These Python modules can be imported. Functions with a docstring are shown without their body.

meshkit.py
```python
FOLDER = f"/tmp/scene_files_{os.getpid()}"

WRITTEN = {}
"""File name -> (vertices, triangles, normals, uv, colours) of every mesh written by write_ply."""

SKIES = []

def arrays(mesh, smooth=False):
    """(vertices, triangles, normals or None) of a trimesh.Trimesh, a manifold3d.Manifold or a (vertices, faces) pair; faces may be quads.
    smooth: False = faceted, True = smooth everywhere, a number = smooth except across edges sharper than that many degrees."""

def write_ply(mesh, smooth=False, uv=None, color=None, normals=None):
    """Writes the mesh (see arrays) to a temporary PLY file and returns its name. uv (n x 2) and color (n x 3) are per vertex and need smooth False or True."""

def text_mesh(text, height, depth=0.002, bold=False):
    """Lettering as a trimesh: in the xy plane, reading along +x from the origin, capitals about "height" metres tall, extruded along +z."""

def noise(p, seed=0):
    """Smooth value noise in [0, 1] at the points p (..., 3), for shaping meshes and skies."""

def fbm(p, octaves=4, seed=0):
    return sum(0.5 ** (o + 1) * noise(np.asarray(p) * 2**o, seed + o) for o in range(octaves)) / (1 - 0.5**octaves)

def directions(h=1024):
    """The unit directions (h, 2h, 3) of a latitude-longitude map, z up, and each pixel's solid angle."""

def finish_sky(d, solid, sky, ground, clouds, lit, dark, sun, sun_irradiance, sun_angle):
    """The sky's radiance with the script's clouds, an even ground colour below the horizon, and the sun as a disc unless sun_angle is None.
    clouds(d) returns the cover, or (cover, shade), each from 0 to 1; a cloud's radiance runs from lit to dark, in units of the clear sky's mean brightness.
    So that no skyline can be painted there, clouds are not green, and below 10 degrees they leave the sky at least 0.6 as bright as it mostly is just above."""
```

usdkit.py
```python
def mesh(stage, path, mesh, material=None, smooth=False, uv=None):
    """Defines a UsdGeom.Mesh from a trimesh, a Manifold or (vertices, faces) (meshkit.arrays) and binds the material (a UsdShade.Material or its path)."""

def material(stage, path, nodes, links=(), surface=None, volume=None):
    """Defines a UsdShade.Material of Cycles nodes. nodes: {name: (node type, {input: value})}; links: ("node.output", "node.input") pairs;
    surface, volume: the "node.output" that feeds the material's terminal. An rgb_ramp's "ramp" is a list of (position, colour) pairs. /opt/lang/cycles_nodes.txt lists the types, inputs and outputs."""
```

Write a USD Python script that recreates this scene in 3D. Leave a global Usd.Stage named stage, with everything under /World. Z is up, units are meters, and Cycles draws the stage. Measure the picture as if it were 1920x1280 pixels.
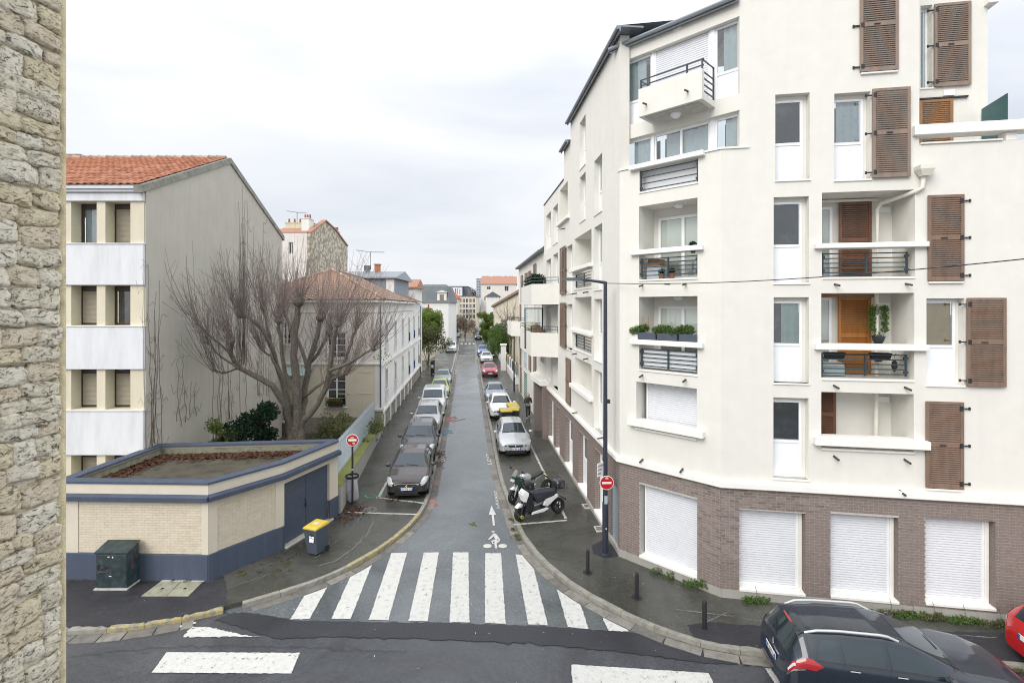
import math, random, numpy as np, trimesh, usdkit, meshkit
import manifold3d as m3
from shapely.geometry import Polygon, box as sbox, LineString, Point
from shapely.ops import unary_union
from pxr import Usd, UsdGeom, UsdLux, UsdShade, Gf, Sdf

random.seed(7); rng = np.random.default_rng(7)
stage = Usd.Stage.CreateInMemory()
UsdGeom.SetStageUpAxis(stage, UsdGeom.Tokens.z); UsdGeom.SetStageMetersPerUnit(stage, 1.0)
UsdGeom.Xform.Define(stage, '/World'); UsdGeom.Scope.Define(stage, '/World/Looks')

# ---------------------------------------------------------------- camera, sky, sun, exposure
F, CX, HZ, H = 950.0, 960.0, 574.0, 8.0          # focal length / principal column / horizon row of the photograph (in its pixels), eye height
cam = UsdGeom.Camera.Define(stage, '/World/camera')
cam.AddTranslateOp().Set(Gf.Vec3d(0, 0, H)); cam.AddRotateXYZOp().Set(Gf.Vec3f(90, 0, 0))
AP = 36.0
cam.CreateHorizontalApertureAttr(AP); cam.CreateVerticalApertureAttr(AP * 682 / 1024)
cam.CreateFocalLengthAttr(AP * F / 1920)
cam.CreateHorizontalApertureOffsetAttr(0.0); cam.CreateVerticalApertureOffsetAttr(-(640 - HZ) / 1920 * AP)
cam.CreateClippingRangeAttr(Gf.Vec2f(0.05, 3000)); cam.CreateFStopAttr(0)
cam.CreateExposureAttr(0.68)

SUN = np.array([-0.50, -0.62, 0.60]); SUN /= np.linalg.norm(SUN)
sun_el, sun_rot = math.asin(SUN[2]), math.atan2(SUN[0], SUN[1])
sky = UsdLux.DomeLight.Define(stage, '/World/sky')
sky.GetPrim().SetCustomDataByKey('kind', 'structure')
sky_mat = usdkit.material(stage, '/World/Looks/overcast_sky', {
    'sky': ('sky_texture', {'sky_type': 'single_scattering', 'sun_disc': False, 'sun_elevation': sun_el, 'sun_rotation': sun_rot, 'altitude': 100.0, 'aerosol_density': 2.0}),
    'tc': ('texture_coordinate', {}),
    'sep': ('separate_xyz', {}),
    'pw': ('math', {'math_type': 'power', 'value2': 2.6}), 'cl': ('clamp', {}), 'rise': ('math', {'math_type': 'multiply_add', 'value2': 1.25, 'value3': 0.87}),
    'mp': ('mapping', {'scale': (1.0, 1.0, 3.2), 'location': (0.3, 0.1, 0.7)}),
    'n': ('noise_texture', {'scale': 1.7, 'detail': 5.0, 'roughness': 0.5, 'distortion': 0.4}),
    'r': ('rgb_ramp', {'ramp': [(0.30, (5.2, 5.5, 6.05)), (0.48, (6.35, 6.55, 6.9)), (0.66, (7.3, 7.35, 7.5))]}),
    'lum': ('mix', {'mix_type': 'multiply', 'fac': 1.0}),
    'mix': ('mix', {'fac': 0.93}),
    'bg': ('background_shader', {'strength': 0.10})},
    [('tc.generated', 'sep.vector'), ('sep.z', 'cl.value'), ('cl.result', 'pw.value1'), ('pw.value', 'rise.value1'), ('tc.generated', 'mp.vector'), ('mp.vector', 'n.vector'), ('n.fac', 'r.fac'),
     ('r.color', 'lum.color1'), ('rise.value', 'lum.color2'), ('sky.color', 'mix.color1'), ('lum.color', 'mix.color2'), ('mix.color', 'bg.color')], surface='bg.background')
UsdShade.MaterialBindingAPI.Apply(sky.GetPrim()).Bind(sky_mat)
sun = UsdLux.DistantLight.Define(stage, '/World/sun')
sun.CreateIntensityAttr(0.40); sun.CreateAngleAttr(40.0); sun.CreateNormalizeAttr(True); sun.CreateColorAttr(Gf.Vec3f(1.0, 0.97, 0.92))
q = Gf.Rotation(Gf.Vec3d(0, 0, 1), Gf.Vec3d(*SUN)).GetQuat()
sun.AddOrientOp().Set(Gf.Quatf(q))

# ---------------------------------------------------------------- helpers: meshes
def cat(*ms):
    ms = [m for x in ms for m in (x if isinstance(x, list) else [x])]
    vs, fs, n = [], [], 0
    for v, f in ms:
        vs.append(v); fs.append(np.asarray(f) + n); n += len(v)
    return (np.vstack(vs), np.vstack(fs))
BF = np.array([[0,2,1],[0,3,2],[4,5,6],[4,6,7],[0,1,5],[0,5,4],[1,2,6],[1,6,5],[2,3,7],[2,7,6],[3,0,4],[3,4,7]])
def bx(x0, x1, y0, y1, z0, z1):
    return (np.array([[x0,y0,z0],[x1,y0,z0],[x1,y1,z0],[x0,y1,z0],[x0,y0,z1],[x1,y0,z1],[x1,y1,z1],[x0,y1,z1]], float), BF)
def cbx(x0, x1, y0, y1, z0, z1, b=0.01):
    """a box with chamfered edges"""
    b = min(b, (x1-x0)*.45, (y1-y0)*.45, (z1-z0)*.45)
    p = [np.array(list(__import__('itertools').product(*r))) for r in (((x0,x1),(y0+b,y1-b),(z0+b,z1-b)), ((x0+b,x1-b),(y0,y1),(z0+b,z1-b)), ((x0+b,x1-b),(y0+b,y1-b),(z0,z1)))]
    return hull(np.vstack(p))
def hull(p):
    m = m3.Manifold.hull_points(np.asarray(p, float)).to_mesh()
    return (np.array(m.vert_properties[:, :3], float), np.array(m.tri_verts, int))
def tm(t): return (np.array(t.vertices, float), np.array(t.faces, int))
def mv(m, M=None, t=None):
    v, f = m
    if M is not None: v = v @ np.asarray(M, float)[:3, :3].T
    if t is not None: v = v + np.asarray(t, float)
    return (v, f)
def rotz(a): c, s = math.cos(a), math.sin(a); return np.array([[c,-s,0],[s,c,0],[0,0,1.]])
def roty(a): c, s = math.cos(a), math.sin(a); return np.array([[c,0,s],[0,1,0],[-s,0,c]])
def rotx(a): c, s = math.cos(a), math.sin(a); return np.array([[1,0,0],[0,c,-s],[0,s,c]])
def tube(pts, rad, n=6, cap=True):
    pts = np.asarray(pts, float); k = len(pts); rad = np.broadcast_to(np.asarray(rad, float), (k,))
    T = np.gradient(pts, axis=0); T /= np.linalg.norm(T, axis=1, keepdims=True) + 1e-12
    ref = np.array([0, 0, 1.]) if abs(T[:, 2]).mean() < .9 else np.array([1., 0, 0])
    A = np.cross(T, ref); A /= np.linalg.norm(A, axis=1, keepdims=True) + 1e-12; B = np.cross(T, A)
    a = np.arange(n) * 2 * math.pi / n
    V = (pts[:, None] + rad[:, None, None] * (np.cos(a)[None, :, None] * A[:, None] + np.sin(a)[None, :, None] * B[:, None])).reshape(-1, 3)
    i = np.arange(k - 1)[:, None] * n; j = np.arange(n)[None, :]; j2 = (j + 1) % n
    q = np.stack([i + j, i + j2, i + n + j2, i + n + j], -1).reshape(-1, 4)
    Fc = np.vstack([q[:, [0, 2, 1]], q[:, [0, 3, 2]]])
    if cap:
        V = np.vstack([V, pts[0], pts[-1]]); c0, c1 = len(V) - 2, len(V) - 1
        jj = np.arange(n); j3 = (jj + 1) % n
        Fc = np.vstack([Fc, np.stack([np.full(n, c0), jj, j3], 1), np.stack([np.full(n, c1), (k-1)*n + j3, (k-1)*n + jj], 1)])
    return (V, Fc)
def cyl(r, z0, z1, n=20, r1=None): return tube([[0,0,z0],[0,0,z1]], [r, r if r1 is None else r1], n)
def lathe(prof, n=24):
    prof = np.asarray(prof, float); k = len(prof); a = np.arange(n) * 2 * math.pi / n
    V = np.stack([prof[:, None, 0] * np.cos(a), prof[:, None, 0] * np.sin(a), np.repeat(prof[:, 1:2], n, 1)], -1).reshape(-1, 3)
    i = np.arange(k - 1)[:, None] * n; j = np.arange(n)[None, :]; j2 = (j + 1) % n
    q = np.stack([i + j, i + j2, i + n + j2, i + n + j], -1).reshape(-1, 4)
    return (V, np.vstack([q[:, [0, 1, 2]], q[:, [0, 2, 3]]]))
def grid(P, flip=False):
    P = np.asarray(P, float); a, b = P.shape[:2]
    i = np.arange(a - 1)[:, None] * b; j = np.arange(b - 1)[None, :]
    q = np.stack([i + j, i + j + 1, i + b + j + 1, i + b + j], -1).reshape(-1, 4)
    if flip: q = q[:, ::-1]
    return (P.reshape(-1, 3), np.vstack([q[:, [0, 1, 2]], q[:, [0, 2, 3]]]))
def ext(poly, h):
    """extrude a shapely polygon (x, y) along z from 0 to h"""
    gs = getattr(poly, 'geoms', [poly])
    return cat([tm(trimesh.creation.extrude_polygon(g, h, engine='earcut')) for g in gs if g.area > 1e-7])
def flat(pts, z=0.0):
    """a flat polygon facing up"""
    p = pts if hasattr(pts, 'area') else Polygon([tuple(q[:2]) for q in pts])
    out = []
    for g in getattr(p, 'geoms', [p]):
        v, f = trimesh.creation.triangulate_polygon(g, engine='earcut')
        v = np.c_[v, np.full(len(v), z)]; f = np.array(f)
        c = np.cross(v[f[:,1]] - v[f[:,0]], v[f[:,2]] - v[f[:,0]])[:, 2]
        f[c < 0] = f[c < 0][:, ::-1]; out.append((v, f))
    return cat(out)
def text(s, h, depth=.004, bold=False): return tm(meshkit.text_mesh(s, h, depth, bold))

# ---------------------------------------------------------------- helpers: the tree of things
used, inv = {}, {}
def newpath(parent, name):
    k = (parent, name); n = used.get(k, 0); used[k] = n + 1
    return f"{parent}/{name}" + (f"_{n:03d}" if n else '')
def cd(prim, **kw):
    for k, v in kw.items():
        if v is not None: prim.SetCustomDataByKey(k, v)
def pth(p): return '/World' if p is None else (p if isinstance(p, str) else str(p.GetPath()))
def thing(name, label, cat_, loc=(0, 0, 0), rot=0.0, group=None, kind=None):
    p = newpath('/World', name); x = UsdGeom.Xform.Define(stage, p)
    x.AddTranslateOp().Set(Gf.Vec3d(*map(float, loc))); x.AddRotateZOp().Set(math.degrees(rot))
    cd(x.GetPrim(), label=label, category=cat_, group=group, kind=kind)
    inv[p] = (np.array(loc, float), rot)
    return p
def part(parent, name, mesh, m, smooth=False, world=False, label=None, kind=None):
    parent = pth(parent); p = newpath(parent, name)
    v, f = mesh
    if world:
        top = '/'.join(parent.split('/')[:3])
        if top in inv:
            l, r = inv[top]; v = (v - l) @ rotz(r)
    o = usdkit.mesh(stage, p, (v, f), m, smooth)
    cd(o.GetPrim(), label=label, kind=kind)
    return p
def solo(name, mesh, m, label, cat_, group=None, smooth=False, kind=None):
    p = newpath('/World', name); o = usdkit.mesh(stage, p, mesh, m, smooth)
    cd(o.GetPrim(), label=label, category=cat_, group=group, kind=kind); return p
def struct(name, mesh, m, smooth=False, kind='structure'):
    p = newpath('/World', name); o = usdkit.mesh(stage, p, mesh, m, smooth); cd(o.GetPrim(), kind=kind); return p
def structx(name):
    p = newpath('/World', name); x = UsdGeom.Xform.Define(stage, p); cd(x.GetPrim(), kind='structure'); return p
def dup(src, label, loc, rot=0.0, group=None, scale=None):
    src = pth(src); prim = stage.GetPrimAtPath(src); base = src.split('/')[-1]
    import re
    base = re.sub(r'_\d{3}$', '', base)
    p = newpath('/World', base); x = UsdGeom.Xform.Define(stage, p)
    x.GetPrim().GetReferences().AddInternalReference(src); x.GetPrim().SetInstanceable(True)
    x.ClearXformOpOrder()
    x.AddTranslateOp(opSuffix='at').Set(Gf.Vec3d(*map(float, loc))); x.AddRotateZOp(opSuffix='at').Set(math.degrees(rot))
    if scale: x.AddScaleOp(opSuffix='at').Set(Gf.Vec3f(*scale))
    cd(x.GetPrim(), label=label, category=prim.GetCustomDataByKey('category'), group=group or prim.GetCustomDataByKey('group'))
    return p
def many(parent, name, stuff_name, boxes, m, eye=(0, 0, H), limit=300, world=True):
    """the pieces that show largest (nearest) as parts of their own, the rest joined; m: one material or a list picked from at random"""
    c = np.array([b[0].mean(0) for b in boxes]); d = np.linalg.norm(c - np.array(eye), axis=1); order = np.argsort(d)
    ms = m if isinstance(m, list) else [m]
    for i in order[:limit]: part(parent, name, boxes[i], ms[rng.integers(len(ms))], world=world)
    rest = [boxes[i] for i in order[limit:]]
    if rest: part(parent, stuff_name, cat(rest), ms[0], world=world, kind='stuff')

# ---------------------------------------------------------------- helpers: places
PV = 0.12                                                   # height of the pavements above the road
def gp(px, py, z=0.0):
    Y = (H - z) * F / (py - HZ); return np.array([(px - CX) / F * Y, Y, z])
def at(px, py, Y): return np.array([(px - CX) / F * Y, Y, H - (py - HZ) / F * Y])
D = np.array([-.088, .9961]); N = np.array([.9961, .088])      # along the side street, and across it to the right
def st(v, u, z=0.0): p = N * v + D * u; return np.array([p[0], p[1], z])
STREET = math.atan2(D[1], D[0])
class Fr:
    """a wall's own frame: s along it, z up, o out of it towards the street"""
    def __init__(s, P, Q=None, d=None, flip=False):
        s.P = np.array(P, float)[:2]; d = np.array(Q, float)[:2] - s.P if d is None else np.array(d, float)
        s.L = float(np.hypot(*d)); s.d = d / s.L; n = np.array([-s.d[1], s.d[0]])
        if (n @ s.P > 0) != flip: n = -n
        s.n = n; s.M = np.column_stack([np.r_[s.d, 0], np.r_[s.n, 0], [0, 0, 1.]])
        s.turn = np.linalg.det(s.M) < 0
    def w(s, m):
        """local (s, o, z) mesh to world"""
        v, f = m; v = v @ s.M.T + np.r_[s.P, 0]
        return (v, f[:, ::-1] if s.turn else f)
    def box(s, s0, s1, z0, z1, o0, o1): return s.w(bx(s0, s1, o0, o1, z0, z1))
    def cbox(s, s0, s1, z0, z1, o0, o1, b=.01): return s.w(cbx(s0, s1, o0, o1, z0, z1, b))
    def pt(s, a, z, o=0.): p = s.P + s.d * a + s.n * o; return np.array([p[0], p[1], z])
    def px(s, px, py, o=0.):
        k = (px - CX) / F; P = s.P + s.n * o; t = (k * P[1] - P[0]) / (s.d[0] - k * s.d[1]); Y = (P + s.d * t)[1]
        return t, H - (py - HZ) * Y / F
    def wall(s, poly, holes=(), th=.3, o=0.):
        for h in holes: poly = poly.difference(sbox(h[0], h[2], h[1], h[3]))     # hole: s0, s1, z0, z1
        v, f = ext(poly, th); v = np.c_[v[:, 0], v[:, 2] + o - th, v[:, 1]]
        return s.w((v, f[:, ::-1]))
    def face(s, poly, o):
        v, f = flat(poly); return s.w((np.c_[v[:, 0], np.full(len(v), o), v[:, 1]], f[:, ::-1]))
# ---------------------------------------------------------------- materials
def M(name, nodes, links, surface): return usdkit.material(stage, '/World/Looks/' + name, nodes, links, surface=surface)
def pm(name, col, rough=.6, var=.12, scale=2.5, bump=0., bscale=60., dist=.01, spec=.5, metal=0., coat=0., dark=None, streak=False, tint=None):
    """principled with mottled colour (noise between darker and lighter), optional fine bump and streaks"""
    c = np.array(col, float); lo = c * (1 - var) if dark is None else np.array(dark, float); hi = np.minimum(c * (1 + var * .6), .95) if tint is None else np.array(tint, float)
    nd = {'tc': ('texture_coordinate', {}), 'mp': ('mapping', {'scale': (1, 1, .18) if streak else (1, 1, 1)}),
          'n': ('noise_texture', {'scale': scale, 'detail': 6.0, 'roughness': .62}),
          'r': ('rgb_ramp', {'ramp': [(.3, lo), (.52, c), (.75, hi)]}),
          'p': ('principled_bsdf', {'roughness': rough, 'specular_ior_level': spec, 'metallic': metal, 'coat_weight': coat, 'coat_roughness': .06})}
    lk = [('tc.object', 'mp.vector'), ('mp.vector', 'n.vector'), ('n.fac', 'r.fac'), ('r.color', 'p.base_color')]
    if bump:
        nd['bn'] = ('noise_texture', {'scale': bscale, 'detail': 3.0}); nd['b'] = ('bump', {'strength': bump, 'distance': dist})
        lk += [('tc.object', 'bn.vector'), ('bn.fac', 'b.height'), ('b.normal', 'p.normal')]
    return M(name, nd, lk, 'p.BSDF')
def asphalt(name, c0, c1, c2, r0=.38, r1=.75, big=.35, speck=.09, bstr=.5):
    """worn asphalt: large damp patches that change colour and gloss, cracks' grain, light aggregate specks"""
    nd = {'g': ('geometry', {}), 'n': ('noise_texture', {'scale': big, 'detail': 7.0, 'roughness': .6, 'distortion': .6}),
          'r': ('rgb_ramp', {'ramp': [(.32, c0), (.5, c1), (.68, c2)]}),
          'f': ('noise_texture', {'scale': 70.0, 'detail': 2.0}), 'fr': ('rgb_ramp', {'ramp': [(.35, (.55, .55, .55)), (.5, (1, 1, 1)), (.66, (1.5, 1.5, 1.5))]}),
          'v': ('voronoi_texture', {'scale': 55.0}), 'vr': ('rgb_ramp', {'ramp': [(0.0, (speck,) * 3), (.13, (0, 0, 0))]}),
          'f2': ('noise_texture', {'scale': 13.0, 'detail': 10.0, 'roughness': .82}), 'f2r': ('rgb_ramp', {'ramp': [(.34, (.66, .66, .66)), (.5, (1, 1, 1)), (.66, (1.36, 1.36, 1.36))]}), 'mu2': ('mix', {'mix_type': 'multiply', 'fac': 1.0}), 'mul': ('mix', {'mix_type': 'multiply', 'fac': 1.0}), 'add': ('mix', {'mix_type': 'add', 'fac': 1.0}),
          'rr': ('map_range', {'from_min': .35, 'from_max': .68, 'to_min': r0, 'to_max': r1, 'clamp': True}),
          'b': ('bump', {'strength': bstr, 'distance': .006}), 'p': ('principled_bsdf', {'specular_ior_level': .5})}
    lk = [('g.position', 'n.vector'), ('g.position', 'f.vector'), ('g.position', 'v.vector'), ('n.fac', 'r.fac'), ('f.fac', 'fr.fac'), ('v.distance', 'vr.fac'),
          ('g.position', 'f2.vector'), ('f2.fac', 'f2r.fac'), ('r.color', 'mu2.color1'), ('f2r.color', 'mu2.color2'), ('mu2.color', 'mul.color1'), ('fr.color', 'mul.color2'), ('mul.color', 'add.color1'), ('vr.color', 'add.color2'), ('add.color', 'p.base_color'),
          ('n.fac', 'rr.value'), ('rr.result', 'p.roughness'), ('f.fac', 'b.height'), ('b.normal', 'p.normal')]
    return M(name, nd, lk, 'p.BSDF')
def paintmark(name, col, wear=.36, under=(.05, .055, .06)):
    nd = {'g': ('geometry', {}), 'n': ('noise_texture', {'scale': 7.0, 'detail': 10.0, 'roughness': .76}), 'r': ('rgb_ramp', {'ramp': [(wear - .025, under), (wear + .02, np.array(col) * .86), (.62, col)]}),
          's': ('noise_texture', {'scale': 45.0, 'detail': 3.0}), 'sr': ('rgb_ramp', {'ramp': [(.3, (.6, .6, .58)), (.42, (1, 1, 1))]}), 'm': ('mix', {'mix_type': 'multiply', 'fac': 1.0}),
          'p': ('principled_bsdf', {'roughness': .6})}
    return M(name, nd, [('g.position', 'n.vector'), ('g.position', 's.vector'), ('n.fac', 'r.fac'), ('s.fac', 'sr.fac'), ('r.color', 'm.color1'), ('sr.color', 'm.color2'), ('m.color', 'p.base_color')], 'p.BSDF')
def carpaint(name, col, metal=.35, rough=.3):
    return M(name, {'tc': ('texture_coordinate', {}), 'n': ('noise_texture', {'scale': 6.0, 'detail': 5.0}), 'r': ('map_range', {'from_min': .3, 'from_max': .7, 'to_min': rough - .03, 'to_max': rough + .04}),
        'p': ('principled_bsdf', {'base_color': col, 'metallic': metal, 'coat_weight': .8, 'coat_roughness': .05})}, [('tc.object', 'n.vector'), ('n.fac', 'r.value'), ('r.result', 'p.roughness')], 'p.BSDF')
def glasspane(name, tint=(.86, .93, .93), gloss=1.0):
    return M(name, {'fr': ('fresnel', {'IOR': 1.5}), 'k': ('math', {'math_type': 'multiply_add', 'value2': 1.6, 'value3': .08, 'use_clamp': True}), 't': ('transparent_bsdf', {'color': tint}), 'g': ('glossy_bsdf', {'roughness': .02, 'color': (gloss,) * 3}), 'm': ('mix_closure', {})},
        [('fr.fac', 'k.value1'), ('k.value', 'm.fac'), ('t.BSDF', 'm.closure1'), ('g.BSDF', 'm.closure2')], 'm.closure')
def leafmat(name, a, b, c):
    return M(name, {'o': ('geometry', {}), 'r': ('rgb_ramp', {'ramp': [(0, a), (.5, b), (1, c)]}), 'p': ('principled_bsdf', {'roughness': .55}), 't': ('translucent_bsdf', {}), 'm': ('mix_closure', {'fac': .45})},
        [('o.random_per_island', 'r.fac'), ('r.color', 'p.base_color'), ('r.color', 't.color'), ('p.BSDF', 'm.closure1'), ('t.BSDF', 'm.closure2')], 'm.closure')
def plaster(name, col, streakc, amt=.5, scale=1.3, bump=.15):
    """rendered wall: soft mottling with vertical weather streaks"""
    c = np.array(col)
    nd = {'g': ('geometry', {}), 'mp': ('mapping', {'scale': (3.5, 3.5, .22)}), 's': ('noise_texture', {'scale': 1.0, 'detail': 7.0, 'roughness': .65}), 'sr': ('rgb_ramp', {'ramp': [(.46, (0, 0, 0)), (.74, (amt,) * 3)]}),
          'n': ('noise_texture', {'scale': scale, 'detail': 8.0, 'roughness': .6}), 'r': ('rgb_ramp', {'ramp': [(.3, c * (.93 if scale < 2 else .965)), (.7, np.minimum(c * 1.025, .92))]}), 'm': ('mix', {'color2': streakc}),
          'f': ('noise_texture', {'scale': 90.0, 'detail': 2.0}), 'b': ('bump', {'strength': bump, 'distance': .004}), 'p': ('principled_bsdf', {'roughness': .85, 'specular_ior_level': .25})}
    return M(name, nd, [('g.position', 'mp.vector'), ('mp.vector', 's.vector'), ('s.fac', 'sr.fac'), ('g.position', 'n.vector'), ('n.fac', 'r.fac'), ('r.color', 'm.color1'), ('sr.color', 'm.fac'), ('m.color', 'p.base_color'),
        ('g.position', 'f.vector'), ('f.fac', 'b.height'), ('b.normal', 'p.normal')], 'p.BSDF')

m_ground = asphalt('pavement_tar', (.055, .054, .046), (.075, .073, .062), (.10, .096, .082), .5, .8, .5)
m_walk = asphalt('pavement_asphalt', (.040, .041, .034), (.060, .060, .051), (.086, .085, .074), .20, .55, .55, bstr=.3)
m_walkdark = asphalt('fresh_pavement_asphalt', (.018, .018, .022), (.026, .026, .031), (.036, .036, .042), .5, .75, .8, .05)
m_road = asphalt('side_street_asphalt', (.068, .078, .083), (.098, .111, .117), (.135, .149, .156), .06, .30, .3, .12, bstr=.08)
m_cross = asphalt('cross_street_asphalt', (.038, .040, .047), (.055, .059, .067), (.082, .087, .095), .22, .5, .4, .12, bstr=.3)
m_patch = asphalt('trench_patch_asphalt', (.018, .019, .024), (.026, .028, .034), (.038, .040, .047), .42, .66, .6, .05)
m_white = paintmark('white_road_paint', (.60, .595, .565), .395)
m_whiteworn = paintmark('worn_white_paint', (.50, .50, .46), .42)
m_yellowk = paintmark('yellow_kerb_paint', (.42, .355, .17), .48, (.24, .23, .195))
m_kerb = pm('kerb_granite', (.27, .26, .225), .75, .35, 5, .4, 60)
m_gutter = pm('gutter_stone', (.22, .205, .18), .7, .4, 4, .4, 60)
m_gutter2 = pm('gutter_stone_damp', (.15, .14, .125), .6, .4, 4, .4, 60)
m_red = pm('red_spray', (.38, .13, .12), .7, .3, 20); m_green = pm('green_spray', (.05, .45, .16), .7, .3, 20); m_blue = pm('blue_spray', (.08, .30, .48), .7, .3, 20)
m_plaster = plaster('cream_render', (.70, .685, .635), (.58, .565, .52), .2, 2.6)
m_cornice = pm('white_cornice', (.80, .785, .74), .7, .06, 3)
m_brick = [pm('brown_brick_%s' % n, c, .8, .18, 9, .4, 90) for n, c in (('mid', (.215, .170, .152)), ('pale', (.25, .20, .182)), ('dark', (.178, .137, .122)), ('mauve', (.225, .176, .165)))]
m_mortar = pm('pale_mortar', (.47, .44, .405), .9, .12, 12)
m_plinth = plaster('grey_plinth', (.36, .35, .32), (.22, .22, .19), .5)
m_pvc = pm('white_window_frame', (.82, .83, .84), .35, .03, 3)
m_pvcpanel = pm('white_panel', (.80, .82, .85), .4, .03, 2)
m_roller = pm('white_roller_slats', (.66, .675, .71), .45, .05, 4)
m_wood = pm('brown_shutter_wood', (.20, .132, .096), .6, .28, 6, .2, 80, streak=True)
m_wood2 = pm('grey_brown_shutter_wood', (.24, .178, .142), .65, .25, 6, .2, 80, streak=True)
m_wood3 = pm('orange_shutter_wood', (.34, .135, .030), .5, .25, 6, .2, 80, streak=True)
m_wood4 = pm('reddish_shutter_wood', (.16, .070, .038), .5, .28, 6, .2, 80, streak=True)
m_wood5 = pm('warm_shutter_wood', (.30, .155, .070), .5, .25, 6, .2, 80, streak=True)
m_rail = pm('dark_railing_steel', (.030, .050, .062), .4, .2, 8)
m_glass = glasspane('window_glass')
m_curtain = pm('pale_curtain', (.52, .57, .60), .9, .12, 9)
m_curtaing = pm('greenish_curtain', (.36, .46, .45), .9, .12, 5)
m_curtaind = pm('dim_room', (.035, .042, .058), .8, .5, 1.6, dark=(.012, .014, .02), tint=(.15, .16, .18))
m_curtainy = pm('kraft_paper_blind', (.42, .30, .14), .9, .15, 4)
m_zinc = pm('zinc_sheet', (.26, .285, .31), .42, .15, 2, metal=.4)
m_zincd = pm('dark_zinc', (.115, .13, .145), .5, .22, 3, metal=.3)
m_pipe = pm('cream_pipe', (.70, .67, .59), .5, .08, 5)
m_spout = pm('dark_spout', (.06, .05, .045), .6, .3, 10)
m_iron = pm('black_iron', (.022, .022, .025), .5, .3, 12)
m_screen = pm('green_screen_glass', (.035, .105, .110), .35, .12, 4)
m_stone = [None] * 5
for i, (a, b, c) in enumerate([((.15, .14, .115), (.66, .60, .47), (.80, .75, .62)), ((.13, .12, .10), (.70, .65, .53), (.84, .80, .68)), ((.20, .175, .11), (.64, .56, .39), (.76, .68, .50)), ((.11, .105, .085), (.64, .585, .45), (.80, .75, .62)), ((.22, .18, .13), (.63, .54, .40), (.76, .68, .54))]):
    m_stone[i] = M('rubble_stone_%s' % 'abcde'[i], {'tc': ('geometry', {}), 'mp': ('mapping', {'scale': (1.0, 1.0, 1.7)}), 'n': ('noise_texture', {'scale': 17.0, 'detail': 9.0, 'roughness': .72, 'distortion': 1.1}), 'r': ('rgb_ramp', {'ramp': [(.385, np.array(a) * .8), (.435, np.array(b) * .62), (.48, np.array(b) * 1.05), (.62, c)]}),
        'v': ('noise_texture', {'scale': 30.0, 'detail': 8.0, 'roughness': .75, 'distortion': .8}), 'b': ('bump', {'strength': .75, 'distance': .03}), 'p': ('principled_bsdf', {'roughness': .9, 'specular_ior_level': .2})},
        [('tc.position', 'mp.vector'), ('mp.vector', 'n.vector'), ('n.fac', 'r.fac'), ('r.color', 'p.base_color'), ('mp.vector', 'v.vector'), ('v.fac', 'b.height'), ('b.normal', 'p.normal')], 'p.BSDF')
m_lime = pm('lime_mortar', (.72, .67, .55), .95, .22, 14, 1.0, 55, .02)
m_limey = pm('yellow_lime_render', (.60, .52, .33), .95, .3, 9, .8, 60, .015)
m_gable = plaster('weathered_grey_render', (.42, .40, .345), (.27, .26, .23), .22, 1.1, .4)
m_fascia = pm('white_slab_panel', (.66, .67, .69), .7, .13, 3, .1, 60, streak=True)
m_cream = plaster('cream_pier', (.66, .60, .47), (.45, .41, .33), .3)
m_creamr = pm('cream_reveal', (.56, .54, .40), .8, .08, 3)
m_tile = [pm('clay_tile_%s' % n, c, .75, .22, 7, .2, 60) for n, c in (('orange', (.36, .135, .065)), ('red', (.29, .100, .052)), ('pale', (.42, .19, .11)))]
m_tilefar = pm('faded_far_tiles', (.36, .185, .125), .8, .2, 4)
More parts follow.
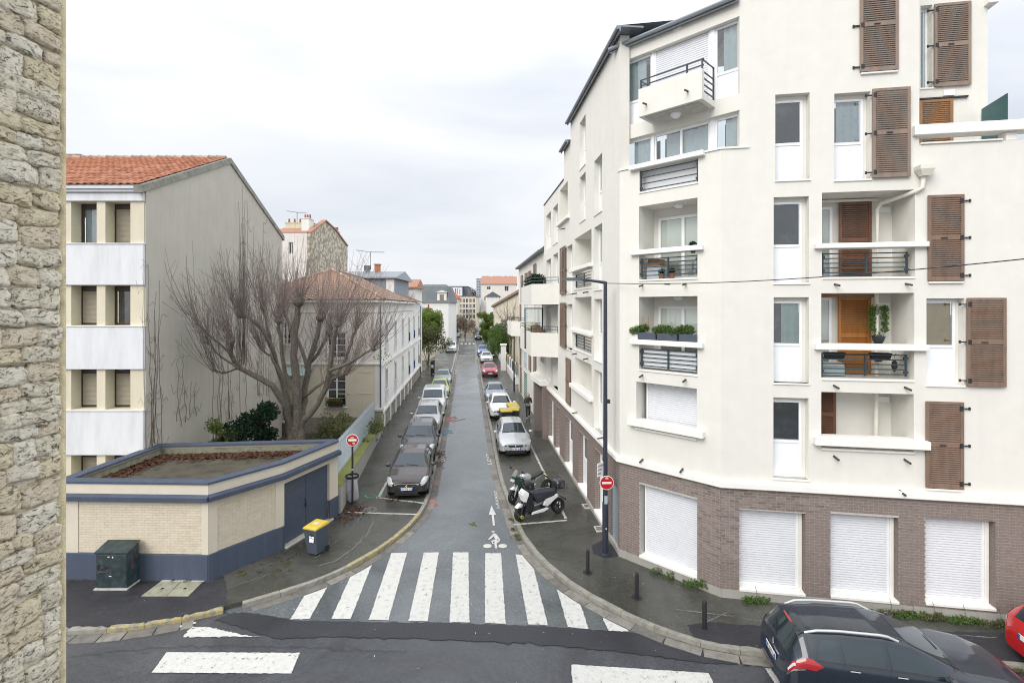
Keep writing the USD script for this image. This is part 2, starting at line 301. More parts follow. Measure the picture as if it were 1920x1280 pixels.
m_tileold = [pm('old_clay_tile_%s' % n, c, .8, .3, 6, .2, 60) for n, c in (('rust', (.33, .215, .155)), ('brown', (.27, .185, .14)), ('lichen', (.40, .30, .225)))]
m_darkframe = pm('bronze_window_frame', (.045, .032, .024), .45, .2, 8)
m_blind = pm('taupe_roller_blind', (.30, .265, .20), .6, .1, 5)
m_garages = [pm('cream_painted_brick_%s' % n, c, .75, .1, 5, .15, 70) for n, c in (('warm', (.60, .53, .415)), ('pale', (.615, .545, .435)), ('dull', (.582, .512, .40)))]
m_garage = pm('cream_painted_brick', (.60, .53, .42), .75, .07, 4, .15, 70)
m_garagew = plaster('cream_painted_render', (.63, .57, .47), (.50, .45, .37), .3)
m_slate = plaster('slate_blue_paint', (.068, .085, .125), (.11, .13, .165), .45, 2.0)
m_slated = pm('slate_blue_door', (.060, .078, .112), .5, .14, 5)
m_roofdirt = pm('mossy_roof_felt', (.075, .066, .047), .9, .5, 1.6, .5, 40)
m_parapet = pm('mossy_parapet', (.22, .22, .16), .9, .4, 5, .4, 50)
m_deadleaf = leafmat('dead_leaves', (.13, .062, .036), (.19, .090, .048), (.25, .135, .075))
m_cabinet = pm('green_black_cabinet', (.022, .038, .042), .38, .5, 5, tint=(.055, .075, .080))
m_concrete = pm('mossy_concrete', (.30, .295, .22), .9, .35, 5, .5, 50)
m_concretel = pm('pale_concrete', (.48, .46, .42), .85, .2, 5, .3, 50)
m_bark = pm('grey_bark', (.135, .118, .095), .9, .6, 11, 1.0, 30, .03)
m_twig = pm('purple_brown_twigs', (.205, .165, .150), .85, .3, 5)
m_leaf = leafmat('green_leaves', (.10, .17, .04), (.16, .26, .06), (.24, .34, .10))
m_leafd = leafmat('dark_green_leaves', (.012, .040, .016), (.022, .060, .024), (.040, .085, .034))
m_leafy = leafmat('yellow_green_leaves', (.14, .20, .035), (.23, .28, .06), (.33, .34, .10))
m_leafm = leafmat('mixed_leaves', (.14, .15, .06), (.22, .23, .085), (.28, .26, .12))
m_grass = leafmat('moss_green', (.10, .13, .02), (.16, .19, .03), (.20, .21, .06))
m_moss = pm('moss_on_stone', (.20, .22, .055), .95, .35, 4, .5, 50, dark=(.15, .15, .11))
m_wallstone = pm('grey_rubble', (.30, .27, .225), .9, .3, 8, .5, 40)
m_villaw = plaster('white_villa_render', (.72, .715, .69), (.56, .55, .52), .3)
m_villac = plaster('cream_villa_render', (.66, .60, .48), (.52, .48, .39), .3)
m_villap = plaster('pale_pink_villa_render', (.68, .64, .60), (.54, .51, .47), .3)
m_fencep = pm('pale_blue_grey_fence', (.44, .50, .54), .5, .08, 6)
m_bin = pm('grey_bin_plastic', (.065, .080, .105), .45, .12, 6)
m_bind = pm('dark_grey_bin_plastic', (.035, .040, .048), .45, .12, 6)
m_binlid = pm('yellow_lid_plastic', (.60, .44, .055), .45, .12, 6)
m_sign = pm('traffic_red', (.48, .012, .018), .35, .06, 8); m_signw = pm('sign_white', (.80, .80, .80), .4, .04, 8)
m_postblue = pm('dark_blue_post', (.028, .034, .052), .4, .25, 8)
m_postbr = pm('brown_black_post', (.035, .027, .024), .6, .4, 14)
m_bag = M('clear_plastic_bag', {'t': ('transparent_bsdf', {'color': (.80, .80, .84)}), 'p': ('principled_bsdf', {'base_color': (.62, .62, .68), 'roughness': .3}), 'm': ('mix_closure', {'fac': .55})}, [('t.BSDF', 'm.closure1'), ('p.BSDF', 'm.closure2')], 'm.closure')
m_rubber = pm('tyre_rubber', (.018, .018, .019), .8, .2, 10)
m_alloy = pm('wheel_alloy', (.42, .43, .44), .3, .1, 8, metal=.8)
m_blackplastic = pm('black_plastic', (.020, .020, .022), .5, .2, 10)
m_carglass = M('car_glass', {'p': ('principled_bsdf', {'base_color': (.016, .024, .027), 'roughness': .03, 'ior': 1.72, 'specular_tint': (.85, .95, 1.0)})}, [], 'p.BSDF')
m_lamp = M('headlamp_lens', {'p': ('principled_bsdf', {'base_color': (.55, .58, .60), 'roughness': .08, 'metallic': .3, 'coat_weight': 1.0})}, [], 'p.BSDF')
m_tail = M('tail_lamp_lens', {'p': ('principled_bsdf', {'base_color': (.32, .008, .012), 'roughness': .12, 'coat_weight': 1.0})}, [], 'p.BSDF')
m_tailw = M('clear_lamp_lens', {'p': ('principled_bsdf', {'base_color': (.58, .54, .54), 'roughness': .12, 'coat_weight': 1.0})}, [], 'p.BSDF')
m_chrome = M('chrome', {'p': ('principled_bsdf', {'base_color': (.75, .75, .76), 'roughness': .12, 'metallic': 1.0})}, [], 'p.BSDF')
m_silverrail = pm('silver_rail', (.60, .61, .62), .35, .05, 8, metal=.5)
m_plateb = pm('plate_blue', (.015, .10, .42), .4, .05, 8)
# ---------------------------------------------------------------- the cream apartment building on the right
K = .952
A0, B0 = np.array([3.57, 16.8]) * K, np.array([5.96, 14.45]) * K
R, C, S = Fr(B0, d=(.985, -.1736)), Fr(A0, B0), Fr(A0, d=(-.088, .9961))
def zz(z): return H - (H - z) * K
def q4(s0, s1, z0, z1): return (s0 * K, s1 * K, zz(z0), zz(z1))
apt = thing('apartment_building', 'cream corner apartment building with brown louvred shutters over a brown brick ground floor', 'building', (*B0, PV))
Bp = B0 + R.d * .5 * K                                   # the chamfer steps back above the fourth floor
tt = np.linalg.solve(np.column_stack([C.d, -S.d]), A0 - Bp); C2 = Fr(Bp + C.d * tt[0], Bp)
z1, ztop, zled = zz(3.0), zz(16.7), zz(12.47)

def frame_bars(fr, s0, s1, z0, z1, o0, o1, w, extra=()):
    return cat([fr.cbox(s0, s0+w, z0, z1, o0, o1, .006), fr.cbox(s1-w, s1, z0, z1, o0, o1, .006), fr.box(s0+w, s1-w, z0, z0+w, o0, o1), fr.box(s0+w, s1-w, z1-w, z1, o0, o1), *extra])
def window(par, fr, s0, s1, z0, z1, o=-.2, split=None, cur=None, w=.06, frm=None, mull=(), vent=False, name='window', low=None):
    """a window frame with its panes, curtain and (under split) a solid panel"""
    frm = frm or m_pvc; cur = cur or m_curtain
    ex = []
    if split: ex.append(fr.box(s0+w, s1-w, split-w*.6, split+w*.6, o-.055, o+.006))
    for x in mull: ex.append(fr.box(x-w*.6, x+w*.6, z0+w, z1-w, o-.055, o+.004))
    if vent: ex.append(fr.box((s0+s1)/2-.17, (s0+s1)/2+.17, z1-w*.75, z1-w*.45, o, o+.012))
    p = part(par, name, frame_bars(fr, s0, s1, z0, z1, o-.06, o, w, ex), frm, world=True)
    xs = [s0+w, *mull, s1-w]; zb = split+w*.6 if split and low is None else z0+w
    for a, b in zip(xs[:-1], xs[1:]):
        part(p, 'pane', fr.face(sbox(a, zb, b, z1-w), o-.03), m_glass, world=True)
        gap = 0.
        if cur in (m_curtain, m_curtaing) and rng.random() < .75:
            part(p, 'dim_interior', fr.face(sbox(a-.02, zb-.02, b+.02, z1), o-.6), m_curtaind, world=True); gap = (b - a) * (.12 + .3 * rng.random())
        sd = rng.random() < .5; n = 13; ss = np.linspace(a-.02 + (gap if sd else 0), b+.02 - (0 if sd else gap), n); ph = rng.random() * 6
        P = np.array([[[s, o-.13 + (.018*math.sin(s*34+ph) if cur in (m_curtain, m_curtaing) else 0), z] for z in (zb, z1-w*.5)] for s in ss])
        part(p, 'curtain', fr.w(grid(P)), cur, smooth=True, world=True)
    if split and low is None: part(p, 'panel', fr.cbox(s0+w, s1-w, z0+w, split-w*.6, o-.05, o-.012, .008), m_pvcpanel, world=True)
    return p
def sill(par, fr, s0, s1, z, o=.035): return part(par, 'window_sill', fr.cbox(s0-.02, s1+.02, z-.045, z, -.2, o, .008), m_cornice, world=True)
def shutter(par, fr, s0, s1, z0, z1, o, m=None, hinge=None, rot=0., pitch=.052):
    """louvred shutter: stiles and rails, tilted slats, iron hinges; rot turns it about its hinge edge"""
    m = m or m_wood; t = .042; w = .075; zm = z0 + (z1 - z0) * .5
    fm = cat([fr.cbox(s0, s0+w, z0, z1, o, o+t, .006), fr.cbox(s1-w, s1, z0, z1, o, o+t, .006)] + [fr.box(s0+w, s1-w, a, b, o+.002, o+t-.002) for a, b in ((z0, z0+.09), (z1-.07, z1), (zm-.05, zm+.05))])
    sl = []
    for a, b in ((z0+.09, zm-.05), (zm+.05, z1-.07)):
        n = int((b - a) / pitch)
        for i in range(n):
            zc = a + (i + .5) * (b - a) / n; h = (b - a) / n * .46
            V = np.array([[s0+w, o+.004, zc+h*.5], [s1-w, o+.004, zc+h*.5], [s1-w, o+t-.003, zc-h], [s0+w, o+t-.003, zc-h], [s0+w, o+.004, zc+h*.5+.01], [s1-w, o+.004, zc+h*.5+.01], [s1-w, o+t-.003, zc-h+.01], [s0+w, o+t-.003, zc-h+.01]])
            sl.append(fr.w((V, BF)))
    p = part(par, 'shutter', fm, m, world=True); part(p, 'louvres', cat(sl), m, world=True)
    if hinge:
        e = s0 if hinge < 0 else s1
        for z in (z0+.14, zm, z1-.16):
            part(p, 'hinge', cat(fr.box(min(e, e+hinge*.12), max(e, e+hinge*.10), z-.013, z+.013, o-.01, o+.03), fr.box(min(e+hinge*.12, e+hinge*.16), max(e+hinge*.12, e+hinge*.16), z-.035, z+.035, o-.015, o+.015), fr.box(min(e-hinge*.02, e-hinge*.1), max(e-hinge*.02, e-hinge*.1), z-.06, z+.06, o+t, o+t+.006)), m_iron, world=True)
        part(p, 'latch', cat(fr.box((s0+s1)/2-.12, (s0+s1)/2+.02, zm-.012, zm+.012, o+t, o+t+.02)), m_iron, world=True)
    return p
def roller(par, fr, s0, s1, z0, z1, o, name='roller_shutter', pitch=.062, label=None):
    """lowered roller shutter: bowed slats one above another, guide rails and a bottom bar"""
    n = int((z1 - z0 - .06) / pitch); zs, os_ = [], []
    for i in range(n):
        b = z0 + .06 + i * (z1 - z0 - .06) / n; hh = (z1 - z0 - .06) / n
        zs += [b, b + hh*.12, b + hh*.45, b + hh*.85]; os_ += [o-.013, o, o+.004, o-.002]
    P = np.array([[[s, oo, z] for z, oo in zip(zs + [z1], os_ + [o-.012])] for s in (s0+.05, s1-.05)])
    p = part(par, name, fr.w(grid(P)), m_roller, world=True, label=label)
    part(p, 'guide_rail', fr.cbox(s0, s0+.055, z0, z1, o-.03, o+.02, .005), m_pvc, world=True); part(p, 'guide_rail', fr.cbox(s1-.055, s1, z0, z1, o-.03, o+.02, .005), m_pvc, world=True)
    part(p, 'bottom_bar', fr.cbox(s0+.055, s1-.055, z0, z0+.06, o-.02, o+.012, .006), m_pvc, world=True)
    return p
def loggia(par, fr, s0, s1, z0, z1, depth, th=.3, m=None, wside=None):
    e = .004; a = -th + .002; b = -th - depth
    ms = [fr.box(s0-.08, s1+.08, z0-.08, z1+.08, b-.05, b), fr.box(s0-.08, s0-e, z0-.05, z1+.05, b, a), fr.box(s1+e, s1+.08, z0-.05, z1+.05, b, a), fr.box(s0-e, s1+e, z1+e, z1+.07, b, a), fr.box(s0-e, s1+e, z0-.07, z0-e, b, a)]
    return part(par, 'balcony_recess', cat(ms), m or m_plaster, world=True)
def railing(par, fr, s0, s1, z0, z1, o, posts=(), n=5, r=.014):
    ms = [fr.box(s0, s1, z - r, z + r, o - r, o + r) for z in np.linspace(z0, z1, n)]
    for x in [s0, s1, *posts]: ms.append(fr.box(x-.02, x+.02, z0-.05, z1+.02, o-.022, o+.022))
    for x in (s0, s1): ms += [fr.box(x-.05, x+.05, z-.03, z+.03, o-.03, o+.03) for z in (z0+.06, z1-.08)]
    return part(par, 'balcony_railing', cat(ms), m_rail, world=True)
def ledge(par, fr, s0, s1, z0, z1, o=.14): return part(par, 'balcony_ledge', fr.cbox(s0, s1, z0, z1, -.29, o, .012), m_cornice, world=True)
def spout(par, fr, s, z): 
    p0, p1 = fr.pt(s, z+.02, -.05), fr.pt(s+.03, z-.03, .22)
    return part(par, 'drain_spout', tube([p0, p1], .028, 8), m_spout, world=True)
def wall_lamp(par, fr, s, z, o):
    V = []; 
    p = part(par, 'wall_lamp', fr.w(mv(hull(np.array([[x*.15 if abs(x) < 1 else x*.12, y, zq] for x, zq in ((-1.1, -.05), (-1.1, .05), (1.1, -.05), (1.1, .05), (-.9, .075), (.9, .075), (-.9, -.075), (.9, -.075)) for y in (0, .05)])), t=(s, o, z))), m_pvc, world=True); return p

# --- walls
hR = [q4(1.40,2.31,8.65,11.05), q4(1.40,2.31,5.86,8.25), q4(1.39,2.30,3.19,5.45), q4(1.44,2.33,11.52,13.92), q4(2.95,3.85,11.46,13.84),
      q4(2.64,4.93,8.80,11.13), q4(2.62,4.91,6.02,8.36), q4(2.62,4.90,4.08,5.64), q4(5.20,6.09,5.90,8.21)]
s5 = 5.03 * K
polyR = Polygon([(0, z1), (9.5, z1), (9.5, zz(12.32)), (s5, zz(12.32)), (s5, zz(18.4)), (.5*K, zz(18.4)), (.5*K, zled), (0, zled)])
part(apt, 'wall', R.wall(polyR, hR), m_plaster, world=True)
hC = [(.72*K, 2.66*K, zz(8.85), zz(11.2)), (.72*K, 2.66*K, zz(5.98), zz(8.3)), (.62*K, 2.64*K, zz(4.1), zz(5.57)), (.74*K, 2.68*K, zz(11.66), zz(12.36))]
part(apt, 'wall', C.wall(Polygon([(0, z1), (C.L, z1), (C.L, zled), (0, zled)]), hC), m_plaster, world=True)
topo, seco = (.20*K, C2.L, zz(14.03), zz(16.22)), (.20*K, C2.L, zz(12.43), zz(13.56))
part(apt, 'wall', C2.wall(Polygon([(0, zled-.3), (C2.L, zled-.3), (C2.L, ztop), (0, ztop)]), [topo, (seco[0], seco[1], zled-.4, seco[3])]), m_plaster, world=True)
part(apt, 'setback_ledge', cat(ext(Polygon([C.pt(0, 0, .05)[:2], C.pt(C.L, 0, .05)[:2], R.pt(.62*K, 0, .05)[:2], R.pt(.62*K, 0, -.2)[:2], C2.pt(C2.L, 0, -.02)[:2], C2.pt(0, 0, -.02)[:2]]), .06)) if 0 else mv(ext(Polygon([C.pt(0, 0, .04)[:2], C.pt(C.L, 0, .04)[:2], R.pt(.75*K, 0, .04)[:2], C2.pt(C2.L, 0, -.02)[:2], C2.pt(0, 0, -.02)[:2]]), .05), t=(0, 0, zled + .002)), m_cornice, world=True)
hS = [q4(2.19,3.39,a,b) for a, b in ((11.6,13.75), (8.65,11.12), (5.9,8.28), (3.15,5.5))] + [q4(4.85,5.99,a,b) for a, b in ((14.1,16.2), (11.75,13.75))] \
   + [q4(3.83,7.12,a,b) for a, b in ((8.8,11.15), (6.02,8.4), (4.2,5.62))] + [q4(7.6,8.92,a,b) for a, b in ((8.65,11.0), (5.88,8.1))] + [q4(11.5,13.1,a,b) for a, b in ((11.6,13.75), (8.65,11.0), (5.9,8.1), (3.3,5.4))] \
   + [q4(13.85,15.72,a,b) for a, b in ((11.6,13.75), (8.65,10.9), (6.1,8.0), (3.4,5.4))] + [q4(8.7,10.9,12.5,14.3)]
part(apt, 'wall', S.wall(Polygon([(0, z1), (16.6*K, z1), (16.6*K, zz(14.6)), (9.7*K, zz(14.6)), (9.7*K, zz(16.1)), (8*K, zz(16.1)), (8*K, zz(16.95)), (-.05, zz(16.95)), (-.05, zled), (0, zled)]), hS), m_plaster, world=True)
# end wall of the far part and the side of the setback block over the terrace
R2 = Fr(R.pt(s5, 0, -1.4), d=R.d); p2 = lambda x, y: R2.px(x, y)
we_ = p2(1852, 0)[0]; wn4 = (p2(1726, 90)[0], p2(1748, 90)[0], p2(1740, 165)[1], p2(1740, 10)[1])
part(apt, 'wall', R2.wall(sbox(-.1, zz(12.0), we_, zz(19.5)), [wn4], .3), m_plaster, world=True); part(apt, 'wall', R.box(s5-.3, s5-.002, zz(12.0), zz(18.4), -1.4, -.302), m_plaster, world=True)
part(apt, 'roof_edge', R2.cbox(we_-.1, we_+.15, p2(1855, 12)[1], p2(1855, -40)[1], -.3, .2), m_cornice, world=True)
part(apt, 'terrace_floor', R.box(s5+.01, 9.4, zz(11.95), zz(12.05), -4.0, -.31), m_concretel, world=True)
terrace_bar = part(apt, 'balcony_ledge', R.cbox(4.86*K, 9.5, zz(12.55), zz(12.82), -.28, .13, .012), m_cornice, world=True)
part(apt, 'terrace_post', R.cbox(7.05*K, 7.3*K, zz(12.325), zz(12.548), -.28, .0, .01), m_cornice, world=True)
part(apt, 'terrace_coping', R.cbox(5.05*K, 6.95*K, zz(12.325), zz(12.37), -.29, .05, .008), m_cornice, world=True)
# roof
def eave(fr, s0, s1, z, over=.16): return fr.w(cat(bx(s0, s1, -.6, over, z, z+.05), bx(s0, s1, over-.05, over, z-.12, z), tube([[s0, over+.05, z-.02], [s1, over+.05, z-.02]], .06, 8)))
part(apt, 'roof', cat(eave(C2, -.12, C2.L + .02, ztop), eave(S, -.5, 8.05*K, zz(16.97)), eave(S, 8.0*K, 9.75*K, zz(16.1)),
    (np.array([C2.pt(-.1, ztop+.05, .1), C2.pt(C2.L, ztop+.05, .1), C2.pt(C2.L, ztop+.6, -3.5), C2.pt(-.4, ztop+.6, -3.5)]), np.array([[0,1,2],[0,2,3]])),
    (np.array([S.pt(-.5, zz(17.02), .1), S.pt(8*K, zz(17.02), .1), S.pt(8*K, zz(17.02)+.5, -3.5), S.pt(-.5, zz(17.02)+.5, -3.5)]), np.array([[0,1,2],[0,2,3]]))), m_zinc, world=True)
part(apt, 'roof_edge', S.box(9.75*K, 16.62*K, zz(14.6), zz(14.66), -.35, .04), m_spout, world=True)
part(apt, 'ridge_block', cat(R.box(.8*K, 4.0*K, zz(16.8), zz(18.4), -4.2, -.4)), m_plaster, world=True)

# --- right facade: windows and shutters
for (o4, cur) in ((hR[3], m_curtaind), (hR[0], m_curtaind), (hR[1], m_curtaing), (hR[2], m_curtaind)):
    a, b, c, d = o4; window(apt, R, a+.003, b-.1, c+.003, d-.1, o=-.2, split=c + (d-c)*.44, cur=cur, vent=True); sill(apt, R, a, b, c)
    part(apt, 'window_head', R.box(a+.003, b-.003, d-.098, d-.002, -.29, -.19), m_plaster, world=True); part(apt, 'window_head', R.box(b-.098, b-.003, c+.002, d-.1, -.29, -.21), m_plaster, world=True)
a, b, c, d = hR[4]; window(apt, R, a+.003, b-.08, c+.003, d-.1, split=c + (d-c)*.44, cur=m_curtain, vent=True); sill(apt, R, a, b, c); part(apt, 'window_head', R.box(a+.003, b-.003, d-.098, d-.002, -.29, -.19), m_plaster, world=True); part(apt, 'window_head', R.box(b-.078, b-.003, c+.002, d-.1, -.29, -.21), m_plaster, world=True)
a, b, c, d = hR[8]; window(apt, R, a+.003, b-.08, c+.003, d-.06, split=c + (d-c)*.44, cur=m_curtainy, vent=True); sill(apt, R, a, b, c); part(apt, 'window_head', R.box(a+.003, b-.003, d-.058, d-.002, -.29, -.19), m_plaster, world=True); part(apt, 'window_head', R.box(b-.078, b-.003, c+.002, d-.06, -.29, -.21), m_plaster, world=True)
def closed(s0, s1, z0, z1, hinge, m): shutter(apt, R, s0*K, s1*K, zz(z0), zz(z1), .02, m, hinge); part(apt, 'window_sill', R.cbox(s0*K+.02, s1*K-.01, zz(z0)-.06, zz(z0)-.015, -.02, .06, .008), m_cornice, world=True)
closed(5.21, 6.06, 8.67, 10.95, 1, m_wood); closed(5.16, 6.05, 3.17, 5.47, 1, m_wood4 if 0 else m_wood); closed(3.57, 4.51, 14.36, 16.9, -1, m_wood2)
shutter(apt, R, 3.86*K, 4.78*K, zz(11.47), zz(13.87), .05, m_wood2, -1); shutter(apt, R, 6.10*K, 7.0*K, zz(5.9), zz(8.22), .05, m_wood, -1)
# terrace level: window with its open shutter, the sliding orange shutter, lamp, green screen
window(apt, R2, wn4[0]+.003, wn4[1]-.003, wn4[2]+.003, wn4[3]-.003, o=-.2, cur=m_curtain); sill(apt, R2, wn4[0], wn4[1]+.05, wn4[2]); shutter(apt, R2, p2(1749, 90)[0], p2(1818, 90)[0], p2(1780, 163)[1], p2(1780, 8)[1], .04, m_wood2, -1)
shutter(apt, R2, p2(1722, 220)[0], p2(1785, 220)[0], p2(1755, 264)[1]-.3, p2(1755, 188)[1], .02, m_wood5); part(apt, 'sliding_rail', R2.box(p2(1722, 220)[0], p2(1813, 220)[0], p2(1755, 187)[1], p2(1755, 184)[1], 0, .07), m_iron, world=True); wall_lamp(apt, R2, *p2(1778, 175), .0)
(sa, zb), (sb, zc) = R.px(1840, 205, -1.3), R.px(1888, 175, -.45); pa, pb = R.pt(sa, 0, -1.3), R.pt(sb, 0, -.45); za = zz(12.06); nn = np.r_[R.d, 0] * .025
scr = np.array([[*pa[:2], za], [*pb[:2], za], [*pb[:2], zc], [*pa[:2], zb]]); part(apt, 'terrace_screen', (np.vstack([scr, scr + nn]), BF), m_screen, world=True)
# recessed balconies
for k, (a, b, c, d) in enumerate((hR[5], hR[6], hR[7])):
    loggia(apt, R, a, b, c, d, .75); ob = -1.045
    if k < 2:
        wd = window(apt, R, a+.0, a+.66, c+.01, d-.2+k*.1, o=ob+.06, cur=m_curtaind if k == 0 else m_curtaing, w=.075, split=(c+(d-c)*.36) if k else None, low=True)
        shutter(apt, R, a+.80, a+1.62, c+.01, d-.10, ob+.09, (m_wood4, m_wood3)[k])
        part(apt, 'sliding_rail', R.box(a, a+1.75, d-.09, d-.03, ob+.05, ob+.16), (m_plaster, m_wood3)[k], world=True)
        ledge(apt, R, 2.43*K, 5.2*K, zz((9.58, 6.81)[k]), zz((9.72, 6.97)[k])); railing(apt, R, a+.05, b-.14, c+.12, c+.62, -.1, posts=[(a+b)/2])
    else:
        shutter(apt, R, a+.0, a+.74, c-.0, d-.05, ob+.09, m_wood4); ledge(apt, R, 2.4*K, 5.2*K, zz(4.2), zz(4.42), .2)
        part(apt, 'balcony_ledge', R.cbox(a-.01, b+.01, c-.03, c+.02, -.29, .06, .008), m_cornice, world=True)
    part(apt, 'balcony_sill', R.cbox(a+.005, b-.005, c-.055, c-.003, -.02, .03, .006), m_cornice, world=True)
    sp = R.pt(b-.52, 0, ob+.32); top = d if k else d - .35
    pts = [[*sp[:2], c], [*sp[:2], top]]
    if k == 0:
        e1, e2, e3 = R.pt(b-.45, d-.2, ob+.38), R.pt(b+.02, d-.05, .06), R.pt(b+.12, d+.02, .09); pts += [e1, e2, e3, R.pt(b+.14, d+.3, .09)]
    part(apt, 'downpipe', tube(pts, .055, 10), m_pipe, smooth=50, world=True); wall_lamp(apt, R, b-.2, d-.32, ob+.002)
    for x in (a+.30, b-.22): spout(apt, R, x, c-.2)
part(apt, 'rain_hopper', R.w(mv(hull(np.array([[x*w, y*w*.8, z] for z, w in ((0, .09), (.16, .17), (.26, .17)) for x in (-1, 1) for y in (-1, 1)])), t=(hR[5][1]+.14, .15, hR[5][3]+.3))), m_pipe, world=True)
spout(apt, R, 4.55*K, zz(3.02)); spout(apt, C, .85*K, zz(3.1)); spout(apt, C, 2.2*K, zz(3.1))

# --- chamfer: glazed bands above, recessed balconies below
s0, s1_, c, d = topo; w0, w1, w2 = .80*K, 2.75*K, 3.15*K
a1 = C2.px(1219, 120)[0]; a2 = C2.px(1331, 80)[0]; mid = zz(14.82)
window(apt, C2, s0+.003, a1-.02, c+.003, d-.01, split=mid, o=-.16); window(apt, C2, a2+.08, s1_-.005, c+.003, d-.01, split=mid, o=-.16)
part(apt, 'window_post', cat(C2.box(a1-.019, a1+.05, c+.003, d-.01, -.25, -.13), C2.box(a2-.05, a2+.079, c+.003, d-.01, -.25, -.13)), m_pvc, world=True)
roller(apt, C2, a1+.052, a2-.052, c+.01, d-.01, -.17)
s0, s1_, c, d = seco; c -= .02
window(apt, C2, s0+.003, a1-.02, c-.5, d-.03, o=-.16, cur=m_curtain); window(apt, C2, a1+.06, a2-.06, c-.5, d-.03, o=-.16, mull=[(a1+a2)/2], cur=m_curtain); window(apt, C2, a2+.08, s1_-.005, c-.5, d-.03, o=-.16, cur=m_curtain)
part(apt, 'window_post', cat(C2.box(a1-.019, a1+.059, c-.5, d-.02, -.25, -.13), C2.box(a2-.059, a2+.079, c-.5, d-.02, -.25, -.13)), m_pvc, world=True)
part(apt, 'window_head', C2.box(s0+.003, s1_-.003, d-.029, d-.001, -.28, -.1), m_plaster, world=True)
# projecting balcony on the top floor
po = .85; b0, b1 = C2.px(1197, 190, po)[0], C2.px(1316, 150, po)[0]; zb0, zb1 = C2.px(1197, 220, po)[1], C2.px(1203, 166, po)[1]
bal = part(apt, 'projecting_balcony', cat(C2.box(b0, b1, zb0, zb0+.16, .0, po), C2.box(b0, b1, zb0+.16, zb1, po-.14, po-.001), C2.box(b0, b0+.12, zb0+.16, zb1, 0, po-.14)), m_plaster, world=True)
part(bal, 'soffit_panel', C2.cbox(b0+.14, b1-.14, zb0-.03, zb0-.002, .1, po-.12, .01), m_concretel, world=True)
part(bal, 'ceiling_lamp', C2.w(mv(lathe([[0, -.14], [.09, -.12], [.14, -.05], [.15, -.003]], 16), t=((b0+b1)/2, po*.5, zb0-.03))), m_pvc, smooth=60, world=True)
rb = [C2.box(b0+.02, b1+.02, zb1+z, zb1+z+.03, po-.1, po-.07) for z in (.10, .26)] + [C2.box(b1-.04, b1-.01, zb0+z, zb0+z+.03, .02, po-.1) for z in (.25, .42, .59, .76, zb1-zb0+.26)] + [C2.box(x-.02, x+.02, zb1, zb1+.28, po-.11, po-.06) for x in (b0+.04, (b0+b1)/2+.5)] + [C2.box(b1-.045, b1-.005, zb0+.2, zb1+.29, y, y+.04) for y in (.03, po-.1)] + [C2.box(b0+.02, b0+.05, zb1+.24, zb1+.27, 0, po-.08)]
part(bal, 'balcony_railing', cat(rb), m_rail, world=True)
for x in (b0+.25, b1-.4): spout(apt, Fr(C2.pt(0, 0, po), d=C2.d), x, zb0+.3)
part(apt, 'vent_cover', C2.w(mv(lathe([[0, .03], [.12, .028], [.13, 0]], 16), rotx(-math.pi/2), (C2.px(1270, 50)[0], 0.0, C2.px(1270, 50)[1]))), m_cornice, world=True)
# rail under the upper band, ledges, recesses
a, b, c, d = hC[3]; ledge(apt, C, .43*K, 2.9*K, zz(12.38), zz(12.53), .16); railing(apt, C, a+.03, b-.03, c+.06, d-.05, -.05, n=4); part(apt, 'balcony_sill', C.cbox(a-.01, b+.01, c-.05, c-.004, -.02, .03, .006), m_cornice, world=True)
part(apt, 'parapet_panel', C.face(sbox(a-.1, c-.1, b+.1, d+.1), -.32), m_pvcpanel, world=True)
for k, (a, b, c, d) in enumerate(hC[:3]):
    loggia(apt, C, a, b, c, d, .62)
    if k < 2:
        window(apt, C, a+.18, b-.04, c+.02, d-.28, o=-.86, mull=[(a+b)/2+.08], cur=(m_curtaind, m_curtaing)[k], w=.08)
        ledge(apt, C, .46*K, 2.86*K, zz((9.64, 6.78)[k]), zz((9.79, 6.94)[k]), .15); railing(apt, C, a+.05, b-.03, c+.12, c+.62, -.08, posts=[(a+b)/2])
        if k == 1: part(apt, 'windbreak', C.box(a+.06, b-.04, c+.06, c+.62, -.14, -.135), m_pvcpanel, world=True)
        part(apt, 'ceiling_lamp', C.w(mv(lathe([[0, -.12], [.09, -.10], [.15, -.03], [.15, -.001]], 16), t=((a+b)/2+.1, -.55, d))), m_pvc, smooth=60, world=True)
    else:
        roller(apt, C, a+.12, b+.0, c-.05, d-.02, -.42); ledge(apt, C, .4*K, 2.9*K, zz(4.17), zz(4.36), .2); part(apt, 'balcony_ledge', C.cbox(a-.01, b+.01, c-.05, c+.02, -.29, .07, .008), m_cornice, world=True)
    part(apt, 'balcony_sill', C.cbox(a-.01, b+.01, c-.05, c-.004, -.02, .03, .006), m_cornice, world=True) if k < 2 else None
    for x in (a+.12, b-.35): spout(apt, C, x, c-.18) if k < 2 else None

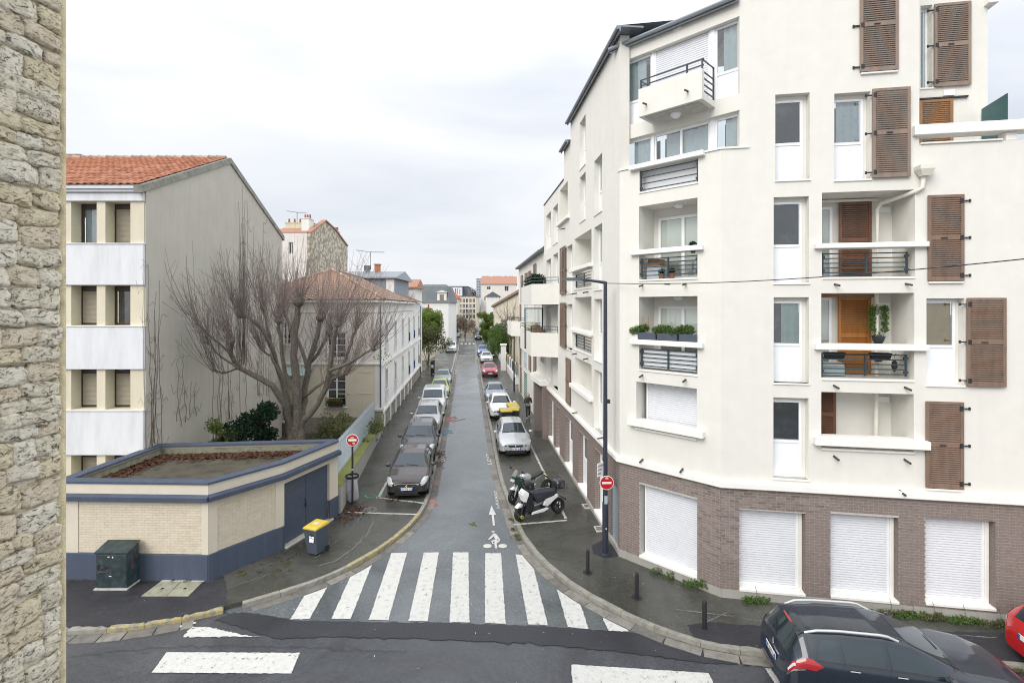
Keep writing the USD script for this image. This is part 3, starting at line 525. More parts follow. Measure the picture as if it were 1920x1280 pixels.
# --- street facade
for o4 in hS[:6] + hS[9:15] + hS[16:18]:
    a, b, c, d = o4; window(apt, S, a+.003, b-.003, c+.003, d-.003, o=-.2, split=c + (d-c)*.42, cur=[m_curtain, m_curtaing, m_curtaind][rng.integers(3)]); sill(apt, S, a, b, c)
a, b, c, d = hS[15]; window(apt, S, a+.003, b-.003, c+.003, d-.003, o=-.2, split=c + (d-c)*.42)
for k, (a, b, c, d) in enumerate(hS[6:9]):
    loggia(apt, S, a, b, c, d, .7); window(apt, S, a+.5, a+2.2, c+.02, d-.3, o=-.92, mull=[a+1.35], cur=m_curtaing, w=.08)
    ledge(apt, S, 3.6*K, 7.6*K, zz((9.6, 6.8, 4.15)[k]), zz((9.75, 6.95, 4.33)[k]), .16)
    if k < 2: railing(apt, S, a+.05, b-.05, c+.12, c+.62, -.08, posts=[(a+b)/2])
    part(apt, 'balcony_sill', S.cbox(a-.01, b+.01, c-.055, c-.004, -.02, .03, .006), m_cornice, world=True)
    if k < 2:
        for x in (a+.5, b-.5): spout(apt, S, x, c-.2)
for a, b, c, d in hS[9:11]: shutter(apt, S, b+.06, b+1.45, c-.02, d+.08, .05, m_wood, -1)
shutter(apt, S, 7.86*K, 8.92*K, zz(3.15), zz(5.42), .03, m_wood, 1)
a, b, c, d = hS[18] if len(hS) > 18 else hS[-1]
a, b, c, d = hS[-1]; loggia(apt, S, a, b, c, d, .8); ledge(apt, S, 8.2*K, 11.2*K, zz(12.35), zz(12.5), .16); spout(apt, S, 9.4*K, zz(12.0)); spout(apt, S, 2.0*K, zz(3.12)); spout(apt, S, 6.5*K, zz(3.12))

# --- ground floor: mortar backing, bricks, openings
gR = [q4(.49,2.22,.0,2.25), q4(2.85,4.54,.03,2.30), q4(5.17,6.81,.08,2.36)]; gC = [q4(.74,2.66,-.0,2.3)]
gS = [q4(.2,1.05,-.1,1.9), q4(1.9,3.25,.0,2.4), q4(4.55,6.2,.0,2.4), q4(7.5,9.3,.0,2.4), q4(10.9,12.0,.0,2.4), q4(12.9,14.6,.0,2.4)]
zb_, zt_ = .36, zz(2.86)
facing = part(apt, 'brick_facing', cat(R.wall(sbox(0, PV-.1, 9.5, zt_), gR), C.wall(sbox(0, PV-.1, C.L, zt_), gC), S.wall(sbox(0, PV-.1, 16.6*K, zt_), gS)), m_mortar, world=True)
bricks = []
for fr, L, holes in ((R, 9.3, gR), (C, C.L, gC), (S, 16.6*K, gS)):
    rows = int((zt_ - zb_) / .0735)
    for r in range(rows):
        za = zb_ + r * .0735; zc_ = za + .0585; x = -.115 * (r % 2)
        while x < L:
            segs = [(max(x, 0), min(x + .22, L))]
            for h in holes:
                if zc_ > h[2] and za < h[3]:
                    segs = [t for a, b in segs for t in ((a, min(b, h[0])), (max(a, h[1]), b)) if t[1] - t[0] > .01]
            for a, b in segs:
                if b - a > .012: bricks.append(fr.box(a, b - .0, za, zc_, -.002, .010 + rng.random() * .004))
            x += .234
        for h in holes:
            if zc_ > h[2] and za < h[3]:
                for k in range(1): bricks.append(fr.box(h[1] - .010, h[1] + .001, za, zc_, -.25, -.125 - .0)); bricks.append(fr.box(h[1] - .010, h[1] + .001, za, zc_, -.115, -.003))
many(facing, 'brick', 'brick_courses', bricks, m_brick)
part(apt, 'plinth', cat(R.box(0, 9.5, PV-.1, zb_-.012, -.1, .03), C.box(-.02, C.L+.01, PV-.1, zb_-.012, -.1, .03), S.box(.0, 16.6*K, PV-.1, zb_-.1, -.1, .025)), m_plinth, world=True)
part(apt, 'cornice', cat(R.cbox(-.05, 9.5, zt_+.002, z1+.04, -.25, .13, .02), C.cbox(-.05, C.L+.06, zt_+.004, z1+.038, -.25, .13, .02), S.cbox(-.05, 16.65*K, zt_+.006, z1+.036, -.25, .13, .02)), m_cornice, world=True)
for a, b, c, d in gR: roller(apt, R, a+.004, b-.1, c+.03, d-.004, -.24); part(apt, 'window_post', R.cbox(b-.097, b-.012, c, d-.003, -.26, -.2, .006), m_cornice, world=True); part(apt, 'window_sill', R.cbox(a+.003, b-.003, c-.05, c+.025, -.28, .045, .01), m_cornice, world=True)
for a, b, c, d in gC: roller(apt, C, a+.08, b-.004, c+.03, d-.004, -.2); part(apt, 'window_sill', C.cbox(a+.003, b-.003, c-.05, c+.025, -.28, .045, .01), m_cornice, world=True)
part(apt, 'meter_cupboard_door', S.cbox(gS[0][0]+.01, gS[0][1]-.01, gS[0][2], gS[0][3]-.01, -.2, -.06, .01), pm('pale_blue_grey_door', (.30, .35, .40), .5, .08, 6), world=True)
for i, (a, b, c, d) in enumerate(gS[1:]):
    window(apt, S, a+.15, b-.004, c+.01, d-.004, o=-.2, split=(c+(d-c)*.48) if i else d-.5, cur=m_curtaing, w=.08, name='window'); part(apt, 'window_sill', S.cbox(a+.003, b-.003, c-.12, c+.008, -.28, .05, .01), m_cornice, world=True)
    part(apt, 'window_post', S.cbox(a+.013, a+.148, c+.01, d-.004, -.27, -.18, .006), m_cornice, world=True)

# --- things on the balconies
def leafcloud(centres, n, size, squash=1., seed=1):
    r = np.random.default_rng(seed); out = []
    c = np.asarray(centres, float); idx = r.integers(len(c), size=n)
    d = r.normal(size=(n, 3)); d /= np.linalg.norm(d, axis=1, keepdims=True); P = c[idx, :3] + d * c[idx, 3:4] * (r.random((n, 1)) ** .4); P[:, 2] = c[idx, 2] + (P[:, 2] - c[idx, 2]) * squash
    a = r.normal(size=(n, 3)); a /= np.linalg.norm(a, axis=1, keepdims=True); b = np.cross(a, r.normal(size=(n, 3))); b /= np.linalg.norm(b, axis=1, keepdims=True)
    s = size * (.6 + .8 * r.random((n, 1))); fold = np.cross(a, b) * s * .25
    V = np.stack([P - a * s, P - b * s * .45 + fold, P + a * s, P + b * s * .45 + fold], 1).reshape(-1, 3)
    i = np.arange(n)[:, None] * 4; Fc = np.vstack([i + [0, 1, 2], i + [0, 2, 3]]); return (V, Fc)
fo = C.pt(.7*K, zz(6.96), .02); t = thing('planter_box', 'long dark grey planter of bushy green plants on the white ledge of the corner balcony', 'planter', fo)
part(t, 'trough', cat(C.cbox(.72*K, 1.35*K, zz(6.945), zz(7.16), -.14, .1, .02), C.cbox(1.40*K, 2.06*K, zz(6.945), zz(7.16), -.14, .1, .02), C.cbox(2.12*K, 2.66*K, zz(6.945), zz(7.16), -.14, .1, .02)), m_bin, world=True)
part(t, 'foliage', leafcloud([[*C.pt(s*K, zz(7.26) + .05*math.sin(s*9), -.02), .17] for s in (.55, .72, .9, 1.35, 1.5, 1.7, 1.9, 2.1, 2.25, 2.4)], 2600, .035, .8, 5), m_leaf, world=True)
part(t, 'plant_stake', cat([tube([C.pt(s*K, zz(7.1), -.02), C.pt(s*K, zz(7.65), -.02)], .012, 6) for s in (.85, 1.05)]), m_wood5, world=True)
hp = hR[6]; px_ = hp[1] - .52
for kz, lab in ((1.02, 'dark hanging pot with long trailing greenery on the downpipe of the orange shutter balcony'), (.55, 'small dark pot hung low on the downpipe behind the balcony railing')):
    pos = R.pt(px_, hp[2] + kz, -.63); t = thing('hanging_pot', lab, 'plant pot', pos)
    part(t, 'pot', lathe([[0, -.16], [.08, -.15], [.13, -.05], [.16, .06], [.145, .06], [.1, 0]], 20), m_bind, smooth=50)
    if kz > .8: part(t, 'foliage', leafcloud([[x*.17, 0, z, .10] for x in (-1, 1) for z in (.25, .4, .55, .7, .8)] + [[0, 0, .78, .14], [0, 0, .07, .14]], 1400, .03, 1., 9), m_leaf)
for s0 in (.15, 1.25): 
    t = thing('railing_planter', 'black trough hung on the %s half of the railing before the orange shutter' % ('left' if s0 < 1 else 'right'), 'planter', R.pt(hp[0]+s0, hp[2]+.5, -.2)); part(t, 'trough', R.w(hull(np.array([[hp[0]+s0+x, y, hp[2]+z] for z, g in ((.48, .04), (.66, 0)) for x in (g, .5-g) for y in (-.3+g, -.13-g)]))), m_blackplastic, world=True); part(t, 'soil', R.box(hp[0]+s0+.03, hp[0]+s0+.47, hp[2]+.655, hp[2]+.668, -.28, -.15), m_bark, world=True)
t = thing('wall_lantern', 'small pierced metal lantern hanging at the right end of the orange shutter balcony', 'lantern', R.pt(hp[1]-.25, hp[2]+.3, -.4)); part(t, 'cage', lathe([[.0, -.16], [.03, -.12], [.07, 0], [.05, .12], [.015, .16]], 10), m_iron); part(t, 'hook', tube([[0,0,.15],[0,0,.3],[.05,0,.34]], .008, 5), m_iron)
t = thing('storage_bench', 'low pale bench with grey cushion behind the railing of the orange shutter balcony', 'bench', R.pt(hp[0]+.3, hp[2], -.6)); part(t, 'seat', R.cbox(hp[0]+.06, hp[0]+.75, hp[2]+.02, hp[2]+.28, -.85, -.4, .02), m_curtaing, world=True); part(t, 'cushion', R.cbox(hp[0]+.06, hp[0]+.75, hp[2]+.283, hp[2]+.36, -.85, -.4, .03), m_pvcpanel, world=True)
h3 = hC[0]
t = thing('wooden_crate', 'brown wooden crate on the corner balcony with open railing', 'crate', C.pt(h3[0]+.3, h3[2]+.4, -.5)); part(t, 'crate_wall', cat(C.cbox(h3[0]+.15, h3[0]+.55, h3[2]+.42, h3[2]+.62, -.6, -.25, .01)), m_wood5, world=True); part(t, 'stand', C.cbox(h3[0]+.12, h3[0]+.6, h3[2]+.005, h3[2]+.417, -.62, -.24, .01), m_curtain, world=True)
for i, (sx, lab) in enumerate(((.62, 'terracotta pot at the left foot of the corner balcony railing'), (.95, 'terracotta pot in the middle of the corner balcony floor'))):
    t = thing('flower_pot', lab, 'plant pot', C.pt(h3[0]+sx, h3[2], -.25)); part(t, 'pot', lathe([[0, .005], [.07, .005], [.1, .17], [.085, .17], [.07, .13], [0, .13]], 16), m_tile[0], smooth=50); part(t, 'foliage', leafcloud([[0, 0, .22, .10]], 160, .03, 1., 3+i), m_leafd)
t = thing('flower_pot', 'green plant in a pot standing at the right end of the white corner ledge', 'plant pot', C.pt(h3[1]-.14, zz(9.79), -.02)); part(t, 'pot', lathe([[0, -.2], [.06, -.2], [.09, -.05], [.075, -.05], [0, -.08]], 14), m_bind, smooth=50); part(t, 'foliage', leafcloud([[0, 0, .0, .13]], 240, .04, 1., 8), m_leafd)
# ---------------------------------------------------------------- ground, streets, pavements, kerbs
struct('ground', bx(-400, 400, -28, 600, -.8, -.03), m_ground)
LK = [(100, 1181), (200, 1178), (262, 1171), (322, 1161), (382, 1149), (440, 1136), (515, 1114), (600, 1087), (660, 1060), (715, 1027), (760, 994), (790, 962), (805, 933)]
RK = [(957, 952), (968, 985), (985, 1016), (1012, 1048), (1052, 1084), (1105, 1118), (1165, 1149), (1230, 1177), (1290, 1198), (1350, 1213), (1425, 1222), (1560, 1231), (1700, 1238), (1841, 1244), (2000, 1250)]
def smooth_line(p, k=2):
    p = np.asarray(p, float)
    for _ in range(k): p = np.vstack([p[:1], np.stack([p[:-1]*.75+p[1:]*.25, p[:-1]*.25+p[1:]*.75], 1).reshape(-1, 2), p[-1:]])
    return p
lk = smooth_line([gp(-400, 1184, PV)[:2]] + [gp(*p, PV)[:2] for p in LK] + [st(-1.53, u)[:2] for u in (24, 30, 45, 70)] + [st(-1.7, 120)[:2], st(-1.7, 300)[:2]])
rk = smooth_line([st(1.75, 300)[:2], st(1.7, 120)[:2]] + [st(v, u)[:2] for v, u in ((1.5, 70), (1.45, 45), (1.45, 30), (1.45, 23))] + [gp(*p, PV)[:2] for p in RK] + [gp(2600, 1268, PV)[:2]])
LL, RL = LineString(lk), LineString(rk)
pavL = Polygon(list(lk) + [(-60, 300), (-60, lk[0][1])]); pavR = Polygon(list(rk) + [(60, rk[-1][1]), (60, 300)])
far_road = Polygon(list(lk[::-1]) + list(rk[::-1])[::-1][:1]) if 0 else None
struct('cross_street', flat([(-60, -12), (60, -12), (60, 15), (-60, 15)], -.012), m_cross)
side = Polygon([tuple(gp(*p)[:2]) for p in [(430, 1150), (560, 1163), (800, 1167), (1000, 1172), (1180, 1184), (1290, 1204)]] + [(14, 16), (6, 22), (-20, 306), (-36, 304), (-9, 22), (-12, 15.5)])
struct('side_street', flat(side, -.004), m_road)
kerbzone = unary_union([LL.buffer(.15), RL.buffer(.15)])
def pavement(poly, name): 
    p = poly.difference(kerbzone); p = p if p.geom_type == 'Polygon' else max(p.geoms, key=lambda g: g.area)
    return struct(name, mv(ext(p, .3), t=(0, 0, PV - .3)), m_walk)
pavement(pavL, 'pavement'); pavement(pavR, 'pavement')
def along(line, d0, d1, step, off0, off1, z0, z1, gap=.012, side_=1, jit=.006, ch=.012):
    """stones laid end to end along a line, between two offsets from it"""
    out = []; d = d0
    while d < d1 - .05:
        e = min(d + step * (.85 + .3 * rng.random()), d1)
        a, b = np.array(line.interpolate(d + gap).coords[0]), np.array(line.interpolate(e).coords[0]); t = (b - a) / (np.linalg.norm(b - a) + 1e-9); n = np.array([-t[1], t[0]]) * side_
        j = (rng.random() - .5) * jit
        pl = [a + n*off0, b + n*off0, b + n*off1, a + n*off1]; c = sum(pl) / 4
        top = [p + (c - p) / np.linalg.norm(c - p) * ch * 1.4 for p in pl]
        out.append(hull(np.array([[*p, z0] for p in pl] + [[*p, z1 - ch + j] for p in pl] + [[*p, z1 + j] for p in top]))); d = e
    return out
def locate(line, px, py, z=PV): return line.project(Point(*gp(px, py, z)[:2]))
kb = structx('kerb'); dl = lambda a, b: (locate(LL, *a), locate(LL, *b)); dr = lambda a, b: (locate(RL, *a), locate(RL, *b))
dfar = LL.project(Point(*st(-1.55, 60)[:2]))
for s_, m, st_ in ((0, m_kerb, .9),): pass
sL = along(LL, locate(LL, 60, 1182), locate(LL, 418, 1141), .85, 0, .3, -.1, PV, ch=.03) + along(LL, locate(LL, 455, 1132), dfar, 1.0, 0, .15, -.1, PV)
ylo, yhi = locate(LL, 185, 1178), locate(LL, 392, 1147); y2, y3 = locate(LL, 640, 1070), locate(LL, 790, 965)
for b in sL:
    d = LL.project(Point(*b[0].mean(0)[:2])); part(kb, 'kerb_stone', b, m_yellowk if ylo < d < yhi or y2 < d < y3 else m_kerb)
part(kb, 'kerb_stone', cat(along(LL, dfar, LL.length, 8.0, 0, .15, -.1, PV)), m_kerb, kind='stuff')
kr = structx('kerb'); rfar = RL.project(Point(*st(1.5, 60)[:2]))
for b in along(RL, rfar, locate(RL, 2000, 1250), 1.0, 0, .16, -.1, PV): part(kr, 'kerb_stone', b, m_kerb)
part(kr, 'kerb_stone', cat(along(RL, 0, rfar, 8.0, 0, .16, -.1, PV)), m_kerb, kind='stuff')
gl = structx('gutter')
for i, b in enumerate(along(LL, locate(LL, 60, 1182), locate(LL, 365, 1152), .55, -.34, -.02, -.1, .006, gap=.02, jit=.004, ch=.004) + along(LL, locate(LL, 470, 1128), dfar, .9, -.30, -.02, -.1, .004, gap=.006, ch=.003)): part(gl, 'gutter_stone', b, m_gutter2 if i % 3 else m_gutter)
gr_ = structx('gutter')
for i, b in enumerate(along(RL, rfar, locate(RL, 1560, 1231), .8, -.30, -.015, -.1, .005, gap=.006, ch=.003)): part(gr_, 'gutter_stone', b, m_gutter if i % 4 else m_gutter2)

def ragged(px, amp=.05, z=0., seed=0, step=.12):
    """a ground polygon from photo points with an uneven outline"""
    r = np.random.default_rng(seed); p = Polygon([tuple(gp(*q, z)[:2]) for q in px]).segmentize(step); c = np.array(p.exterior.coords)[:-1]
    c = c + r.normal(size=c.shape) * amp * .5; return Polygon(c).buffer(0)
tp = ragged([(400, 1160), (455, 1146), (560, 1163), (800, 1166), (1000, 1172), (1180, 1185), (1290, 1203), (1415, 1231), (1440, 1248), (1300, 1240), (1150, 1219), (1000, 1206), (800, 1197), (640, 1194), (520, 1196), (480, 1185)], .05, 0, 3)
struct('trench_patch', flat(tp, .002), m_patch)
struct('dark_patch', flat(ragged([(40, 1176), (40, 1085), (390, 1091), (418, 1078), (426, 1100), (424, 1132), (385, 1145), (320, 1158), (260, 1167), (200, 1173)], .04, PV, 5), PV + .004), m_walkdark)
struct('dark_patch', flat(ragged([(1288, 1172), (1330, 1166), (1420, 1172), (1700, 1180), (2000, 1190), (2000, 1246), (1841, 1236), (1560, 1224), (1425, 1214), (1350, 1205), (1300, 1194)], .03, PV, 6), PV + .004), m_walkdark)
struct('dark_patch', flat(ragged([(1110, 1022), (1130, 1012), (1150, 1022), (1162, 1042), (1135, 1046), (1112, 1038)], .03, PV, 7), PV + .004), m_walkdark)
struct('grey_patch', flat(ragged([(1000, 850), (1024, 842), (1075, 880), (1085, 925), (1060, 905), (1030, 870)], .05, PV, 14), PV + .004), m_ground)

# painted markings (crop 8 of the crossing: origin 500,920, scale 2.595)
gzone = unary_union([LL.buffer(.33), RL.buffer(.33)])
zc = thing('zebra_crossing', 'zebra crossing of nine white stripes across the mouth of the side street', 'road marking', gp(860, 1100))
for q in [[(202,478),(318,428),(208,622),(115,624)], [(430,365),(532,308),(408,622),(315,622)], [(607,302),(683,300),(592,628),(497,626)], [(765,300),(838,298),(783,632),(690,632)], [(907,298),(982,298),(986,638),(890,638)], [(1063,302),(1140,303),(1163,646),(1062,640)], [(1212,308),(1284,316),(1368,652),(1272,648)], [(1394,412),(1500,474),(1567,672),(1465,660)], [(1604,546),(1718,600),(1760,682),(1663,680)]]:
    part(zc, 'stripe', flat(ragged([(500+x/2.595, 920+y/2.595) for x, y in q], .012, 0, int(q[0][0]), .06).difference(gzone), .0045), m_white, world=True)
def mark(name, label, px, m, z=0., amp=.012, seed=1, lift=.0045, group=None): return solo(name, flat(ragged(px, amp, z, seed, .06), z + lift), m, label, 'road marking', group)
mark('crossing_stripe', 'big white crossing stripe lying across the near road at the lower left', [(284, 1260), (312.5, 1221.5), (562.5, 1223), (546, 1261.5)], m_white, seed=31, lift=.0)
mark('crossing_stripe', 'white crossing stripe cut off by the dark tarmac patch near the yellow kerb', [(342, 1193.5), (360, 1174), (391, 1175), (418, 1181), (467, 1191), (491, 1192.5)], m_white, seed=32, lift=.0, amp=.025)
mark('crossing_stripe', 'white crossing stripe at the bottom edge left of the dark estate car', [(1071, 1244.5), (1329, 1261), (1352, 1312), (1075, 1300)], m_white, seed=33, lift=.0)
mark('crossing_stripe', 'thin sliver of white paint beside the yellow kerb stones', [(321, 1176), (367, 1165), (368, 1168), (335, 1176)], m_white, seed=34)
mark('parking_line', 'short white parking line behind the dark estate car', [(1435, 1252), (1445, 1252), (1472, 1290), (1460, 1292)], m_white, seed=35, lift=.0)
def line(name, label, a, b, w, m, z=PV, seed=1):
    A, B = gp(*a, z)[:2], gp(*b, z)[:2]; t = (B - A) / np.linalg.norm(B - A); n = np.array([-t[1], t[0]]) * w / 2; r = np.random.default_rng(seed)
    p = Polygon([A - n, B - n, B + n, A + n]).segmentize(.1); c = np.array(p.exterior.coords)[:-1]; return solo(name, flat(Polygon(c + r.normal(size=c.shape) * .006).buffer(0), z + .0055), m, label, 'road marking')
line('parking_line', 'white parking bay end line under the wheels of the white scooter', (964, 983), (1063, 975), .11, m_whiteworn, seed=2)
line('parking_line', 'white parking bay line running from the scooter back past the silver hatchback', (1061, 972), (1022, 890), .11, m_whiteworn, seed=3)
line('parking_line', 'long white parking bay line beside the silver hatchback', (1022, 890), (975, 792), .11, m_whiteworn, seed=9)
line('parking_line', 'white parking bay line in front of the brown hatchback', (705, 932), (795, 943), .11, m_whiteworn, seed=4)
line('parking_line', 'white parking bay line along the pavement side of the brown hatchback', (709, 934), (726, 902), .11, m_whiteworn, seed=5)
line('parking_line', 'worn white line on the pavement behind the tall no entry post', (650, 960), (783, 964), .10, m_whiteworn, seed=6)
line('parking_line', 'white parking bay line along the left kerb further up the street', tuple((CX + st(-1.9, 46)[0]/st(-1.9, 46)[1]*F, HZ + (H-PV)*F/st(-1.9, 46)[1])), tuple((CX + st(-1.9, 90)[0]/st(-1.9, 90)[1]*F, HZ + (H-PV)*F/st(-1.9, 90)[1])), .15, m_whiteworn, seed=7)
fz = thing('zebra_crossing', 'small far zebra crossing beyond the white van', 'road marking', st(0, 108))
for i in range(4): part(fz, 'stripe', mv(flat([st(v, u)[:2] for v, u in ((-1.4+i*.85, 106), (-.95+i*.85, 106), (-.95+i*.85, 111), (-1.4+i*.85, 111))], .006)), m_white, world=True)
g7 = lambda pts: [tuple(gp(860 + x/7.11, 860 + y/7.11)[:2]) for x, y in pts]
w1, w2 = g7([(385, 1160)])[0], g7([(588, 1160)])[0]; hd = g7([(459, 968)])[0]; rr_ = abs(g7([(443, 1160)])[0][0] - w1[0])
bike = unary_union([Point(*w1).buffer(rr_), Point(*w2).buffer(rr_), Point(*hd).buffer(rr_*.42), Polygon(g7([(470,990),(500,1005),(550,1075),(543,1095),(500,1128),(512,1187),(489,1189),(478,1118),(490,1090),(445,1105),(470,1130),(455,1132),(435,1095),(495,1070),(466,1030),(405,1076),(397,1068),(455,1008)])).buffer(.01)])
solo('bicycle_symbol', flat(bike, .0045), m_white, 'white painted cyclist symbol on the road above the zebra crossing', 'road marking')
solo('direction_arrow', flat(Polygon(g7([(437,620),(500,745),(468,745),(484,888),(456,888),(440,745),(401,745)])), .0045), m_white, 'white painted arrow pointing up the street above the cyclist symbol', 'road marking')
def stencil(s, px0, px1, label, m=None, name='road_lettering', z=0.):
    a, b = gp(*px0, z), gp(*px1, z); L = np.linalg.norm(b - a); t = text(s, 1.0, .001, True); w = t[0][:, 0].max(); u = (b - a) / L; v = np.array([-u[1], u[0], 0]); k = L / w
    V = a + t[0][:, :1] * k * u + t[0][:, 1:2] * k * .32 * v + np.array([0, 0, .0035]) + t[0][:, 2:] * [0, 0, 1]; return solo(name, (V, t[1]), m or m_white, label, 'lettering')
stencil('LAVANT', (936.5, 953), (931, 919), 'white stencilled letters running up the road beside the arrow'); stencil('LO/T', (922, 871), (918, 850), 'white stencilled mark on the road opposite the silver hatchback'); stencil('LO/T', (834, 866), (831, 848), 'white stencilled mark on the road beside the brown hatchback')
def spray(px, py, m, label, z=0., n=5, r=.16, seed=0, w=.025):
    g = np.random.default_rng(seed); c = gp(px, py, z)[:2]; shp = []
    for i in range(n):
        th = np.linspace(0, 2 + 4 * g.random(), 14); o = c + g.normal(size=2) * r; shp.append(LineString(np.c_[o[0] + np.cos(th + g.random()*6) * r * (.5 + g.random()), o[1] + np.sin(th) * r * (.4 + g.random())]).buffer(w))
    return solo('spray_mark', flat(unary_union(shp), z + .0065), m, label, 'spray mark')
spray(838, 785, m_red, 'large red spray scribble on the gutter beside the silver people carrier', .004, 9, .4, 1, .05); spray(833, 812, m_blue, 'blue spray mark on the gutter beside the dark parked car', .004, 5, .28, 2, .06); spray(813, 905, m_red, 'red spray blot on the gutter by the brown hatchback', .004, 6, .14, 3, .03)
spray(808, 940, m_red, 'red spray marks on the road edge in front of the brown hatchback', .0, 6, .2, 4, .02); spray(697, 930, m_green, 'green spray circle on the pavement by the parking line', PV, 4, .16, 5, .014); spray(884, 981, m_leafy, 'small yellow-green spray mark in the middle of the side street', 0, 3, .06, 6, .03); spray(923, 770, m_red, 'faint red mark on the right gutter near the wheelie bins', .004, 4, .2, 7, .04)
line('spray_mark', 'thin green spray line on the pavement beside the brown hatchback', (716, 878), (733, 879), .05, m_green, seed=8)
def crack(name, label, px, m, z=PV, w=.03, seed=0):
    g = np.random.default_rng(seed); p = LineString([tuple(gp(*q, z)[:2]) for q in px]).segmentize(.12); c = np.array(p.coords) + g.normal(size=(len(p.coords), 2)) * .03
    return solo(name, flat(LineString(c).buffer(w, cap_style=2), z + .007), m, label, 'pavement joint')
m_seam = pm('pale_tar_seam', (.13, .13, .12), .7, .3, 20)
crack('tar_seam', 'pale seam on the left pavement leading from the bin to the parking line', [(700, 978), (690, 1000), (660, 1030), (630, 1050), (600, 1060)], m_seam, seed=1); crack('tar_seam', 'pale seam close to the yellow lidded bin', [(678, 965), (660, 990), (625, 1020), (590, 1045)], m_seam, seed=2, w=.02)
crack('tar_seam', 'long pale seam beside the dark tarmac patch near the crossing', [(424, 1100), (440, 1100), (480, 1085), (505, 1075)], m_seam, seed=3, w=.02)
m_chalk = pm('chalk', (.22, .22, .21), .9, .4, 12)
for a, b, lab in (((1268, 1142), (1375, 1155), 'faint long chalk line on the right pavement above the third bollard'), ((1325, 1165), (1363, 1148), 'short chalk stroke crossing the long line near the third bollard'), ((1386, 1157), (1428, 1164), 'short faint chalk line behind the estate car'), ((1768, 1188), (1868, 1195), 'chalk line on the dark tarmac between the estate car and the red car')): line('chalk_line', lab, a, b, .022, m_chalk, PV, int(a[0]))
m_tar = pm('black_tar_joint', (.016, .016, .018), .5, .3, 20)
crack('tar_joint', 'thin dark joint across the near road under the big white stripe', [(130, 1232), (280, 1214), (420, 1210), (600, 1214), (760, 1222)], m_tar, 0, .005, 6)
# cover slabs, gratings
t = thing('cover_slabs', 'pair of mossy concrete cover slabs set in dark tarmac beside the utility cabinet', 'cover slab', gp(325, 1105, PV))
for q in ([(265, 1118), (301, 1091), (339, 1091), (311, 1118)], [(312.5, 1118), (340.5, 1091), (380, 1091), (353, 1118)]):
    pl = [gp(*p, PV) for p in q]; part(t, 'slab', hull(np.vstack([np.array(pl) + [0, 0, dz] for dz in (-.05, .022)])), m_concrete, world=True)
    c = sum(pl) / 4; part(t, 'lifting_hole', mv(bx(-.04, .04, -.04, .04, 0, .001), t=c + [0, 0, .0232]), m_iron, world=True)
part(t, 'edging', hull(np.array([gp(*p, PV + dz) for p in ((300, 1090), (382, 1090), (385, 1086), (306, 1086)) for dz in (.0, .02)])), m_concretel, world=True)
for q, lab in (([(1090, 945), (1106, 944), (1112, 953), (1097, 954)], 'white framed drain cover on the pavement by the brick wall'), ([(1113, 987), (1130, 985), (1134, 996), (1119, 998)], 'yellowed drain cover beside the street lamp post')):
    pl = np.array([gp(*p, PV) for p in q]); t = thing('drain_cover', lab, 'drain cover', pl.mean(0)); part(t, 'frame', hull(np.vstack([pl + [0, 0, -.02], pl + [0, 0, .018]])), m_concretel, world=True); c = pl.mean(0)
    part(t, 'grate', cat([mv(bx(-.12, .12, -.008, .008, 0, .006), t=c + [0, y, .0185]) for y in np.linspace(-.12, .12, 6)]), m_iron, world=True)
solo('manhole_cover', mv(lathe([[0, .004], [.30, .004], [.31, -.01]], 28), t=gp(693, 955, PV)[:3]), m_seam, 'round manhole cover on the left pavement in front of the parking line', 'manhole cover')
# litter and fallen leaves
def scatter(name, label, cat_, spots, n, size, m, z=PV, seed=0, kind='stuff'):
    r = np.random.default_rng(seed); out = []
    for (px, py, rad, k) in spots:
        c = gp(px, py, z); 
        for _ in range(k):
            p = c + np.r_[r.normal(size=2) * rad, .010 + r.random() * .012]; a = r.random() * 6.28; s = size * (.5 + r.random()); u = np.array([math.cos(a), math.sin(a), r.normal() * .3]) * s; v = np.array([-math.sin(a), math.cos(a), r.normal() * .3]) * s * .6
            out.append((np.array([p - u, p - v, p + u, p + v]), np.array([[0, 1, 2], [0, 2, 3]])))
    return solo(name, cat(out), m, label, cat_, kind=kind)
scatter('fallen_leaves', 'scatter of reddish fallen leaves at the foot of the tall no entry post and along the left kerb', 'leaves', [(652, 955, .25, 120), (670, 958, .35, 120), (735, 935, .2, 60), (825, 850, .18, 120), (822, 868, .15, 80), (520, 1062, .3, 14), (640, 970, .3, 60)], 0, .05, m_deadleaf, seed=3)
scatter('litter_specks', 'pale specks of grit and litter over the pavements', 'litter', [(560, 1050, 1.2, 60), (650, 990, .9, 40), (1180, 1090, 1.0, 40), (1080, 1000, .9, 30), (1300, 1160, .8, 26), (700, 880, .8, 16), (300, 1140, 1.4, 16), (1700, 1190, 1.5, 24)], 0, .011, m_concretel, seed=4)
scatter('litter_specks', 'pale specks of grit and litter over the roads', 'litter', [(800, 1180, 2.2, 30), (500, 1210, 2., 30), (1100, 1210, 1.6, 24), (900, 900, 1., 16)], 0, .012, m_signw, z=0, seed=5)

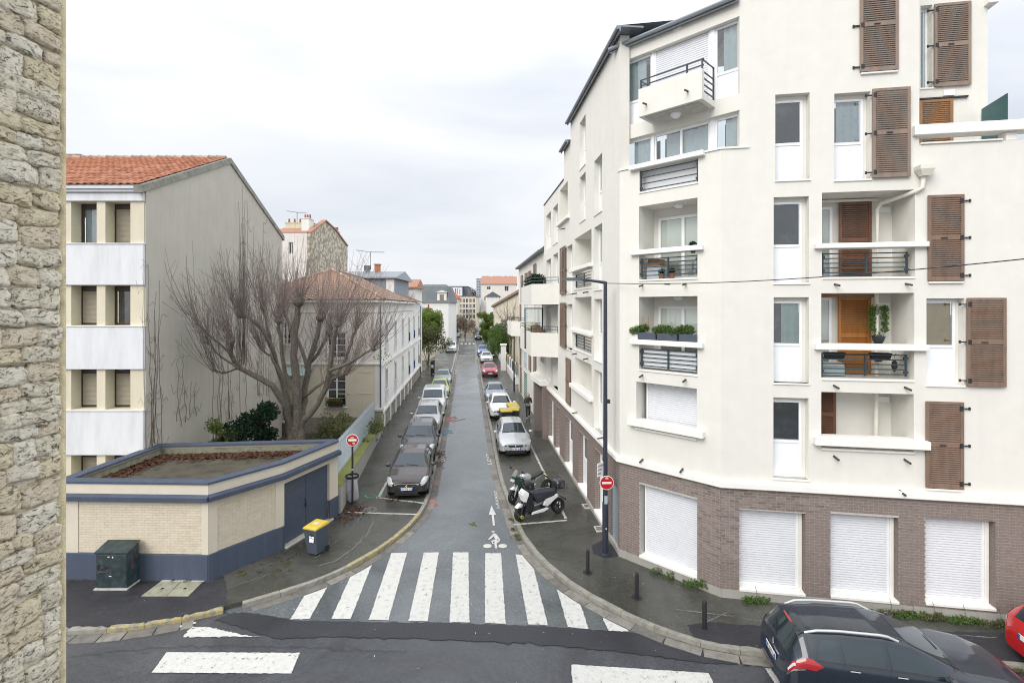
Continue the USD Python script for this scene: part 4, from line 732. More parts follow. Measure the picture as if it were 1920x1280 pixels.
# ---------------------------------------------------------------- garage with the slate blue base
FL, G1, G2, G3 = np.array([-13.3, 14.72]), gp(390, 1088, PV)[:2], gp(530, 1029, PV)[:2], np.array([-6.58, 19.15]); BL, BR = np.array([-13.05, 18.7]), np.array([-6.75, 19.35])
gar = thing('garage', 'low flat roofed corner garage in cream painted brick with slate blue base and doors', 'garage', (*G1, PV))
g1, g2, g3 = Fr(FL, G1), Fr(G1, G2), Fr(G2, G3); tz, mz0, mz1, pz = 2.93, 2.40, 2.58, .86
m_front = m_garagew
def gwall(fr, holes=(), L=None): part(gar, 'wall', fr.wall(sbox(0, pz+.002, L or fr.L, mz0-.002), holes, .3), m_front, world=True)
b1 = (g1.px(146, 1000)[0], g1.px(378, 1000)[0]); b2 = (g2.px(408, 1000)[0], g2.px(517, 1000)[0]); dd = (g3.px(533, 960)[0], g3.px(618, 930)[0])
[part(gar, 'pier', fr.wall(sbox(a, pz+.002, b, mz0-.002), (), .3), m_front, world=True) for fr, (c, d) in ((g1, b1), (g2, b2)) for a, b in ((0, c), (d, fr.L))]; part(gar, 'wall', g3.wall(sbox(0, .12, g3.L, mz0-.002), [(dd[0], dd[1], .12, 2.22)], .3), m_front, world=True)
brs = []
for fr, (a, b) in ((g1, b1), (g2, b2)):
    k = 0; z = pz + .006
    while z < mz0 - .06:
        x = a - .11 * (k % 2)
        while x < b:
            s0, s1 = max(x, a), min(x + .216, b)
            if s1 - s0 > .02: brs.append(fr.box(s0, s1, z, z + .068, -.06, -.022 + rng.random() * .003))
            x += .22
        z += .0735; k += 1
    part(gar, 'brick_backing', fr.box(a+.002, b-.002, pz, mz0-.004, -.2, -.032), m_garage, world=True)
many(gar, 'brick', 'painted_brickwork', brs, m_garages, limit=300)
part(gar, 'base', cat(g1.cbox(0, g1.L+.01, PV-.1, pz, -.3, .035, .015), g2.cbox(-.005, g2.L+.01, PV-.1, pz+.001, -.3, .034, .015), g3.cbox(0, dd[0], PV-.1, pz+.003, -.25, .033, .015)), m_slate, world=True)
part(gar, 'base', g3.cbox(dd[1], g3.L+.02, PV-.1, pz, -.25, .03, .015), m_slate, world=True)
part(gar, 'band', cat(*[hull(np.vstack([fr.pt(s, z, o) for s in (-.02, fr.L+.04) for z, o in ((mz0, -.2), (mz0, .13), (mz1-.05, .14), (mz1, .02), (mz1, -.2))])) for fr in (g1, g2, g3)]), m_slate, world=True)
ring = Polygon([FL, G1, G2, G3, BR, BL]); inner = ring.buffer(-.24, join_style=2)
part(gar, 'parapet', mv(ext(ring.difference(ring.buffer(-.2, join_style=2)), tz - mz1 - .06), t=(0, 0, mz1 + .001)), m_garagew, world=True)
part(gar, 'parapet_lining', mv(ext(ring.buffer(-.203, join_style=2).difference(ring.buffer(-.26, join_style=2)), tz - mz1 - .10), t=(0, 0, mz1 - .05)), m_parapet, world=True)
part(gar, 'coping', cat(mv(ext(ring.buffer(.03, join_style=2).difference(ring.buffer(-.30, join_style=2)), .06), t=(0, 0, tz - .058))), m_slate, world=True)
part(gar, 'roof', flat(ring.buffer(-.2, join_style=2), mz1 - .03), m_roofdirt, world=True)
part(gar, 'wall', Fr(BL, FL).box(0, 4, PV, mz1, -.2, -.01), m_front, world=True); part(gar, 'wall', Fr(BL, BR).box(0, 6.2, PV, mz1, -.2, -.01), m_front, world=True)
for i, (a, b) in enumerate(((dd[0]+.004, (dd[0]+dd[1])/2-.006), ((dd[0]+dd[1])/2+.006, dd[1]-.004))):
    d_ = part(gar, 'door', g3.cbox(a, b, .17, 2.21, -.17, -.10, .01), m_slated, world=True)
    if i == 0: part(d_, 'handle', cat(g3.box(b-.05, b-.01, 1.05, 1.2, -.10, -.06), g3.box(b-.05, b-.02, 1.25, 1.32, -.1, -.07)), m_iron, world=True)
part(gar, 'threshold', g3.cbox(dd[0]-.02, dd[1]+.1, PV-.05, .168, -.25, .12, .01), m_concretel, world=True)
def scribble(fr, s, z, w, h, m, o, seed, r=.008, n=2):
    g = np.random.default_rng(seed); out = []
    for k in range(n):
        x = np.linspace(0, w, 40); y = np.interp(x, np.linspace(0, w, 15), g.random(15) * h); out.append(tube([fr.pt(s + xx + .03*math.sin(xx*50), z - k*h*1.4 + yy, o) for xx, yy in zip(x, y)], r, 4))
    return cat(out)
part(gar, 'graffiti', scribble(g3, dd[0]+.08, 1.85, .9, .16, pm('ochre_spray', (.20, .17, .06), .7), -.097, 4, .007), '/World/Looks/ochre_spray', world=True)
r_ = np.random.default_rng(5); L_ = []
ipoly = ring.buffer(-.28, join_style=2); ext_line = LineString([BR + (-.3, -.3), BL + (.3, -.3), FL + (.3, .3)])
for _ in range(5200):
    d = r_.random() * ext_line.length; p = np.array(ext_line.interpolate(d).coords[0]) + np.array([abs(r_.normal()) * .28 * (1 if d > 6 else .1), -abs(r_.normal()) * .30 * (1 if d < 6.3 else .2)])
    if not ipoly.contains(Point(*p)): continue
    a = r_.random() * 6.28; s = .05 * (.6 + r_.random()); u = np.array([math.cos(a), math.sin(a), r_.normal()*.35]) * s; v = np.array([-math.sin(a), math.cos(a), r_.normal()*.35]) * s * .7; q = np.r_[p, mz1 - .01 + r_.random() * .05]
    L_.append((np.array([q-u, q-v, q+u, q+v]), np.array([[0,1,2],[0,2,3]])))
solo('fallen_leaves', cat(L_), m_deadleaf, 'drift of rust red dead leaves along the back and side of the garage roof', 'leaves', kind='stuff')
# utility cabinet, yellow lidded bin
c0 = gp(217, 1100, PV); t = thing('utility_cabinet', 'dark green metal utility cabinet with sloping lid before the garage wall', 'utility cabinet', (-11.15, 14.33, PV))
_p = part
def part(p, n, m, mat, **kw): return _p(p, n, (m[0] * [.86, .66, 1], m[1]), mat, **kw)
part(t, 'body', hull(np.array([[x, y, z] for x in (-.50, .50) for y, zz_ in ((-.33, 1.0), (.33, 1.12)) for z in (.04, zz_)])), m_cabinet)
part(t, 'lid', hull(np.array([[x, y, z + dz] for x in (-.54, .54) for y, z in ((-.38, 1.005), (.36, 1.14)) for dz in (0, .035)])), m_cabinet)
part(t, 'footing', hull(np.array([[x, y, z] for x in (-.54, .54) for y in (-.42, .36) for z in (-.02, .038)])), m_concretel)
part(t, 'door', cbx(-.47, .47, -.345, -.331, .10, .96, .004), m_cabinet); part(t, 'latch', cbx(-.46, -.40, -.375, -.345, .55, .72, .01), m_iron)
fs = Fr((c0[0]+.48, 13.72), d=(0, 1)); m_pink = pm('pink_spray', (.30, .05, .14), .6)
part(t, 'graffiti', cat(tube([[.503, -.05 + .05*math.sin(k*1.9), .85 - k*.022] for k in range(18)], .008, 4)), m_pink); part(t, 'graffiti', tube([[-.2 + .35*math.sin(k*2.3)*(k/26), -.349, .55 + .10*math.cos(k*1.7)] for k in range(26)], .008, 4), m_blackplastic)
part(t, 'sticker', cat(bx(-.13, -.06, -.349, -.346, .9, .92), bx(.02, .06, -.349, -.346, .88, .92), bx(-.08, -.0, -.349, -.346, .36, .38)), m_signw)
part = _p
def make_bin(label, loc, rot, body, sticker=True, group=None, sc=.87):
    def part(p, n, m, mat, **kw): return _p(p, n, (m[0] * sc, m[1]), mat, **kw)
    t = thing('wheelie_bin', label, 'wheelie bin', loc, rot, group)
    part(t, 'body', hull(np.array([[x*w, y*d+oy, z] for z, w, d, oy in ((.06, .21, .24, .03), (.92, .275, .33, 0), (.98, .285, .345, 0)) for x in (-1, 1) for y in (-1, 1)])), body)
    part(t, 'rim', cbx(-.295, .295, -.36, .36, .93, .985, .015), body)
    part(t, 'lid', hull(np.array([[x*w, y, z] for y, w, z in ((-.37, .29, .99), (-.37, .29, 1.03), (-.25, .25, 1.075), (.30, .26, 1.10), (.37, .29, 1.05), (.37, .29, .99)) for x in (-1, 1)])), m_binlid)
    part(t, 'handle', tube([[-.2, .36, 1.02], [-.2, .42, 1.03], [.2, .42, 1.03], [.2, .36, 1.02]], .016, 6), body)
    for s in (-1, 1): part(t, 'wheel', mv(cyl(.1, -.025, .025, 16), roty(math.pi/2), (s*.25, .30, .10)), m_rubber)
    if sticker:
        part(t, 'label_plate', mv(bx(-.10, .10, -.002, .002, -.17, .17), rotx(-.1), (.06, -.312, .70)), m_signw)
        part(t, 'label_mark', cat(mv(lathe([[.03, 0], [.075, .001]], 4), rotx(math.pi/2), (.06, -.325, .80)), *[mv(bx(-.07, .07 - .02*k, -.001, .001, -.009, .009), t=(.06, -.320 + .003*k, .67 - .045*k)) for k in range(3)]), m_iron)
    part(t, 'lid_label', mv(bx(-.12, .12, -.10, .10, 0, .002), rotx(.045), (0, -.02, 1.092)), m_creamr)
    return t
b_ = gp(589, 1041, PV); make_bin('grey wheelie bin with yellow lid standing alone before the blue garage doors', (b_[0], b_[1]+.18, PV), -.35, m_bin)
# ---------------------------------------------------------------- rubble wall at the left edge
e0 = np.array([-3.955, 4.5]); wd = np.array([-.242, -.970]); Wf = Fr(e0, d=wd, flip=False)
if (Wf.n @ np.array([1., 0])) < 0: Wf = Fr(e0, d=wd, flip=True)
rub = thing('stone_house', 'house wall of rough pale rubble stones close by at the left edge', 'building', (*e0, 0))
part(rub, 'wall', Wf.box(.055, 1.6, -.05, 13.0, -2.5, -.035), m_lime, world=True)
# mortar face: a rough sheet between the stones
sg, zg = np.arange(.05, 1.02, .02), np.arange(4.3, 11.6, .02)
P = np.array([[[s, 0, z] for z in zg] for s in sg]); nz = meshkit.fbm(P.reshape(-1, 3) * 6.0).reshape(P.shape[:2]); P[:, :, 1] = -.016 + nz * .024
part(rub, 'mortar_bed', Wf.w(grid(P)), m_lime, smooth=True, world=True)
Q = []
for z in np.arange(-.05, 13.02, .06):
    j = .012 * math.sin(z*3.1) + .010 * math.sin(z*7.7) + .008*math.sin(z*17.)
    Q.append([[.085 + 1.2*j, -.035, z], [.07 + j, .004 + j*.3, z], [.03, .012, z], [.006, .002, z], [.0, -.02, z], [.0, -.4, z]])
part(rub, 'rendered_corner', Wf.w(grid(np.array(Q))), m_limey, smooth=40, world=True)
ico = trimesh.creation.icosphere(subdivisions=3); ICO = (np.array(ico.vertices), np.array(ico.faces))
r_ = np.random.default_rng(21); z = 4.2
while z < 11.7:
    h = .075 + r_.random() * .12; s = .075 + r_.random() * .015
    while s < .98:
        w = .09 + r_.random() ** 1.5 * .22
        hh = h * (.72 + .22 * r_.random())
        v = ICO[0].copy(); k = np.abs(v); v = np.sign(v) * k ** .45; v /= np.maximum(1, np.abs(v).max()); 
        p = v * [w * .47, .030 + r_.random() * .012, hh * .47]
        q = p + [s + w / 2, -.024, z + h / 2]
        n1 = meshkit.fbm(q * 14.0); n2 = meshkit.fbm(q * 40.0 + 7)
        q = q + v * [[1, 1, 1]] * (n1[:, None] * .045 + n2[:, None] * .040) * [[.7, .75, .7]]
        q[:, 2] += (r_.random() - .5) * .06 * ((q[:, 0] - s) / w)
        part(rub, 'stone', Wf.w((q, ICO[1])), m_stone[r_.integers(5)], smooth=50, world=True)
        s += w + .018 + r_.random() * .026
    z += h + .014 + r_.random() * .02

# ---------------------------------------------------------------- three storey building with the tiled roof and the big blind gable
cw = np.array([-13.0, 18.0]); fl = Fr(cw + [-.05, -.02], d=(-1, 0)); ga = Fr(cw, np.array([-13.9, 30.6]), flip=False)
if ga.n[0] < 0: ga = Fr(cw, np.array([-13.9, 30.6]), flip=True)
lb = thing('apartment_house', 'three storey building with white slab bands, orange tiled roof and a bare grey gable wall', 'building', (*cw, 0))
ez, pk = 12.33, 15.0; GL = ga.L; gp_s = 6.15
part(lb, 'gable_wall', ga.wall(Polygon([(.0, 0), (GL, 0), (GL, ez-.1), (gp_s, pk-.12), (.0, ez-.1)]), (), .25), m_gable, world=True)
cop = []
for (a, b) in (((-.32, ez-.16), (gp_s, pk)), ((gp_s, pk), (GL+.3, ez-.14))):
    A = np.array(a); B = np.array(b); cop.append(hull(np.vstack([ga.pt(s, z + dz, o) for s, z in (a, b) for dz in (-.20, .06) for o in (-.22, .055)])))
for cc in cop: part(lb, 'gable_coping', cc, pm('lichen_coping_%d' % len(cc[0]), (.22, .215, .185), .9, .4, 3, .3, 50) if cc is cop[0] else '/World/Looks/lichen_coping_%d' % len(cop[0][0]), world=True)
W_ = 10.5; zb = [(11.71, 10.24), (8.74, 7.32), (5.76, 4.34), (2.73, 1.3)]
ox = [(.245 + (273-247)*18/950*.55, .0)]
X = lambda px: (273 - px) * 18 / 950 - .0
cols = [(X(247), X(200)), (X(184), X(136))] + [(X(247) + 2.42*k, X(200) + 2.42*k) for k in (1, 2, 3)] + [(X(184) + 2.42*k, X(136) + 2.42*k) for k in (1, 2)]
holes = [(a, b, z0, z1) for z1, z0 in zb for a, b in cols]
part(lb, 'wall', fl.wall(sbox(.005, 0, W_, ez-.25), holes, .5), m_cream, world=True)
pan = [(ez-.32, zb[0][0]), (zb[0][1], zb[1][0]), (zb[1][1], zb[2][0]), (zb[2][1], zb[3][0])]
for k, (t_, b_) in enumerate(pan):
    part(lb, 'slab_panel', fl.cbox(-.012, W_, b_+.01, t_-.055 if k else t_, -.05, .075, .01), m_fascia, world=True)
    if k: part(lb, 'window_ledge', fl.cbox(-.03, W_, t_-.05, t_-.005, -.3, .10, .008), m_fascia, world=True)
for i, (a, b, z0, z1) in enumerate(holes):
    kind = [1, 2, 0, 0, 0, 0, 0][i % 7] if i < 7 else ([2, 1][i % 2] if 7 <= i < 9 else 1)
    row, col = divmod(i, 7)
    k = {(0, 0): 'b', (0, 1): 'w', (1, 0): 'w', (1, 1): 'b', (2, 0): 'b', (2, 1): 'b', (3, 1): 'b', (3, 0): 'b'}.get((row, col), 'b')
    wn = window(lb, fl, a+.002, b-.002, z0+.002, z1-.002, o=-.42, cur=m_curtaind if k == 'w' and row else m_curtain, w=.07, frm=m_darkframe)
    part(wn, 'blind_box', fl.box(a+.075, b-.075, z1-.2, z1-.075, -.42, -.40), m_darkframe, world=True)
    if k == 'b':
        zs = np.arange(z0+.08, z1-.2, .045); Pq = np.array([[[s, -.418 + .012*(j % 2), z + .02*(j % 2)] for z in zs for j in (0, 1)] for s in (a+.073, b-.073)]); part(wn, 'roller_blind', fl.w(grid(Pq)), m_blind, world=True)
    part(lb, 'reveal', fl.box(b-.0015, b+.0, z0, z1, -.4, -.001), m_creamr, world=True)
part(lb, 'gutter', fl.w(cat(bx(.05, W_, .02, .24, ez-.20, ez-.06))), m_fascia, world=True); part(lb, 'eave_board', fl.box(0, W_, ez-.3, ez-.19, -.4, .16), m_fascia, world=True)
def roof_tiles(A, u, v, nu, nv, tw, tl, amp=.028):
    """interlocking tiles laid on the plane A + u*s + v*t, each its own curved piece overlapping the one below"""
    u, v = np.array(u, float), np.array(v, float); nrm = np.cross(u, v); nrm /= np.linalg.norm(nrm); nrm = nrm if nrm[2] > 0 else -nrm; out = []
    xs = np.linspace(0, 1, 7); prof = np.array([0, .75, 1.0, .75, 0, -.25, -.1]) * amp
    for j in range(nv):
        for i in range(nu):
            off = (rng.random() - .5) * .012
            P = np.array([[A + u * (i + x) * tw + v * ((j + t) * tl - .03 * (t == 0)) + nrm * (p + (.040 if t == 0 else .004) + off) for t in (0, 1.05)] for x, p in zip(xs, prof)])
            V, Fc = grid(P, True); V2 = np.vstack([V, V[0::2] - nrm * .035]); n = len(xs); k = len(V)
            Fe = np.array([[2*a, 2*a+2, k+a+1] for a in range(n-1)] + [[2*a, k+a+1, k+a] for a in range(n-1)]); out.append((V2, np.vstack([Fc, Fe])))
    return out
A_ = np.array([cw[0] - .07, cw[1] - .28, ez - .06]); sl = np.array([-.072*gp_s + .0, gp_s + .1, pk - ez + .06]); Ls = np.linalg.norm(sl)
roof = part(lb, 'roof', (np.array([A_ + [0, 0, -.03], A_ + [-W_, 0, -.03], A_ + sl + [-W_, 0, -.03], A_ + sl + [0, 0, -.03]]), np.array([[0, 1, 2], [0, 2, 3]])), m_tile[1], world=True)
nv = 18; tl = Ls / nv
many(roof, 'tile', 'tile_rows', roof_tiles(A_, (-1, 0, 0), sl / Ls, 40, nv, .25, tl), m_tile, limit=300)
part(roof, 'back_slope', (np.array([A_ + sl, A_ + sl + [-W_, 0, 0], [cw[0]-.95-W_, 30.9, ez-.1], [cw[0]-.95, 30.9, ez-.1]]), np.array([[0, 2, 1], [0, 3, 2]])), m_tile[1], world=True)
for i in range(25): part(roof, 'ridge_tile', tube([A_ + sl + [-.4*i - .02, 0, .0], A_ + sl + [-.4*i - .36, 0, .012], A_ + sl + [-.4*i - .44, 0, .03]], [.11, .115, .125], 8), m_tileold[i % 3], smooth=50, world=True)
t_ = A_ + sl * .55; part(roof, 'skylight', hull(np.array([t_ + [-6.9 + x, 0, 0] + sl / Ls * y + np.array([0, -.35, .9]) * z for x in (0, -.8) for y in (0, .9) for z in (.02, .10)])), m_fascia, world=True)
t_ = A_ + sl; part(roof, 'chimney', bx(t_[0]-9.2, t_[0]-7.35, t_[1]+.5, t_[1]+1.2, t_[2]-1, t_[2]+.35), m_tileold[1], world=True)
part(lb, 'back_wall', cat(Fr(np.array([-13.9, 30.6]), d=(-1, 0)).box(.3, W_, 0, ez-.2, -.3, 0)), m_cream, world=True)
def vines(fr, spots, seed, o=.012):
    g = np.random.default_rng(seed); out = []
    for (s, z0, z1, n, spread) in spots:
        for _ in range(n):
            p = [s + g.normal() * spread, z0 + g.random() * .3]; pts = [p]; m = g.integers(5, 14); top = z0 + (z1 - z0) * (.3 + .7 * g.random())
            for i in range(m): p = [p[0] + g.normal() * .055, p[1] + (top - z0) / m]; pts.append(p)
            pts = np.array(pts); out.append(tube([fr.pt(a, b, o) for a, b in pts], np.linspace(.012, .005, len(pts)), 3, False))
            for _ in range(4):
                k = g.integers(len(pts)); q = pts[k]; dr = g.choice([-1, 1]); seg = [q + np.array([dr * .14 * i, .06 * i * g.normal()]) for i in range(4)]; out.append(tube([fr.pt(a, b, o) for a, b in seg], .005, 3, False))
    return cat(out)
solo('climbing_vine', vines(ga, [(.45, 2.8, 9.6, 9, .22), (7.5, 5, 14.0, 20, .3), (9.4, 8, 12.6, 6, .2), (3.2, 3.2, 6.0, 5, .9), (5.8, 2.5, 7.5, 10, .8), (10.6, 3, 6.4, 8, .5)], 3), m_twig, 'bare climbing vine stems clinging to the grey gable wall', 'vine')

# ---------------------------------------------------------------- villa with the cream front and white street facade
vc = np.array([-8.2, 31.5]); ve = Fr(vc, d=(-1, 0)); vs = Fr(vc, d=D)
if vs.n[0] < 0: vs = Fr(vc, d=D, flip=True)
vil = thing('villa', 'old white villa with cream ground floor, hipped tile roof and long facade along the street', 'house', (*vc, 0))
WV, LV, EV = 8.3, 19.0, 8.35
we = [(ve.px(648, 600)[0], ve.px(612, 600)[0], 1.75, 3.85), (ve.px(648, 600)[0], ve.px(612, 600)[0], 4.75, 6.4), (ve.px(545, 600)[0], ve.px(528, 600)[0], 5.6, 7.0)]
part(vil, 'wall', ve.wall(sbox(0, 4.45, WV, EV), we, .3), m_villap, world=True); part(vil, 'wall', ve.wall(sbox(0, 1.1, WV, 4.4), we, .302, .002), m_villac, world=True); part(vil, 'base', ve.box(-.02, WV, 0, 1.09, -.3, .05), m_wallstone, world=True)
part(vil, 'string_course', ve.cbox(-.06, WV, 4.36, 4.5, -.1, .1, .02), m_villaw, world=True); part(vil, 'cornice', cat(ve.cbox(-.1, WV+.1, EV-.12, EV+.04, -.3, .28, .03), ve.cbox(-.05, WV, EV-.75, EV-.66, -.1, .05, .02)), m_villaw, world=True)
part(vil, 'cornice', cat(vs.cbox(-.28, LV, EV-.121, EV+.038, -.3, .281, .03), vs.cbox(0, LV, EV-.751, EV-.661, -.1, .06, .02)), m_villaw, world=True)
for i, (a, b, c, d) in enumerate(we):
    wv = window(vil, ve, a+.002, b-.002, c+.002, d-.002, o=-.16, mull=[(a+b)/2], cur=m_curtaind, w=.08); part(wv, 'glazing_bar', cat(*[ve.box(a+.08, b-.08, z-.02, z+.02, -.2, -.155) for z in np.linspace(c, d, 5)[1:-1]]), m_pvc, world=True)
    sill(vil, ve, a-.1, b+.1, c, .14)
    if i < 2: part(vil, 'window_guard', cat(*[ve.box(a-.05, b+.05, z-.012, z+.012, .08, .10) for z in (c+.2, c+.55)], *[ve.box(x-.01, x+.01, c+.05, c+.6, .08, .10) for x in (a, (a+b)/2, b)]), m_iron, world=True)
for s0 in (.5, 1.8): part(vil, 'panel_moulding', cat(ve.box(s0, s0+.9, 2.55, 2.59, 0, .03), ve.box(s0, s0+.9, 3.9, 3.94, 0, .03)), m_villac, world=True)
m_fl = pm('red_flowers', (.45, .05, .03), .6)
fb = thing('flower_box', 'window box of red geraniums on the villa ground floor window', 'flower box', ve.pt((we[0][0]+we[0][1])/2, 1.95, .2)); part(fb, 'trough', ve.cbox(we[0][0]+.1, we[0][1]-.2, 1.80, 1.98, .11, .3, .02), m_bind, world=True); cs = [[*ve.pt(we[0][0]+.3+.22*k, 2.12, .2), .22] for k in range(4)]
part(fb, 'foliage', leafcloud(cs, 800, .05, .8, 3), m_leaf, world=True); part(fb, 'flowers', leafcloud(cs, 90, .06, .9, 4), m_fl, world=True)
su = [vs.px((a+b)/2, 620)[0] for a, b in ((722, 727), (738.7, 743.8), (753, 757), (764.8, 768.5), (774.3, 777.7), (783.4, 786))]
hv = []
for i, s in enumerate(su): hv += [(s-.45, s+.45, 4.75, 6.85), (s-.45, s+.45, 1.7, 3.75), (s-.2, s+.2, 7.2, 7.4)]
LVs = max(su) + 2.0
part(vil, 'wall', vs.wall(sbox(0, 1.3, LVs, EV), hv, .3), m_villaw, world=True); part(vil, 'string_course', cat(vs.cbox(0, LVs, 4.2, 4.4, -.1, .09, .02), vs.cbox(0, LVs, 1.22, 1.38, -.1, .14, .02)), m_villaw, world=True)
m_blue = pm('blue_railing', (.03, .075, .17), .45)
for i, (a, b, c, d) in enumerate(hv):
    if i % 3 == 2: part(vil, 'vent', vs.box(a, b, c, d, -.2, -.1), m_curtaind, world=True); continue
    wv = window(vil, vs, a+.002, b-.002, c+.002, d-.002, o=-.2, mull=[(a+b)/2], cur=m_curtaind, w=.07); part(vil, 'window_surround', cat(vs.box(a-.14, a-.002, c-.05, d+.1, 0, .03), vs.box(b+.002, b+.14, c-.05, d+.1, 0, .03), vs.box(a-.14, b+.14, d+.101, d+.25, 0, .05)), m_villaw, world=True)
    mb = m_blue if i // 3 > 2 else m_pvc
    part(vil, 'window_railing', cat(vs.box(a-.02, b+.02, c+.78, c+.82, .05, .09), vs.box(a-.02, b+.02, c+.05, c+.09, .05, .09), *[vs.box(x-.012, x+.012, c+.05, c+.8, .06, .08) for x in np.linspace(a, b, 8)]), mb, world=True)
bb = []
r2 = np.random.default_rng(3)
for j in range(6):
    s = 0
    while s < LVs:
        w = .25 + r2.random() * .3; bb.append(vs.w(mv(cbx(-w/2+.01, w/2-.01, -.1, .03 + r2.random()*.03, -.09, .09, .03), t=(s + w/2, 0, PV + .1 + j*.19)))); s += w
bs = part(vil, 'stone_base', vs.box(0, LVs, 0, 1.22, -.3, .01), m_mortar, world=True); many(bs, 'stone', 'rubble_courses', bb, [m_wallstone, m_concrete, m_kerb], limit=120)
for k in range(7): s = 1.2 + k * 2.6; part(vil, 'base_pier', vs.cbox(s-.22, s+.22, .05, 1.2, -.05, .10, .02), m_villaw, world=True)
part(vil, 'downpipe', tube([ve.pt(-.05, .2, .09), ve.pt(-.05, 4.3, .09), ve.pt(-.05, EV-.3, .09)], .05, 8), m_zincd, world=True); part(vil, 'downpipe', tube([vs.pt(LVs-.3, .2, .09), vs.pt(LVs-.3, EV-.3, .09)], .05, 8), m_zincd, world=True)
# hipped roof with its rows of tiles
ap = np.array([vc[0] - WV/2 - .6, vc[1] + 5.0, 10.6]); e1, e2, e3 = np.array([vc[0]+.35, vc[1]-.35, EV+.05]), np.array([vc[0]-WV-.35, vc[1]-.35, EV+.05]), np.append(vs.pt(LVs, 0, .32)[:2], EV+.05); apx = np.array([e3[0] - WV/2 - .8, e3[1], 10.6]); e4 = np.array([apx[0]-WV/2-.4, e3[1], EV+.05])
def tiled_slope(a, b, d, c, nu, nv):
    """a-b eave, d-c upper edge; wavy courses"""
    P = []
    for j in range(nv * 2 + 1):
        t = (j // 2) / nv + (j % 2) * (.98 / nv); lift = .05 if j % 2 == 0 else 0.0
        l0, l1 = a + (d - a) * t, b + (c - b) * t
        P.append([l0 + (l1 - l0) * x + np.array([0, 0, lift + .03 * math.sin(x * np.linalg.norm(b - a) / .25 * math.pi * 2 * .5)]) for x in np.linspace(0, 1, nu)])
    return grid(np.array(P))
rf = part(vil, 'roof', tiled_slope(e1, e2, ap + [.05, 0, 0], ap - [.05, 0, 0], 120, 14), m_tileold[0], world=True); part(rf, 'side_slope', tiled_slope(e3, e1, apx, ap, 160, 14), m_tileold[1], world=True); part(rf, 'side_slope', tiled_slope(e2, e4, ap, apx, 60, 10), m_tileold[1], world=True)
for A2, B2 in ((e1, ap), (e2, ap), (ap, apx)):
    n = int(np.linalg.norm(B2 - A2) / .42)
    for i in range(n): a_, b_ = A2 + (B2 - A2) * i / n, A2 + (B2 - A2) * (i + .98) / n; part(rf, 'ridge_tile', tube([a_ + [0, 0, .03], b_ + [0, 0, .06]], [.13, .10], 7), m_tileold[(i * 7) % 3], smooth=50, world=True)
part(vil, 'glass_canopy', hull(np.array([ve.pt(s, z, o) for s, z, o in ((4.2, 4.2, .05), (7.6, 4.2, .05), (4.2, 3.85, 1.3), (7.6, 3.85, 1.3), (4.2, 4.23, .05), (7.6, 4.23, .05), (4.2, 3.88, 1.3), (7.6, 3.88, 1.3))])), m_curtaing, world=True)
part(vil, 'balustrade', cat(ve.cbox(5.2, 7.2, 1.9, 2.02, .4, .7, .02), ve.cbox(5.2, 7.2, .9, 1.02, .4, .7, .02), *[ve.w(mv(lathe([[.05, 0], [.09, .25], [.045, .5], [.06, .88]], 8), t=(5.3 + .26*k, .55, 1.02))) for k in range(8)]), m_concretel, world=True)
part(vil, 'porch_wall', ve.box(6.6, 8.1, .0, 4.0, -.0, .18), m_villaw, world=True)

# garden: wall with railings, gate pier, bed, shrubs
fA, fB = np.array([-6.5, 19.25]), np.array([-8.0, 31.0]); gw = Fr(fA, fB, flip=False)
if gw.n[0] < 0: gw = Fr(fA, fB, flip=True)
wall_ = thing('garden_wall', 'low mossy garden wall topped by pale grey pointed railings', 'wall', (*fA, PV))
zt = lambda s: 1.22 - .5 * s / gw.L; zr = lambda s: 2.62 - .35 * s / gw.L
part(wall_, 'masonry', hull(np.array([gw.pt(s, z, o) for s in (0, gw.L) for z, o in ((0, 0), (0, -.5), (zt(s), -.5), (zt(s)-.06, .0))])), m_plinth, world=True)
part(wall_, 'moss_top', hull(np.array([gw.pt(s, z, o) for s in (0, gw.L) for z, o in ((zt(s)+.02, -.5), (zt(s)-.05, .02), (zt(s)+.005, -.5), (zt(s)-.065, .02))])), m_moss, world=True)
for zf in (lambda s: zt(s)+.14, lambda s: zr(s)-.16): part(wall_, 'rail', hull(np.array([gw.pt(s, zf(s)+dz, o) for s in (0, gw.L) for dz in (-.02, .02) for o in (-.42, -.39)])), m_fencep, world=True)
n = int(gw.L / .135)
for i in range(n):
    s = .07 + i * .135; part(wall_, 'picket', gw.w(mv(hull(np.array([[x, y, z] for x in (-.014, .014) for y in (-.014, .014) for z in (zt(s)+.03, zr(s)-.06)] + [[0, 0, zr(s)+.05], [-.025, 0, zr(s)-.03], [.025, 0, zr(s)-.03]])), t=(s, -.405, 0))), m_fencep, world=True)
part(wall_, 'gate_pier', cat(gw.cbox(gw.L, gw.L+.5, 0, 1.55, -.5, .05, .02)), m_concrete, world=True); part(wall_, 'pier_cap', cat(gw.cbox(gw.L-.05, gw.L+.55, 1.553, 1.72, -.55, .10, .03)), m_concretel, world=True)
struct('garden_ground', flat([BL + (.2, .25), BR + (.1, .3), gw.pt(gw.L, 0, -.45)[:2], (-8.2, 31.4), (-13.9, 31.4), (-13.1, 18.9)], PV + .02), m_roofdirt)
def shrub(name, label, pos, blobs, n, size, m, seed, trunk=True, group=None, sq=1.):
    t = thing(name, label, 'shrub', pos, group=group)
    part(t, 'foliage', leafcloud(blobs, n, size, sq, seed), m)
    if trunk: part(t, 'stem', cat([tube([[0, 0, 0], [b[0]*.4, b[1]*.4, b[2]*.5], [b[0], b[1], b[2]]], [.04, .03, .012], 5) for b in blobs[:6]]), m_bark)
    return t
g0 = np.random.default_rng(8)
